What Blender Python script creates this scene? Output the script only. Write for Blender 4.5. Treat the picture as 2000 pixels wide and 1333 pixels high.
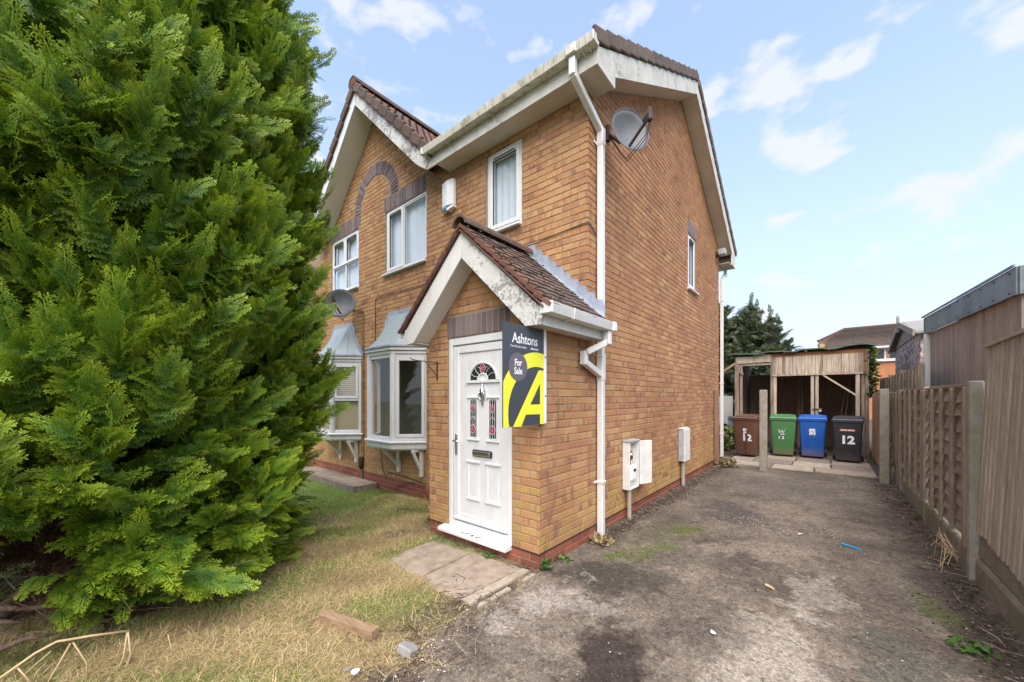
import bpy, bmesh, math, random
import numpy as np
from mathutils import Matrix, Vector, Euler

for _o in list(bpy.data.objects):
    bpy.data.objects.remove(_o)
scene = bpy.context.scene
COL = scene.collection
R = math.radians
rnd = random.Random(7)

# ------------------------------------------------------------------ camera
CAM = Vector((2.0, -2.764, 1.56)); YAW = R(40)
cam_d = bpy.data.cameras.new('camera')
cam_d.sensor_width = 36.0; cam_d.lens = 738.0 / 2000 * 36
cam_d.shift_y = 110.5 / 2000
cam_d.clip_start = 0.05; cam_d.clip_end = 2000
cam = bpy.data.objects.new('camera', cam_d)
cam.location = CAM; cam.rotation_euler = (R(90), 0, YAW)
COL.objects.link(cam); scene.camera = cam

# ------------------------------------------------------------------ world, sun, exposure
SUN_EL = R(54); SUN_AZ = R(146)          # azimuth clockwise from +Y
sd = Vector((math.sin(SUN_AZ) * math.cos(SUN_EL), math.cos(SUN_AZ) * math.cos(SUN_EL), math.sin(SUN_EL)))
world = bpy.data.worlds.new('World'); scene.world = world; world.use_nodes = True
wn = world.node_tree; wn.nodes.clear()
def WN(t, **k):
    n = wn.nodes.new(t)
    for a, b in k.items(): setattr(n, a, b)
    return n
sky = WN('ShaderNodeTexSky', sky_type='NISHITA', sun_disc=False, sun_elevation=SUN_EL, sun_rotation=SUN_AZ,
         altitude=50, air_density=1.0, dust_density=1.2, ozone_density=1.3)
tc = WN('ShaderNodeTexCoord')
sep = WN('ShaderNodeSeparateXYZ'); wn.links.new(tc.outputs['Generated'], sep.inputs[0])
cv = WN('ShaderNodeMapping'); cv.inputs['Scale'].default_value = (1, 1, 1.9); cv.inputs['Location'].default_value = (2.15, 0.9, 1.1)
wn.links.new(tc.outputs['Generated'], cv.inputs[0])
n1 = WN('ShaderNodeTexNoise'); n1.inputs['Scale'].default_value = 7.6; n1.inputs['Detail'].default_value = 6; n1.inputs['Roughness'].default_value = 0.5
wn.links.new(cv.outputs[0], n1.inputs['Vector'])
rp = WN('ShaderNodeValToRGB'); rp.color_ramp.elements[0].position = 0.535; rp.color_ramp.elements[1].position = 0.63
rp.color_ramp.elements[0].color = (0, 0, 0, 1); rp.color_ramp.elements[1].color = (0.82, 0.82, 0.82, 1)
wn.links.new(n1.outputs['Fac'], rp.inputs[0])
# thin high veil that whitens the sky towards the horizon
hz = WN('ShaderNodeMapRange'); hz.inputs['From Min'].default_value = -0.02; hz.inputs['From Max'].default_value = 0.62
hz.inputs['To Min'].default_value = 0.90; hz.inputs['To Max'].default_value = 0.25
wn.links.new(sep.outputs['Z'], hz.inputs['Value'])
veil = WN('ShaderNodeMix', data_type='RGBA'); veil.inputs['B'].default_value = (2.55, 2.9, 3.4, 1)
skc = WN('ShaderNodeMix', data_type='RGBA', blend_type='MULTIPLY'); skc.inputs['Factor'].default_value = 1
skc.inputs['B'].default_value = (1.65, 1.58, 1.68, 1)
wn.links.new(sky.outputs[0], skc.inputs['A'])
wn.links.new(hz.outputs[0], veil.inputs['Factor']); wn.links.new(skc.outputs['Result'], veil.inputs['A'])
cl = WN('ShaderNodeMix', data_type='RGBA'); cl.inputs['B'].default_value = (3.35, 3.42, 3.55, 1)
wn.links.new(rp.outputs['Color'], cl.inputs['Factor']); wn.links.new(veil.outputs['Result'], cl.inputs['A'])
bg = WN('ShaderNodeBackground'); bg.inputs['Strength'].default_value = 0.10
wn.links.new(cl.outputs['Result'], bg.inputs['Color'])
wo = WN('ShaderNodeOutputWorld'); wn.links.new(bg.outputs[0], wo.inputs['Surface'])

sun_d = bpy.data.lights.new('sun', 'SUN'); sun_d.energy = 2.15; sun_d.angle = R(70); sun_d.color = (1.0, 0.95, 0.88)
sun = bpy.data.objects.new('sun', sun_d); sun.rotation_euler = (-sd).to_track_quat('-Z', 'Y').to_euler()
sun.location = (6, -8, 12); COL.objects.link(sun)

scene.view_settings.view_transform = 'Standard'; scene.view_settings.look = 'None'
scene.view_settings.gamma = 1.0; scene.view_settings.use_curve_mapping = False
scene.view_settings.exposure = 1.5
scene.render.engine = 'CYCLES'
scene.cycles.max_bounces = 6; scene.cycles.transparent_max_bounces = 12
scene.cycles.use_denoising = True

# ------------------------------------------------------------------ materials
MATS = {}
class NT:
    def __init__(s, name):
        s.m = bpy.data.materials.new(name); s.m.use_nodes = True
        s.t = s.m.node_tree; s.t.nodes.clear()
        s.out = s.t.nodes.new('ShaderNodeOutputMaterial')
        s.b = s.t.nodes.new('ShaderNodeBsdfPrincipled')
        s.t.links.new(s.b.outputs[0], s.out.inputs[0])
        MATS[name] = s.m
    def n(s, ty, **k):
        x = s.t.nodes.new(ty)
        for a, b in k.items(): setattr(x, a, b)
        return x
    def l(s, a, b): s.t.links.new(a, b)
    def pos(s, scale=(1, 1, 1), obj=False):
        if obj:
            g = s.n('ShaderNodeTexCoord').outputs['Object']
        else:
            g = s.n('ShaderNodeNewGeometry').outputs['Position']
        mp = s.n('ShaderNodeMapping'); mp.inputs['Scale'].default_value = scale
        s.l(g, mp.inputs[0]); return mp.outputs[0]
    def noise(s, vec, scale, detail=4, rough=0.55, dist=0.0):
        x = s.n('ShaderNodeTexNoise'); x.inputs['Scale'].default_value = scale
        x.inputs['Detail'].default_value = detail; x.inputs['Roughness'].default_value = rough
        x.inputs['Distortion'].default_value = dist
        s.l(vec, x.inputs['Vector']); return x.outputs['Fac']
    def ramp(s, fac, stops):
        x = s.n('ShaderNodeValToRGB'); e = x.color_ramp.elements
        while len(e) < len(stops): e.new(0.5)
        for i, (p, c) in enumerate(stops):
            e[i].position = p; e[i].color = (*c, 1) if len(c) == 3 else c
        s.l(fac, x.inputs[0]); return x.outputs[0]
    def mask(s, fac, lo, hi):
        x = s.n('ShaderNodeMapRange'); x.inputs['From Min'].default_value = lo; x.inputs['From Max'].default_value = hi
        s.l(fac, x.inputs['Value']); return x.outputs[0]
    def mix(s, fac, a, b, mode='MIX'):
        x = s.n('ShaderNodeMix', data_type='RGBA', blend_type=mode)
        for sock, v in (('Factor', fac), ('A', a), ('B', b)):
            if hasattr(v, 'default_value') or hasattr(v, 'links'): s.l(v, x.inputs[sock])
            elif sock == 'Factor': x.inputs[sock].default_value = v
            else: x.inputs[sock].default_value = (*v, 1)
        return x.outputs['Result']
    def math(s, op, a, b=None):
        x = s.n('ShaderNodeMath', operation=op)
        for i, v in enumerate((a, b)):
            if v is None: continue
            if hasattr(v, 'links'): s.l(v, x.inputs[i])
            else: x.inputs[i].default_value = v
        return x.outputs[0]
    def base(s, c):
        if hasattr(c, 'links'): s.l(c, s.b.inputs['Base Color'])
        else: s.b.inputs['Base Color'].default_value = (*c, 1)
    def set(s, **k):
        for a, v in k.items():
            sock = s.b.inputs[a.replace('_', ' ')]
            if hasattr(v, 'links'): s.l(v, sock)
            else: sock.default_value = v
    def bump(s, h, strength=0.3, dist=0.01):
        x = s.n('ShaderNodeBump'); x.inputs['Strength'].default_value = strength; x.inputs['Distance'].default_value = dist
        s.l(h, x.inputs['Height']); s.l(x.outputs[0], s.b.inputs['Normal'])

def blotch(name, cols, scale=3, detail=6, rough=0.8, bump=0.2, bscale=60, bdist=0.004, stretch=(1, 1, 1), spec=0.3, obj=False, dist=0.0, lo=0.3, hi=0.7):
    t = NT(name); p = t.pos(stretch, obj)
    k = len(cols); n = t.noise(p, scale, detail, 0.6, dist)
    t.base(t.ramp(n, [(lo + (hi - lo) * i / max(1, k - 1), c) for i, c in enumerate(cols)]))
    t.set(Roughness=rough); t.b.inputs['Specular IOR Level'].default_value = spec
    if bump: t.bump(t.noise(p, bscale, 4, 0.65), bump, bdist)
    return t

# brick: colour of each brick is an attribute; fire-flash bands and grain come from noise
def brick_mat():
    t = NT('brick')
    a = t.n('ShaderNodeAttribute', attribute_name='col')
    g = t.n('ShaderNodeNewGeometry').outputs['Position']
    s = t.n('ShaderNodeSeparateXYZ'); t.l(g, s.inputs[0])
    hx = t.math('ADD', s.outputs[0], s.outputs[1])
    c = t.n('ShaderNodeCombineXYZ'); t.l(hx, c.inputs[0]); t.l(t.math('MULTIPLY', s.outputs[2], 0.35), c.inputs[1])
    t.l(t.math('MULTIPLY', a.outputs['Alpha'], 97.0), c.inputs[2])
    band = t.noise(c.outputs[0], 13, 3, 0.5, 0.4)
    fl = t.mask(band, 0.49, 0.62)
    am = t.math('MULTIPLY', fl, t.mask(t.math('FRACT', t.math('MULTIPLY', a.outputs['Alpha'], 7.31)), 0.1, 0.95))
    col = t.mix(t.math('MULTIPLY', am, 0.80), a.outputs['Color'], (0.215, 0.092, 0.060))
    grain = t.noise(t.pos((1, 1, 1)), 55, 5, 0.7)
    col = t.mix(0.55, col, t.ramp(grain, [(0.25, (0.62, 0.62, 0.62)), (0.75, (1.35, 1.35, 1.35))]), 'MULTIPLY')
    big = t.noise(t.pos((1, 1, 0.7)), 0.9, 4, 0.6)
    col = t.mix(0.7, col, t.ramp(big, [(0.3, (0.74, 0.72, 0.70)), (0.7, (1.15, 1.15, 1.15))]), 'MULTIPLY')
    drip = t.mask(t.noise(t.pos((2.2, 2.2, 0.22)), 2.4, 6, 0.65), 0.55, 0.75)
    col = t.mix(t.math('MULTIPLY', drip, 0.25), col, (0.15, 0.085, 0.055))
    salt = t.mask(t.noise(t.pos((1, 1, 0.6)), 5.0, 5, 0.7), 0.62, 0.76)
    col = t.mix(t.math('MULTIPLY', salt, 0.38), col, (0.50, 0.42, 0.33))
    t.base(col); t.set(Roughness=0.88); t.b.inputs['Specular IOR Level'].default_value = 0.25
    w = t.n('ShaderNodeTexWave'); w.inputs['Scale'].default_value = 9; w.inputs['Distortion'].default_value = 9; w.inputs['Detail'].default_value = 3
    t.l(c.outputs[0], w.inputs['Vector'])
    t.bump(t.math('ADD', t.math('MULTIPLY', w.outputs['Fac'], 0.5), grain), 0.45, 0.006)
brick_mat()
blotch('mortar', [(0.23, 0.155, 0.095), (0.34, 0.245, 0.155)], 6, 5, 0.95, 0.4, 120, 0.004)
blotch('mortar_grey', [(0.30, 0.22, 0.19), (0.42, 0.34, 0.29)], 6, 5, 0.95, 0.4, 120, 0.004)
def upvc(name, c, grime, amt):
    t = NT(name)
    st = t.mask(t.noise(t.pos((3, 3, 0.8)), 4, 6, 0.7), 0.50, 0.74)
    t.base(t.mix(t.math('MULTIPLY', st, amt), c, grime)); t.set(Roughness=0.32)
    t.bump(t.noise(t.pos(), 40, 2), 0.03, 0.002)
upvc('upvc', (0.66, 0.66, 0.645), (0.42, 0.38, 0.30), 0.35)
upvc('pipe_white', (0.67, 0.66, 0.62), (0.45, 0.40, 0.29), 0.45)
upvc('gutter_dirty', (0.62, 0.58, 0.47), (0.14, 0.12, 0.07), 1.0)
def peel(name, paint, under, lo, hi, streak=(1, 1, 1)):
    t = NT(name); p = t.pos(streak)
    a = t.noise(p, 19, 8, 0.75, 0.8); b = t.noise(t.pos(), 2.6, 3, 0.5)
    m = t.mask(t.math('ADD', t.math('MULTIPLY', a, 0.65), t.math('MULTIPLY', b, 0.45)), lo, hi)
    d = t.ramp(t.noise(t.pos(), 3.3, 6, 0.7), [(0.3, (0.72, 0.70, 0.66)), (0.7, (1, 1, 1))])
    t.base(t.mix(m, t.mix(1.0, paint, d, 'MULTIPLY'), under)); t.set(Roughness=0.7)
    t.bump(t.math('SUBTRACT', 1.0, m), 0.35, 0.004)
peel('peeling_paint', (0.66, 0.65, 0.61), (0.25, 0.225, 0.21), 0.575, 0.61)
peel('grimy_paint', (0.61, 0.59, 0.53), (0.24, 0.225, 0.18), 0.585, 0.70)
blotch('soffit', [(0.50, 0.43, 0.35), (0.62, 0.55, 0.46)], 2.2, 5, 0.7, 0.1, 90, 0.002)
blotch('soffit_white', [(0.62, 0.58, 0.52), (0.70, 0.67, 0.61)], 2.2, 5, 0.6, 0.05, 90, 0.002)
def tile_mat(name, cols, lichen, moss_amt, rnd_amt=0.5):
    t = NT(name); p = t.pos()
    oi = t.n('ShaderNodeObjectInfo')
    c = t.ramp(t.noise(p, 7, 6, 0.7), [(0.3, cols[0]), (0.55, cols[1]), (0.75, cols[2])])
    c = t.mix(rnd_amt, c, t.ramp(oi.outputs['Random'], [(0, (0.6, 0.6, 0.6)), (1, (1.35, 1.3, 1.25))]), 'MULTIPLY')
    li = t.mask(t.noise(p, 34, 3, 0.6), 0.68, 0.74)
    c = t.mix(t.math('MULTIPLY', li, 0.6), c, lichen)
    mo = t.mask(t.noise(p, 11, 7, 0.75), 0.60, 0.70)
    c = t.mix(t.math('MULTIPLY', mo, moss_amt), c, (0.045, 0.050, 0.015))
    t.base(c); t.set(Roughness=0.92); t.b.inputs['Specular IOR Level'].default_value = 0.2
    t.bump(t.noise(p, 70, 5, 0.7), 0.5, 0.006)
tile_mat('tile_brown', [(0.075, 0.053, 0.044), (0.115, 0.080, 0.065), (0.16, 0.112, 0.091)], (0.38, 0.33, 0.28), 0.75)
tile_mat('tile_grey', [(0.10, 0.074, 0.063), (0.14, 0.105, 0.088), (0.19, 0.145, 0.12)], (0.34, 0.28, 0.24), 0.25, 0.35)
tile_mat('tile_red', [(0.105, 0.054, 0.040), (0.15, 0.075, 0.054), (0.21, 0.108, 0.078)], (0.40, 0.30, 0.24), 0.75)
def lead():
    t = NT('lead'); p = t.pos((1, 1, 0.5))
    c = t.ramp(t.noise(p, 5, 7, 0.7), [(0.3, (0.20, 0.23, 0.27)), (0.55, (0.33, 0.36, 0.41)), (0.75, (0.55, 0.57, 0.60))])
    t.base(c); t.set(Roughness=0.55, Metallic=0.25); t.bump(t.noise(p, 9, 3), 0.3, 0.01)
lead()
blotch('bay_roof', [(0.24, 0.28, 0.28), (0.31, 0.35, 0.35)], 1.5, 5, 0.5, 0.1, 25, 0.004)
def glass():
    t = NT('glass'); t.t.nodes.remove(t.b)
    tr = t.n('ShaderNodeBsdfTransparent'); tr.inputs[0].default_value = (0.95, 0.97, 0.97, 1)
    gl = t.n('ShaderNodeBsdfGlossy'); gl.inputs['Roughness'].default_value = 0.01
    ge = t.n('ShaderNodeNewGeometry'); dt = t.n('ShaderNodeVectorMath', operation='DOT_PRODUCT')
    t.l(ge.outputs['Normal'], dt.inputs[0]); t.l(ge.outputs['Incoming'], dt.inputs[1])
    f5 = t.math('POWER', t.math('SUBTRACT', 1.0, t.math('ABSOLUTE', dt.outputs['Value'])), 5.0)
    mx = t.n('ShaderNodeMixShader'); f = t.math('MINIMUM', t.math('ADD', t.math('MULTIPLY', f5, 0.90), 0.085), 1.0)
    t.l(f, mx.inputs[0]); t.l(tr.outputs[0], mx.inputs[1]); t.l(gl.outputs[0], mx.inputs[2]); t.l(mx.outputs[0], t.out.inputs[0])
glass()
blotch('curtain', [(0.60, 0.65, 0.70), (0.70, 0.74, 0.78)], 3, 3, 0.9, 0.2, 12, 0.02, (6, 6, 0.2))
blotch('blind_beige', [(0.40, 0.31, 0.19), (0.47, 0.37, 0.23)], 3, 3, 0.7, 0)
blotch('room', [(0.36, 0.33, 0.28), (0.42, 0.38, 0.33)], 1.5, 3, 0.9, 0)
def plain(name, c, rough=0.5, metal=0.0, var=0.15):
    t = NT(name); n = t.noise(t.pos(), 6, 5, 0.65)
    lo = tuple(x * (1 - var) for x in c); hi = tuple(min(1, x * (1 + var)) for x in c)
    t.base(t.ramp(n, [(0.3, lo), (0.7, hi)])); t.set(Roughness=rough, Metallic=metal)
    return t
plain('black', (0.02, 0.02, 0.02), 0.5); plain('cable', (0.018, 0.016, 0.015), 0.6)
plain('dark_metal', (0.06, 0.035, 0.025), 0.7, 0.3, 0.4); plain('chrome', (0.55, 0.56, 0.58), 0.25, 1.0, 0.1)
plain('brass', (0.55, 0.50, 0.33), 0.3, 0.9); plain('lead_came', (0.55, 0.55, 0.55), 0.5)
plain('rose_red', (0.30, 0.02, 0.04), 0.3); plain('dark_glass', (0.03, 0.035, 0.035), 0.12)
plain('board_grey', (0.055, 0.062, 0.075), 0.4, 0, 0.04); plain('board_yellow', (0.80, 0.78, 0.045), 0.4, 0, 0.03)
plain('board_disc', (0.13, 0.115, 0.135), 0.4, 0, 0.04); plain('print_white', (0.82, 0.82, 0.82), 0.45, 0, 0.03)
plain('dish_grey', (0.12, 0.122, 0.125), 0.55, 0, 0.2); plain('dish_dark', (0.11, 0.11, 0.12), 0.55, 0, 0.3)
plain('alarm_white', (0.72, 0.72, 0.70), 0.4); plain('alarm_blue', (0.02, 0.20, 0.33), 0.35)
plain('meter_white', (0.68, 0.66, 0.60), 0.5, 0, 0.12); plain('meter_grey', (0.36, 0.37, 0.37), 0.5, 0, 0.25)
plain('conduit', (0.36, 0.31, 0.24), 0.6, 0, 0.2)
plain('felt_green', (0.045, 0.075, 0.045), 0.85, 0, 0.4); plain('label_orange', (0.62, 0.22, 0.12), 0.5)
plain('pen_blue', (0.02, 0.28, 0.52), 0.4); plain('pipe_grey', (0.16, 0.18, 0.20), 0.5)
plain('timber_trim', (0.70, 0.68, 0.63), 0.6)
blotch('plaster_far', [(0.40, 0.38, 0.34), (0.50, 0.48, 0.43)], 2, 5, 0.9, 0.2, 40)
def bin_mat(name, c, dirt=(0.10, 0.075, 0.05)):
    t = NT(name); p = t.pos()
    o = t.n('ShaderNodeTexCoord').outputs['Object']
    s = t.n('ShaderNodeSeparateXYZ'); t.l(o, s.inputs[0])
    edge = t.math('ADD', s.outputs[2], t.math('MULTIPLY', t.noise(p, 9, 5, 0.7), 0.35))
    m = t.math('SUBTRACT', 1.0, t.mask(edge, 0.20, 0.45))
    c2 = t.mix(t.math('MULTIPLY', m, 0.65), c, dirt)
    sc = t.mask(t.noise(t.pos((1, 1, 0.2)), 40, 4, 0.7), 0.62, 0.7)
    t.base(t.mix(t.math('MULTIPLY', sc, 0.18), c2, (0.5, 0.5, 0.48))); t.set(Roughness=0.48)
    t.bump(t.noise(p, 90, 2), 0.08, 0.002)
bin_mat('bin_brown', (0.125, 0.052, 0.028)); bin_mat('bin_green', (0.055, 0.17, 0.055), (0.20, 0.15, 0.10))
bin_mat('bin_blue', (0.006, 0.085, 0.36), (0.22, 0.15, 0.13)); bin_mat('bin_black', (0.022, 0.022, 0.025), (0.09, 0.075, 0.065))
def wood(name, cols, axis, grain=22, rough=0.85, algae=0.0):
    st = [9, 9, 9]; st[axis] = 0.7
    t = NT(name); p = t.pos(tuple(st))
    oi = t.n('ShaderNodeObjectInfo')
    off = t.n('ShaderNodeVectorMath', operation='ADD'); t.l(p, off.inputs[0])
    cb = t.n('ShaderNodeCombineXYZ'); t.l(t.math('MULTIPLY', oi.outputs['Random'], 50), cb.inputs[0]); t.l(cb.outputs[0], off.inputs[1])
    g = t.noise(off.outputs[0], grain / 9.0 * 1.4, 7, 0.7, 0.3)
    c = t.ramp(g, [(0.28, cols[0]), (0.5, cols[1]), (0.72, cols[2])])
    c = t.mix(0.6, c, t.ramp(oi.outputs['Random'], [(0, (0.72, 0.70, 0.68)), (1, (1.18, 1.16, 1.14))]), 'MULTIPLY')
    if algae:
        m = t.mask(t.noise(t.pos(), 2.1, 5, 0.65), 0.52, 0.72)
        c = t.mix(t.math('MULTIPLY', m, algae), c, (0.13, 0.13, 0.045))
    t.base(c); t.set(Roughness=rough); t.b.inputs['Specular IOR Level'].default_value = 0.2
    t.bump(g, 0.5, 0.005)
wood('wood_lap', [(0.14, 0.11, 0.082), (0.25, 0.205, 0.16), (0.38, 0.32, 0.26)], 1, 22)
wood('wood_batten', [(0.15, 0.115, 0.08), (0.25, 0.20, 0.145), (0.35, 0.285, 0.215)], 2, 22, 0.85, 0.25)
wood('wood_close', [(0.25, 0.205, 0.15), (0.39, 0.33, 0.255), (0.52, 0.45, 0.36)], 2, 26, 0.85, 0.10)
wood('wood_clad', [(0.22, 0.172, 0.14), (0.32, 0.262, 0.215), (0.41, 0.345, 0.295)], 2, 26)
wood('wood_shed', [(0.23, 0.172, 0.115), (0.42, 0.34, 0.25), (0.58, 0.50, 0.39)], 2, 26)
wood('wood_rot', [(0.10, 0.06, 0.04), (0.24, 0.18, 0.13), (0.44, 0.38, 0.30)], 2, 30)
wood('wood_orange', [(0.20, 0.075, 0.03), (0.28, 0.12, 0.05), (0.34, 0.17, 0.09)], 0, 20)
wood('wood_dark', [(0.17, 0.11, 0.08), (0.29, 0.195, 0.145), (0.40, 0.285, 0.215)], 2, 20)
wood('wood_block', [(0.18, 0.11, 0.06), (0.29, 0.19, 0.11), (0.38, 0.27, 0.17)], 0, 30)
wood('wood_red', [(0.19, 0.10, 0.065), (0.28, 0.165, 0.11), (0.35, 0.23, 0.16)], 2, 20, 0.85, 0.45)
def conc(name, cols, algae, spots=True):
    t = NT(name); p = t.pos()
    c = t.ramp(t.noise(p, 9, 7, 0.7), [(0.3, cols[0]), (0.7, cols[1])])
    if spots:
        v = t.n('ShaderNodeTexVoronoi'); v.inputs['Scale'].default_value = 70; t.l(p, v.inputs['Vector'])
        sp = t.math('SUBTRACT', 1.0, t.mask(v.outputs['Distance'], 0.15, 0.45))
        c = t.mix(t.math('MULTIPLY', sp, 0.25), c, (0.16, 0.13, 0.10))
    m = t.mask(t.noise(p, 2.3, 6, 0.65), 0.48, 0.68)
    c = t.mix(t.math('MULTIPLY', m, algae), c, (0.13, 0.15, 0.05))
    t.base(c); t.set(Roughness=0.93); t.bump(t.noise(p, 60, 6, 0.7), 0.55, 0.006)
conc('concrete_post', [(0.22, 0.195, 0.15), (0.36, 0.325, 0.26)], 0.45)
conc('gravel_board', [(0.13, 0.11, 0.078), (0.25, 0.215, 0.155)], 0.75)
conc('slab', [(0.19, 0.140, 0.098), (0.40, 0.318, 0.238)], 0.22, True)
conc('slab_light', [(0.24, 0.185, 0.13), (0.47, 0.39, 0.295)], 0.25, True)
conc('slab_brown', [(0.16, 0.115, 0.09), (0.27, 0.21, 0.165)], 0.12, False)
conc('stone', [(0.21, 0.20, 0.18), (0.29, 0.28, 0.26)], 0.0, False)
def pebbledash():
    t = NT('pebbledash'); v = t.n('ShaderNodeTexVoronoi'); v.inputs['Scale'].default_value = 17; t.l(t.pos(), v.inputs['Vector'])
    s = t.n('ShaderNodeSeparateColor'); t.l(v.outputs['Color'], s.inputs[0])
    t.base(t.ramp(s.outputs[0], [(0.1, (0.13, 0.09, 0.075)), (0.35, (0.30, 0.21, 0.175)), (0.65, (0.48, 0.38, 0.32)), (0.95, (0.68, 0.59, 0.52))]))
    t.set(Roughness=0.9); t.bump(t.math('SUBTRACT', 1.0, v.outputs['Distance']), 0.8, 0.02)
pebbledash()
def flashing():
    t = NT('flashing'); n = t.noise(t.pos((1, 1, 0.4)), 2.2, 3, 0.5)
    t.base(t.ramp(n, [(0.3, (0.09, 0.10, 0.105)), (0.7, (0.19, 0.205, 0.21))])); t.set(Roughness=0.42, Metallic=0.35)
    t.bump(t.noise(t.pos(), 2.6, 2), 0.35, 0.05)
flashing()

# driveway: worn tarmac with stains, pale patches, moss and dust
def drive_mat():
    t = NT('tarmac'); p = t.pos()
    big = t.noise(p, 0.9, 6, 0.62, 0.3); med = t.noise(p, 3.2, 7, 0.68, 0.2); fine = t.noise(p, 120, 3, 0.6)
    c = t.ramp(t.math('ADD', t.math('MULTIPLY', big, 0.6), t.math('MULTIPLY', med, 0.4)),
               [(0.36, (0.070, 0.054, 0.041)), (0.46, (0.120, 0.096, 0.073)), (0.56, (0.180, 0.146, 0.110)), (0.68, (0.25, 0.205, 0.157))])
    def spot(cx, cy, rx, ry, rot, col, amt, wob=0.55, lo=0.62, hi=1.02, ns=4.2):
        mp = t.n('ShaderNodeMapping', vector_type='TEXTURE'); mp.inputs['Location'].default_value = (cx, cy, 0); mp.inputs['Rotation'].default_value = (0, 0, R(rot)); mp.inputs['Scale'].default_value = (rx, ry, 50)
        t.l(t.n('ShaderNodeNewGeometry').outputs['Position'], mp.inputs[0])
        ln = t.n('ShaderNodeVectorMath', operation='LENGTH'); t.l(mp.outputs[0], ln.inputs[0])
        d = t.math('ADD', ln.outputs['Value'], t.math('MULTIPLY', t.math('SUBTRACT', t.noise(p, ns, 7, 0.7), 0.5), wob * 6.0))
        m = t.math('SUBTRACT', 1.0, t.mask(d, lo, hi))
        return lambda cc: t.mix(t.math('MULTIPLY', m, amt), cc, col)
    crumb = t.math('MULTIPLY', t.mask(t.noise(p, 9.5, 8, 0.78, 0.3), 0.545, 0.62), t.mask(t.noise(p, 1.3, 4, 0.6), 0.42, 0.60))
    c = t.mix(t.math('MULTIPLY', crumb, 0.75), c, (0.072, 0.050, 0.036))
    dust = t.mask(t.noise(t.pos((1, 1, 1)), 2.1, 7, 0.75, 0.5), 0.60, 0.72)
    c = t.mix(t.math('MULTIPLY', dust, 0.5), c, (0.27, 0.222, 0.175))
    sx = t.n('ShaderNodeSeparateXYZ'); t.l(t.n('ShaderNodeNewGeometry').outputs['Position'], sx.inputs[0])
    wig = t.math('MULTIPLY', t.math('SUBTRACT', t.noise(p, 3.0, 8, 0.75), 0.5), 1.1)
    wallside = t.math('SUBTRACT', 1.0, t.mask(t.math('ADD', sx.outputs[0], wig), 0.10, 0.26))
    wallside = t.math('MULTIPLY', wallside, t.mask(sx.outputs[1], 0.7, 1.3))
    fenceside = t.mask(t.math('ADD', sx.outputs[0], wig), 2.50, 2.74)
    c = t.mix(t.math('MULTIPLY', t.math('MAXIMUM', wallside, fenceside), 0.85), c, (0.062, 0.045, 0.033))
    for a in [
        (1.02, -0.70, 0.28, 0.50, 20, (0.042, 0.030, 0.024), 0.95, 0.4),       # oil stain
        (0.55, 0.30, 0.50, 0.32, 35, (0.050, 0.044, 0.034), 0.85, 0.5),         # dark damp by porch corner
        (0.75, 1.15, 0.20, 0.60, 12, (0.10, 0.085, 0.065), 0.65, 0.6),
        (0.30, -0.42, 0.16, 0.55, -8, (0.33, 0.285, 0.24), 0.6, 0.8),           # pale scuff
        (0.62, -0.22, 0.34, 0.12, 38, (0.30, 0.26, 0.22), 0.5, 0.8),
        (1.95, 1.05, 0.20, 0.45, 5, (0.32, 0.28, 0.23), 0.5, 0.9),
        (1.75, -0.2, 0.35, 0.8, 5, (0.34, 0.295, 0.235), 0.55, 0.7),
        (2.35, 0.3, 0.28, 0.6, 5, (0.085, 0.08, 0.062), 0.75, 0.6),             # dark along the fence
        (1.0, 3.1, 0.45, 0.75, 20, (0.075, 0.065, 0.058), 0.75, 0.7), (1.35, 1.35, 0.22, 0.6, 10, (0.075, 0.06, 0.05), 0.6, 0.8), (1.35, -0.05, 0.25, 0.4, -30, (0.07, 0.055, 0.045), 0.55, 1.0),
        (1.4, 5.2, 0.95, 0.9, 0, (0.12, 0.105, 0.092), 0.6, 0.6),
        (1.5, 1.9, 0.6, 0.3, 40, (0.29, 0.235, 0.18), 0.45, 0.8),
        (0.37, 0.72, 0.10, 0.16, -30, (0.085, 0.11, 0.018), 0.85, 0.5),         # moss
        (0.72, 1.92, 0.13, 0.34, -20, (0.085, 0.11, 0.018), 0.75, 0.7), (0.50, 0.95, 0.22, 0.35, -30, (0.075, 0.085, 0.025), 0.55, 0.9), (0.55, 1.75, 0.25, 0.7, -12, (0.08, 0.08, 0.035), 0.45, 0.9),
        (0.62, 1.20, 0.14, 0.26, -25, (0.10, 0.12, 0.03), 0.5, 0.8),
        (2.62, 1.35, 0.14, 0.36, 10, (0.095, 0.11, 0.03), 0.6, 0.8),
    ]:
        c = spot(*a)(c)
    v = t.n('ShaderNodeTexVoronoi'); v.inputs['Scale'].default_value = 95; t.l(p, v.inputs['Vector'])
    sv = t.n('ShaderNodeSeparateColor'); t.l(v.outputs['Color'], sv.inputs[0])
    c = t.mix(0.55, c, t.ramp(sv.outputs[0], [(0.05, (0.50, 0.50, 0.50)), (0.6, (1.0, 1.0, 1.0)), (0.97, (1.65, 1.6, 1.5))]), 'MULTIPLY')
    c = t.mix(0.5, c, t.ramp(fine, [(0.3, (0.7, 0.7, 0.7)), (0.7, (1.3, 1.3, 1.3))]), 'MULTIPLY')
    v2 = t.n('ShaderNodeTexVoronoi'); v2.inputs['Scale'].default_value = 42; t.l(p, v2.inputs['Vector'])
    sv2 = t.n('ShaderNodeSeparateColor'); t.l(v2.outputs['Color'], sv2.inputs[0])
    c = t.mix(0.6, c, t.ramp(sv2.outputs[1], [(0.04, (0.45, 0.43, 0.40)), (0.2, (0.95, 0.95, 0.95)), (0.92, (1.05, 1.05, 1.05)), (0.995, (1.6, 1.55, 1.45))]), 'MULTIPLY')
    scuff = t.noise(p, 14, 8, 0.8, 0.4)
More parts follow.
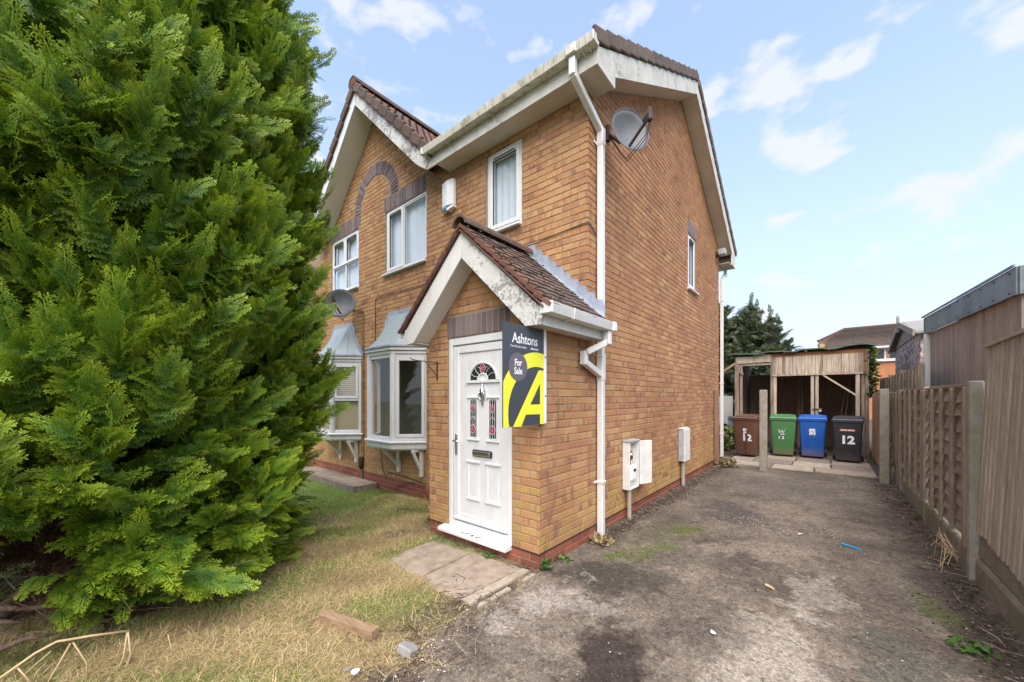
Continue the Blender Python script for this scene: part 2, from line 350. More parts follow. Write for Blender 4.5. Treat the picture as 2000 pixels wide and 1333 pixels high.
    c = t.mix(0.7, c, t.ramp(scuff, [(0.35, (0.62, 0.60, 0.57)), (0.5, (1.0, 1.0, 1.0)), (0.65, (1.28, 1.26, 1.22))]), 'MULTIPLY')
    t.base(c); t.set(Roughness=0.9); t.b.inputs['Specular IOR Level'].default_value = 0.25
    t.bump(t.math('ADD', sv.outputs[0], t.math('MULTIPLY', med, 1.5)), 0.6, 0.006)
drive_mat()
blotch('soil', [(0.045, 0.032, 0.024), (0.085, 0.062, 0.045), (0.14, 0.105, 0.075)], 4, 8, 0.97, 0.9, 45, 0.02)
def lawn_mat():
    t = NT('lawn_soil'); p = t.pos()
    c = t.ramp(t.noise(p, 1.6, 6, 0.65), [(0.32, (0.26, 0.19, 0.095)), (0.5, (0.35, 0.265, 0.13)), (0.62, (0.22, 0.225, 0.06)), (0.75, (0.15, 0.21, 0.035))])
    f = t.noise(t.pos((1, 1, 1)), 60, 5, 0.7)
    a = t.n('ShaderNodeAttribute', attribute_name='col'); sa = t.n('ShaderNodeSeparateColor'); t.l(a.outputs['Color'], sa.inputs[0])
    c = t.mix(sa.outputs[1], c, (0.12, 0.19, 0.03)); c = t.mix(sa.outputs[0], c, (0.075, 0.054, 0.038))
    t.base(t.mix(0.7, c, t.ramp(f, [(0.3, (0.55, 0.55, 0.55)), (0.7, (1.3, 1.3, 1.3))]), 'MULTIPLY')); t.set(Roughness=0.95)
    t.bump(f, 0.9, 0.02)
lawn_mat()
blotch('far_ground', [(0.10, 0.13, 0.04), (0.15, 0.16, 0.06)], 0.4, 6, 0.95, 0.3, 8, 0.05)
def attr_mat(name, rough=0.8, trans=0.0, var=0.5, sub=None):
    t = NT(name); a = t.n('ShaderNodeAttribute', attribute_name='col')
    c = a.outputs['Color']
    if var:
        c = t.mix(var, c, t.ramp(t.noise(t.pos(), 1.7, 4, 0.6), [(0.3, (0.7, 0.7, 0.7)), (0.7, (1.25, 1.25, 1.25))]), 'MULTIPLY')
    t.base(c); t.set(Roughness=rough); t.b.inputs['Specular IOR Level'].default_value = 0.25
    if trans:
        tl = t.n('ShaderNodeBsdfTranslucent'); t.l(c, tl.inputs[0])
        mx = t.n('ShaderNodeMixShader'); mx.inputs[0].default_value = trans
        t.l(t.b.outputs[0], mx.inputs[1]); t.l(tl.outputs[0], mx.inputs[2]); t.l(mx.outputs[0], t.out.inputs[0])
attr_mat('grass', 0.7, 0.25); attr_mat('debris', 0.9, 0, 0.0)
def spray_mat(name, dark, mid, tip, dead=0.0):
    t = NT(name); a = t.n('ShaderNodeAttribute', attribute_name='tip')
    oi = t.n('ShaderNodeObjectInfo')
    c = t.mix(oi.outputs['Random'], dark, mid)
    c = t.mix(t.math('MULTIPLY', t.mask(a.outputs['Fac'], 0.40, 1.0), 0.9), c, tip)
    big = t.noise(t.pos(), 1.9, 4, 0.6)
    c = t.mix(0.6, c, t.ramp(big, [(0.3, (0.60, 0.72, 0.80)), (0.7, (1.4, 1.2, 0.85))]), 'MULTIPLY')
    t.base(c); t.set(Roughness=0.55); t.b.inputs['Specular IOR Level'].default_value = 0.35
    tl = t.n('ShaderNodeBsdfTranslucent'); t.l(c, tl.inputs[0])
    mx = t.n('ShaderNodeMixShader'); mx.inputs[0].default_value = 0.28
    t.l(t.b.outputs[0], mx.inputs[1]); t.l(tl.outputs[0], mx.inputs[2]); t.l(mx.outputs[0], t.out.inputs[0])
spray_mat('spray_green', (0.045, 0.120, 0.012), (0.130, 0.245, 0.018), (0.39, 0.50, 0.032))
spray_mat('spray_brown', (0.045, 0.022, 0.012), (0.085, 0.042, 0.022), (0.10, 0.055, 0.028))
spray_mat('spray_far', (0.06, 0.095, 0.05), (0.095, 0.13, 0.065), (0.15, 0.175, 0.09))
blotch('bark', [(0.06, 0.038, 0.024), (0.13, 0.085, 0.055), (0.21, 0.15, 0.10)], 9, 7, 0.95, 0.8, 40, 0.01, (2, 2, 0.5))
blotch('twig', [(0.075, 0.045, 0.028), (0.14, 0.09, 0.055)], 7, 5, 0.9, 0.3, 60)
blotch('cane', [(0.42, 0.29, 0.14), (0.56, 0.42, 0.24)], 9, 5, 0.7, 0.3, 60)
blotch('crown_core', [(0.010, 0.012, 0.006), (0.022, 0.022, 0.012)], 5, 6, 1.0, 0.8, 20, 0.05)  # near-black colour paints the shade deep inside the crowns

# ------------------------------------------------------------------ mesh helpers
class MB:
    def __init__(s): s.v = []; s.f = []
    def quad_mesh(s, vs, fs):
        o = len(s.v); s.v += [tuple(p) for p in vs]; s.f += [tuple(i + o for i in f) for f in fs]; return s
    def box(s, x0, x1, y0, y1, z0, z1):
        vs = [(x, y, z) for z in (z0, z1) for y in (y0, y1) for x in (x0, x1)]
        return s.quad_mesh(vs, [(0, 2, 3, 1), (4, 5, 7, 6), (0, 1, 5, 4), (2, 6, 7, 3), (0, 4, 6, 2), (1, 3, 7, 5)])
    def prism(s, pts, ext):
        n = len(pts); e = Vector(ext); pts = [Vector(p) for p in pts]
        vs = pts + [p + e for p in pts]
        fs = [tuple(range(n)), tuple(range(2 * n - 1, n - 1, -1))] + [(i, (i + 1) % n, n + (i + 1) % n, n + i) for i in range(n)]
        return s.quad_mesh(vs, fs)
    def tube(s, pts, r, n=8, cap=True):
        pts = [Vector(p) for p in pts]; rings = []
        rr = r if isinstance(r, (list, tuple)) else [r] * len(pts)
        prev = None
        o = len(s.v)
        for i, p in enumerate(pts):
            d = (pts[min(i + 1, len(pts) - 1)] - pts[max(i - 1, 0)]).normalized()
            a = Vector((0, 0, 1)) if abs(d.z) < 0.9 else Vector((1, 0, 0))
            if prev is not None: a = prev
            u = (a - d * a.dot(d)).normalized(); w = d.cross(u); prev = u
            for k in range(n):
                t = 2 * math.pi * k / n
                s.v.append(tuple(p + (u * math.cos(t) + w * math.sin(t)) * rr[i]))
        for i in range(len(pts) - 1):
            for k in range(n):
                a = o + i * n + k; b = o + i * n + (k + 1) % n
                s.f.append((a, b, b + n, a + n))
        if cap:
            s.f.append(tuple(o + k for k in range(n))[::-1]); s.f.append(tuple(o + (len(pts) - 1) * n + k for k in range(n)))
        return s
    def bar(s, a, b, w, h, up=(0, 0, 1)):
        a, b = Vector(a), Vector(b); d = (b - a).normalized(); up = Vector(up)
        side = d.cross(up).normalized(); u = side.cross(d).normalized()
        q = [side * (w / 2) * i + u * (h / 2) * j for i, j in ((-1, -1), (1, -1), (1, 1), (-1, 1))]
        return s.quad_mesh([a + p for p in q] + [b + p for p in q], [(3, 2, 1, 0), (4, 5, 6, 7), (0, 1, 5, 4), (1, 2, 6, 5), (2, 3, 7, 6), (3, 0, 4, 7)])
    def mesh(s, name, mat, smooth=False, fix=True):
        me = bpy.data.meshes.new(name); me.from_pydata(s.v, [], s.f)
        if fix:
            bm = bmesh.new(); bm.from_mesh(me); bmesh.ops.recalc_face_normals(bm, faces=bm.faces); bm.to_mesh(me); bm.free()
        me.materials.append(MATS[mat])
        if smooth: me.polygons.foreach_set('use_smooth', [True] * len(me.polygons))
        me.update(); return me
    def build(s, name, mat, parent=None, bevel=0.0, smooth=False, **k):
        return link(name, s.mesh(name, mat, smooth), parent, bevel=bevel, **k)

def world_of(o):
    m = Matrix.Identity(4); ch = []
    while o: ch.append(o); o = o.parent
    for x in reversed(ch):
        m = m @ x.matrix_parent_inverse @ Matrix.LocRotScale(x.location, x.rotation_euler, x.scale)
    return m
def link(name, me, parent=None, loc=None, rot=None, bevel=0.0, label=None, cat=None, group=None, kind=None, segs=1):
    o = bpy.data.objects.new(name, me); COL.objects.link(o)
    if parent is not None:
        o.parent = parent; o.matrix_parent_inverse = world_of(parent).inverted()
    if loc is not None: o.location = loc
    if rot is not None: o.rotation_euler = rot
    if bevel:
        b = o.modifiers.new('bevel', 'BEVEL'); b.width = bevel; b.segments = segs; b.limit_method = 'ANGLE'; b.angle_limit = R(40)
    tag(o, label, cat, group, kind); return o
def tag(o, label=None, cat=None, group=None, kind=None):
    if label: o['label'] = label
    if cat: o['category'] = cat
    if group: o['group'] = group
    if kind: o['kind'] = kind
    return o
def thing(name, loc, label, cat, group=None):
    o = bpy.data.objects.new(name, None); o.empty_display_size = 0.2; o.location = loc; COL.objects.link(o)
    return tag(o, label, cat, group)
def struct(o): o['kind'] = 'structure'; return o
def text_mesh(s, size, mat, offset=0.0, align='CENTER', spacing=1.0):
    cu = bpy.data.curves.new('lettering', 'FONT'); cu.body = s; cu.size = size; cu.align_x = align; cu.align_y = 'CENTER'
    cu.offset = offset; cu.resolution_u = 3; cu.space_character = spacing
    ob = bpy.data.objects.new('lettering', cu); COL.objects.link(ob)
    dg = bpy.context.evaluated_depsgraph_get()
    me = bpy.data.meshes.new_from_object(ob.evaluated_get(dg))
    bpy.data.objects.remove(ob); bpy.data.curves.remove(cu)
    me.materials.clear(); me.materials.append(MATS[mat]); return me
def proj(X, Y, Z):
    dx_, dy_ = X - CAM.x, Y - CAM.y; s, c = math.sin(YAW), math.cos(YAW)
    r = dx_ * c + dy_ * s; w = -dx_ * s + dy_ * c
    if w < 0.05: return (1e6, 1e6, 0.05)
    return (1000 + 738 * r / w, 777 - 738 * (Z - CAM.z) / w, w)
def color_attr(me, cols, name='col'):
    at = me.color_attributes.new(name, 'FLOAT_COLOR', 'POINT')
    at.data.foreach_set('color', np.asarray(cols, dtype=np.float32).ravel())

# ------------------------------------------------------------------ ground, drive, lawn, paving
def grid_sheet(name, x0, x1, y0, y1, nx, ny, zf, mat, inside=None):
    xs = np.linspace(x0, x1, nx); ys = np.linspace(y0, y1, ny)
    vs = [(x, y, zf(x, y)) for y in ys for x in xs]
    fs = []
    for j in range(ny - 1):
        for i in range(nx - 1):
            if inside and not inside((xs[i] + xs[i + 1]) / 2, (ys[j] + ys[j + 1]) / 2): continue
            a = j * nx + i; fs.append((a, a + 1, a + nx + 1, a + nx))
    me = bpy.data.meshes.new(name); me.from_pydata(vs, [], fs); me.materials.append(MATS[mat])
    me.polygons.foreach_set('use_smooth', [True] * len(fs)); me.update()
    return struct(link(name, me))
def sstep(a, b, x):
    t = max(0.0, min(1.0, (x - a) / (b - a))); return t * t * (3 - 2 * t)
def edge_x(y):       # ragged line where the lawn gives way to the drive
    if y > -0.1: return -0.02
    return 0.02 + 0.22 * sstep(-0.75, -1.7, y) + 0.035 * math.sin(y * 7.1) + 0.02 * math.sin(y * 17.3 + 1)
def lawn_z(x, y):
    z = 0.006 - 0.13 * sstep(-1.0, -4.6, x)
    z += 0.16 * math.exp(-(((x + 2.95) / 0.55) ** 2 + ((y - 0.35) / 0.32) ** 2))      # heap of cut grass under the bay
    z += 0.05 * math.exp(-(((x + 2.0) / 0.4) ** 2 + ((y - 0.15) / 0.3) ** 2))
    z += 0.010 * math.sin(x * 5.3 + y * 2.1) * math.sin(y * 4.7 - x) + 0.006 * math.sin(x * 13 + 2) * math.sin(y * 11)
    e = edge_x(y) - x
    return z - 0.02 * sstep(0.12, 0.0, e)
grid_sheet('ground', -160, 160, -80, 240, 9, 9, lambda x, y: -0.22, 'far_ground')
grid_sheet('driveway', -0.35, 3.6, -8, 7.34, 60, 180,
           lambda x, y: 0.0 + 0.006 * math.sin(x * 2.1 + y * 0.7) + 0.004 * math.sin(y * 3.3) - (0.03 * sstep(-0.05, -0.3, x)), 'tarmac')
grid_sheet('lawn', -9.5, 0.40, -9, 1.02, 150, 150, lawn_z, 'lawn_soil', lambda x, y: x < edge_x(y) + 0.06 and not (x > -1.57 and y > 0.02))
nr = np.random.default_rng(5)
ph_ = nr.uniform(0, 6.28, 14); fr_ = nr.uniform(1.0, 6.5, (14, 2)) * nr.choice([-1, 1], (14, 2))
def patch(x, y): return np.mean([np.sin(fr_[i, 0] * x + fr_[i, 1] * y + ph_[i]) for i in range(14)], axis=0) * 2.4
def far_green(x, y): return 1 / (1 + np.exp(-((-x - 2.9) * 2.4 + y * 0.5)))
def soil_mask(x, y):      # bare earth along the drive edge, by the slabs and in odd patches
    e = np.array([edge_x(b) for b in np.atleast_1d(y)]) - x
    m = np.clip(1.15 - e / 0.34 + 0.5 * patch(x * 2.1 + 3, y * 2.1), 0, 1)
    m = np.maximum(m, np.clip(1 - np.hypot((x + 1.72) / 0.16, (y - 0.0) / 0.30) + 0.3 * patch(x * 3, y * 3), 0, 1))
    return np.maximum(m, 0.8 * (patch(x * 1.3 - 5, y * 1.3 + 2) > 0.95) * (x > -3))
_lw = bpy.data.objects['lawn'].data
_co = np.empty(len(_lw.vertices) * 3, dtype=np.float32); _lw.vertices.foreach_get('co', _co); _co = _co.reshape(-1, 3)
_g = np.clip(0.6 / (1 + np.exp(-(patch(_co[:, 0], _co[:, 1]) - 0.22) * 5)) + far_green(_co[:, 0], _co[:, 1]), 0, 1)
color_attr(_lw, np.stack([soil_mask(_co[:, 0], _co[:, 1]), _g, np.zeros(len(_co)), np.ones(len(_co))], 1))
grid_sheet('back_yard', -6, 8.5, 7.3, 40, 20, 30, lambda x, y: -0.012 + 0.01 * math.sin(x * 3 + y), 'soil')
grid_sheet('side_garden', 2.98, 8.5, -8, 7.31, 10, 20, lambda x, y: 0.03, 'soil')

def soil_strip(name, pts, w, mat='soil'):
    vs = []; fs = []
    for i, (x, y, s) in enumerate(pts):
        ww = w * (0.75 + 0.5 * rnd.random())
        vs += [(x, y, 0.035), (x + s * ww * 0.5, y, 0.028 + 0.012 * rnd.random()), (x + s * ww, y, 0.004)]
    for i in range(len(pts) - 1):
        a = i * 3; fs += [(a, a + 1, a + 4, a + 3), (a + 1, a + 2, a + 5, a + 4)]
    me = bpy.data.meshes.new(name); me.from_pydata(vs, [], fs); me.materials.append(MATS[mat]); me.update()
    return struct(link(name, me))
soil_strip('soil_by_wall', [(0.004, 1.0 + 0.13 * i, 1) for i in range(48)], 0.08)
soil_strip('soil_by_fence', [(2.96, -1.5 + 0.14 * i, -1) for i in range(62)], 0.09)

def slab_piece(pts, h, jit=0.0):
    mb = MB(); P = [Vector((x, y, 0)) for x, y in pts]
    c = sum(P, Vector()) / len(P)
    n = len(P); top = [p + (c - p) * 0.012 for p in P]
    vs = [(p.x, p.y, -0.05) for p in P] + [(p.x, p.y, h - 0.006) for p in P] + [(p.x, p.y, h) for p in top]
    fs = [(i, (i + 1) % n, n + (i + 1) % n, n + i) for i in range(n)] + [(n + i, n + (i + 1) % n, 2 * n + (i + 1) % n, 2 * n + i) for i in range(n)] + [tuple(range(2 * n, 3 * n))]
    return mb.quad_mesh(vs, fs)
path = thing('path', (-0.7, -0.45, 0), 'worn concrete slabs laid in front of the white front door', 'path'); struct(path)
def wavy(pts, amp, seed):
    r = random.Random(seed); out = []
    for i in range(len(pts)):
        a, b = Vector(pts[i]), Vector(pts[(i + 1) % len(pts)]); k = max(1, int((b - a).length / 0.07))
        for j in range(k):
            q = a.lerp(b, j / k); out.append((q.x + r.uniform(-amp, amp), q.y + r.uniform(-amp, amp)))
    return out
slab_piece(wavy([(-1.25, -0.20), (-0.74, -0.14), (-0.70, -0.76), (-0.95, -0.78), (-1.20, -0.74), (-1.30, -0.5)], 0.012, 1), 0.018).build('slab', 'slab', path)
slab_piece(wavy([(-0.715, -0.14), (-0.13, -0.10), (-0.165, -0.78), (-0.25, -0.84), (-0.50, -0.84), (-0.675, -0.74)], 0.010, 2), 0.020).build('slab', 'slab', path)
slab_piece(wavy([(-0.115, -0.09), (-0.035, -0.09), (-0.055, -0.80), (-0.15, -0.80)], 0.006, 3), 0.024).build('kerb_edging', 'slab_light', path)
slab_piece(wavy([(-0.01, -0.42), (0.03, -0.42), (0.025, -0.79), (-0.02, -0.79)], 0.006, 4), 0.016).build('kerb_edging', 'slab_light', path)
slab_piece(wavy([(-0.02, -0.10), (0.03, -0.10), (0.035, -0.26), (0.0, -0.26)], 0.006, 5), 0.016).build('kerb_edging', 'slab_light', path)

patio = thing('patio', (1.3, 8.5, 0), 'stone flags laid in front of the open shed', 'patio'); struct(patio)
PS = [  # x0,x1,y0,y1,mat,h
    (0.08, 0.80, 7.36, 7.98, 'slab_light', .016), (1.02, 1.74, 7.30, 7.86, 'slab_light', .026), (1.77, 2.72, 7.36, 7.98, 'slab', .016), (0.83, 0.99, 7.4, 8.0, 'slab_brown', .012),
    (0.08, 0.55, 8.01, 8.7, 'slab', .014), (0.58, 1.33, 8.03, 8.75, 'slab_brown', .016), (1.36, 2.02, 7.90, 8.62, 'slab_light', .030), (2.05, 2.72, 8.01, 8.75, 'slab_brown', .015),
    (0.10, 0.70, 8.74, 9.4, 'slab_brown', .012), (0.73, 1.35, 8.78, 9.5, 'slab', .014), (1.38, 2.02, 8.66, 9.5, 'slab_brown', .014), (2.05, 2.72, 8.78, 9.5, 'slab', .013),
    (0.10, 0.90, 9.43, 10.1, 'slab_brown', .012), (0.93, 1.8, 9.53, 10.2, 'slab_brown', .012), (1.83, 2.7, 9.53, 10.2, 'slab_brown', .012)]
for i, (a, b, c, d, m, h) in enumerate(PS):
    slab_piece(wavy([(a, c), (b, c), (b, d), (a, d)], 0.014, 20 + i), h).build('flagstone', m, patio)
nb_pave = thing('paved_edge', (-5.3, 0.75, -0.12), 'low strip of concrete paving along the red plinth of the left-hand house', 'paving')
for i in range(13):
    MB().box(-7.0 + i * 0.2 + 0.004, -7.0 + (i + 1) * 0.2 - 0.004, 0.52, 0.60, -0.20, 0.0).build('block', 'slab_brown', nb_pave, bevel=0.006)
for i in range(4):
    MB().box(-7.0 + i * 0.65 + 0.004, -7.0 + (i + 1) * 0.65 - 0.004, 0.604, 0.985, -0.2, -0.012).build('slab', 'slab', nb_pave, bevel=0.005)

# ------------------------------------------------------------------ the house
house = thing('semi_detached_house', (-1.5, 3, 0), 'two-storey buff brick house with gabled porch and brown tiled roofs', 'house')
ZP = 0.14; CH = 0.075         # top of plinth, course height
PAL_BUFF = [(0.44, 0.245, 0.105), (0.43, 0.23, 0.10), (0.47, 0.275, 0.125), (0.41, 0.212, 0.092), (0.39, 0.195, 0.09), (0.36, 0.17, 0.085), (0.45, 0.26, 0.11), (0.43, 0.245, 0.115)]
PAL_YEL = [(0.44, 0.27, 0.085), (0.40, 0.25, 0.09), (0.47, 0.29, 0.11), (0.37, 0.215, 0.08), (0.42, 0.23, 0.085)]
PAL_RED = [(0.27, 0.082, 0.048), (0.235, 0.072, 0.045), (0.30, 0.098, 0.058), (0.215, 0.068, 0.045)]
PAL_DULL = [(0.37, 0.178, 0.085), (0.345, 0.16, 0.080), (0.31, 0.14, 0.075), (0.40, 0.20, 0.09), (0.28, 0.125, 0.072), (0.39, 0.19, 0.085)]
def _even(pal, k, m): return [tuple(round(a + (b - a) * k, 4) for a, b in zip(c, m)) for c in pal]
PAL_BUFF = _even(PAL_BUFF, 0.2, (0.42, 0.225, 0.10)); PAL_DULL = _even(PAL_DULL, 0.40, (0.42, 0.22, 0.098)); PAL_YEL = _even(PAL_YEL, 0.3, (0.43, 0.25, 0.10))
PAL_BLUE = [(0.145, 0.115, 0.12), (0.175, 0.14, 0.143), (0.125, 0.10, 0.107), (0.20, 0.16, 0.16)]
def brick_geo(l, h, d=0.03, ch=0.004):
    a, b = l / 2, h / 2
    vs = [(-a + ch, 0, -b + ch), (a - ch, 0, -b + ch), (a - ch, 0, b - ch), (-a + ch, 0, b - ch),
          (-a, ch, -b), (a, ch, -b), (a, ch, b), (-a, ch, b), (-a, d, -b), (a, d, -b), (a, d, b), (-a, d, b)]
    fs = [(0, 1, 2, 3), (4, 5, 1, 0), (5, 6, 2, 1), (6, 7, 3, 2), (7, 4, 0, 3), (8, 9, 5, 4), (9, 10, 6, 5), (10, 11, 7, 6), (11, 8, 4, 7)]
    return np.array(vs), fs
class Bricks:        # collects bricks of one wall: (axis 'F' faces -Y, 'S' faces +X)
    def __init__(s): s.items = []
    def add(s, ax, plane, u, z, l, h, col, tilt=0.0): s.items.append((ax, plane, u, z, l, h, col, tilt, rnd.random()))
    @staticmethod
    def xf(it):
        ax, plane, u, z, l, h, col, tilt, sd_ = it
        M = Matrix.Rotation(tilt, 4, 'Y')
        j = (sd_ - 0.5) * 0.003
        if ax == 'F': return Matrix.Translation((u, plane + j + 0.0015, z)) @ M
        return Matrix.Translation((plane - j - 0.0015, u, z)) @ Matrix.Rotation(R(90), 4, 'Z') @ M
    def joined(s, items, name, parent):
        V = []; F = []; Cc = []; o = 0
        for it in items:
            vs, fs = brick_geo(it[4], it[5]); M = np.array(Bricks.xf(it))
            w = vs @ M[:3, :3].T + M[:3, 3]
            V.append(w); F += [tuple(i + o for i in f) for f in fs]; o += len(vs)
            c = it[6]; Cc += [(c[0], c[1], c[2], it[8])] * len(vs)
        me = bpy.data.meshes.new(name); me.from_pydata(np.concatenate(V).tolist(), [], F); me.materials.append(MATS['brick'])
        color_attr(me, Cc); me.update()
        return link(name, me, parent, kind='stuff')
BCACHE = {}
def brick_obj(it, parent):
    col = it[6]; key = (round(it[4], 3), round(it[5], 3), col)
    v = int(it[8] * 3)
    key += (v,)
    if key not in BCACHE:
        vs, fs = brick_geo(it[4], it[5]); me = bpy.data.meshes.new('brick'); me.from_pydata(vs.tolist(), [], fs)
        me.materials.append(MATS['brick']); color_attr(me, [(*col, (v + 0.37) / 3.3)] * len(vs)); BCACHE[key] = me
    o = link('brick', BCACHE[key], parent); M = Bricks.xf(it)
    o.location = M.to_translation(); o.rotation_euler = M.to_euler(); return o
def lay(bk, ax, plane, u0, u1, z0, z1, phase, pal, openings=(), rake=None, skip=None, corner0=False, corner1=False):
    """stretcher bond between u0 and u1; openings are (u0,u1,z0,z1)"""
    k0 = math.floor((z0 - ZP) / CH + 0.001); k1 = math.ceil((z1 - ZP) / CH - 0.001)
    for k in range(k0, k1):
        zb = ZP + k * CH; zc = zb + CH / 2
        a = u0 - (0.1125 if (k + phase) % 2 else 0.0)
        if corner1: a = u1 - 0.225 * math.ceil((u1 - u0) / 0.225 + 1) + (0.1125 if (k + phase) % 2 else 0.0)
        cuts = [(o[0], o[1]) for o in openings if o[2] < zc < o[3]]
        u = a
        while u < u1 - 0.01:
            s0, s1 = max(u, u0) + 0.005, min(u + 0.225, u1) - 0.005
            if u <= u0 and corner0: s0 = u0 + 0.0015
            if u + 0.225 >= u1 - 1e-4 and corner1: s1 = u1 - 0.0015
            u += 0.225
            segs = [(s0, s1)]
            for c0, c1 in cuts:
                ns = []
                for (p, q) in segs:
                    if q <= c0 or p >= c1: ns.append((p, q)); continue
                    if p < c0 - 0.012: ns.append((p, c0 - 0.004))
                    if q > c1 + 0.012: ns.append((c1 + 0.004, q))
                segs = ns
            for (p, q) in segs:
                if q - p < 0.02: continue
                m = (p + q) / 2
                if rake and zc > rake(m): continue
                if skip and skip(m, zc): continue
                bk.add(ax, plane, m, zc, q - p, 0.065, pal(m, zc), 0.0)
def pal_main(u, z):
    if z < ZP: return rnd.choice(PAL_RED)
    if z < 0.75 and rnd.random() < 0.75 - z * 0.6: return rnd.choice(PAL_YEL)
    return rnd.choice(PAL_BUFF)
def pal_side(u, z):
    if z < ZP: return rnd.choice(PAL_RED)
    if z < 0.6 and rnd.random() < 0.7: return rnd.choice(PAL_YEL)
    return rnd.choice(PAL_DULL if rnd.random() < (0.35 + 0.12 * z if u > 0.9 else 0.15) else PAL_BUFF)
def backing(name, ax, plane, u0, u1, z0, z1, openings, parent, top=None, mat='mortar', thick=0.10):
    """wall body behind the bricks, 7 mm behind their faces, with the openings left open"""
    us = sorted({u0, u1, *[min(max(o[0], u0), u1) for o in openings], *[min(max(o[1], u0), u1) for o in openings]})
    zs = sorted({z0, z1, *[min(max(o[2], z0), z1) for o in openings], *[min(max(o[3], z0), z1) for o in openings]})
    mb = MB()
    for i in range(len(us) - 1):
        for j in range(len(zs) - 1):
            m, n = (us[i] + us[i + 1]) / 2, (zs[j] + zs[j + 1]) / 2
            if any(o[0] < m < o[1] and o[2] < n < o[3] for o in openings): continue
            if ax == 'F': mb.box(us[i], us[i + 1], plane + 0.007, plane + thick, zs[j], zs[j + 1])
            else: mb.box(plane - thick, plane - 0.007, us[i], us[i + 1], zs[j], zs[j + 1])
    if top:        # raking top: polygon of (u, z)
        if ax == 'F': mb.prism([(u, plane + 0.0072, z) for u, z in top], (0, thick - 0.0074, 0))
        else: mb.prism([(plane - 0.0072, u, z) for u, z in top], (-thick + 0.0074, 0, 0))
    return mb.build(name, mat, parent)

YF, YG = 0.9, 1.0            # planes of the front wall and of the gable wall
XE = -2.83                   # left edge of the front wall
DOOR = (-1.25, -0.326, 0.15, 2.215)
LINT_D = (-1.27, -0.345, 2.215, 2.44)
WS = (-1.53, -0.92, 3.74, 4.80)          # stair window
WG = (-4.15, -2.95, 3.78, 4.91); LINT_G = (-4.19, -2.90, 4.91, 5.16)
WN_ = (-6.28, -5.11, 3.76, 4.91); LINT_N = (-6.33, -5.07, 4.91, 5.16)
WSD = (4.70, 5.23, 3.60, 4.64); LINT_S = (4.66, 5.27, 4.64, 4.87)
BAY = (-4.36, -2.94, 0.80, 2.34); BAYN = (-6.47, -5.03, 0.80, 2.34)
ARC = (-4.50, 5.17, 0.53, 0.76)           # arch centre u, springing z, inner and outer radius (elliptic head)
def rake_porch(u): return 3.02 - abs(u + 0.79) * 0.94
def rake_side(y): return 4.93 + (y - 0.9) * 0.56 if y < 4.3 else 4.93 + (7.75 - y + 0.0) * 0.545
def rake_gable(u): return 6.86 - abs(u + 4.5) * 0.97
def in_arch(u, z, rin, rout):
    d = math.hypot((u - ARC[0]), max(0.0, z - ARC[1]))
    return rin < d < rout if z > ARC[1] else (rin < abs(u - ARC[0]) < rout and z > 4.915)

# porch walls (nearest bricks become objects of their own)
porch_wall = backing('porch_wall', 'F', 0.0, -1.585, -0.0075, -0.25, 2.24, [DOOR, LINT_D], house, top=[(-1.58, 2.2402), (-0.008, 2.2402), (-0.79, 3.0)])
side_wall = backing('side_wall', 'S', 0.0, 0.0075, 7.25, -0.25, 2.30, [], house)
backing('side_wall', 'S', 0.0, 0.9075, 7.25, 2.3002, 4.90, [WSD, LINT_S], house, top=[(0.9075, 4.9002), (7.25, 4.9002), (7.25, 5.15), (4.3, 6.82), (0.9075, 4.92)])
front_wall = backing('front_wall', 'F', YF, XE + 0.005, -0.0078, -0.25, 5.12, [WS], house)
gable_wall = backing('gable_wall', 'F', YG, -7.6, XE + 0.05, -0.25, 5.16, [WG, LINT_G, WN_, LINT_N, BAY, BAYN], house, top=[(-6.2, 5.1602), (-2.83, 5.1602), (-4.5, 6.80)])
MB().box(-1.588, -1.49, 0.11, 0.9, -0.25, 2.3).build('porch_side_wall', 'mortar', house)
MB().box(XE + 0.001, XE + 0.1, YF + 0.11, YG + 0.3, -0.25, 4.95).build('return_wall', 'mortar', house)
MB().box(-7.6, -0.1, 7.15, 7.25, -0.25, 5.1).build('rear_wall', 'mortar', house)

B_pf, B_sd, B_fr, B_gb = Bricks(), Bricks(), Bricks(), Bricks()
lay(B_pf, 'F', 0.0, -1.59, 0.0, -0.085, 3.0, 0, pal_main, [DOOR, (LINT_D[0], LINT_D[1], LINT_D[2], LINT_D[3] + .01)], rake_porch, corner1=True)
lay(B_sd, 'S', 0.0, 0.0, 0.9, -0.085, 2.32, 0, pal_side, corner0=True)
B_ps_near = len(B_sd.items)
lay(B_sd, 'S', 0.0, 0.9, 7.25, -0.085, 6.85, 0, pal_side, [WSD, LINT_S], rake_side, corner0=True)
lay(B_fr, 'F', YF, XE, 0.0, 2.24, 5.1, 0, pal_main, [WS], corner1=True)
lay(B_fr, 'F', YF, XE, -1.60, -0.16, 2.24, 0, pal_main)
lay(B_gb, 'F', YG, -7.6, XE + 0.02, -0.235, 6.8, 0, pal_main, [WG, LINT_G, WN_, LINT_N, BAY, BAYN], rake_gable, lambda u, z: in_arch(u, z, ARC[2] - 0.03, ARC[3] + 0.03) and 4.9 < z)
def vis_ok(it):      # near bricks in the open: not behind the sign board or the eaves
    return True
def size_px(it):
    ax, pl, u, z, l, h = it[:6]
    a = (u - l / 2, pl, z) if ax == 'F' else (pl, u - l / 2, z); b = (u + l / 2, pl, z) if ax == 'F' else (pl, u + l / 2, z)
    A, B = proj(*a), proj(*b); return abs(A[0] - B[0]) * h * 738 / A[2]
near = [(size_px(it), i, 'pf') for i, it in enumerate(B_pf.items)] + [(size_px(it), i, 'sd') for i, it in enumerate(B_sd.items[:B_ps_near])]
near.sort(reverse=True); pick = {(w, i) for _, i, w in near[:290]}
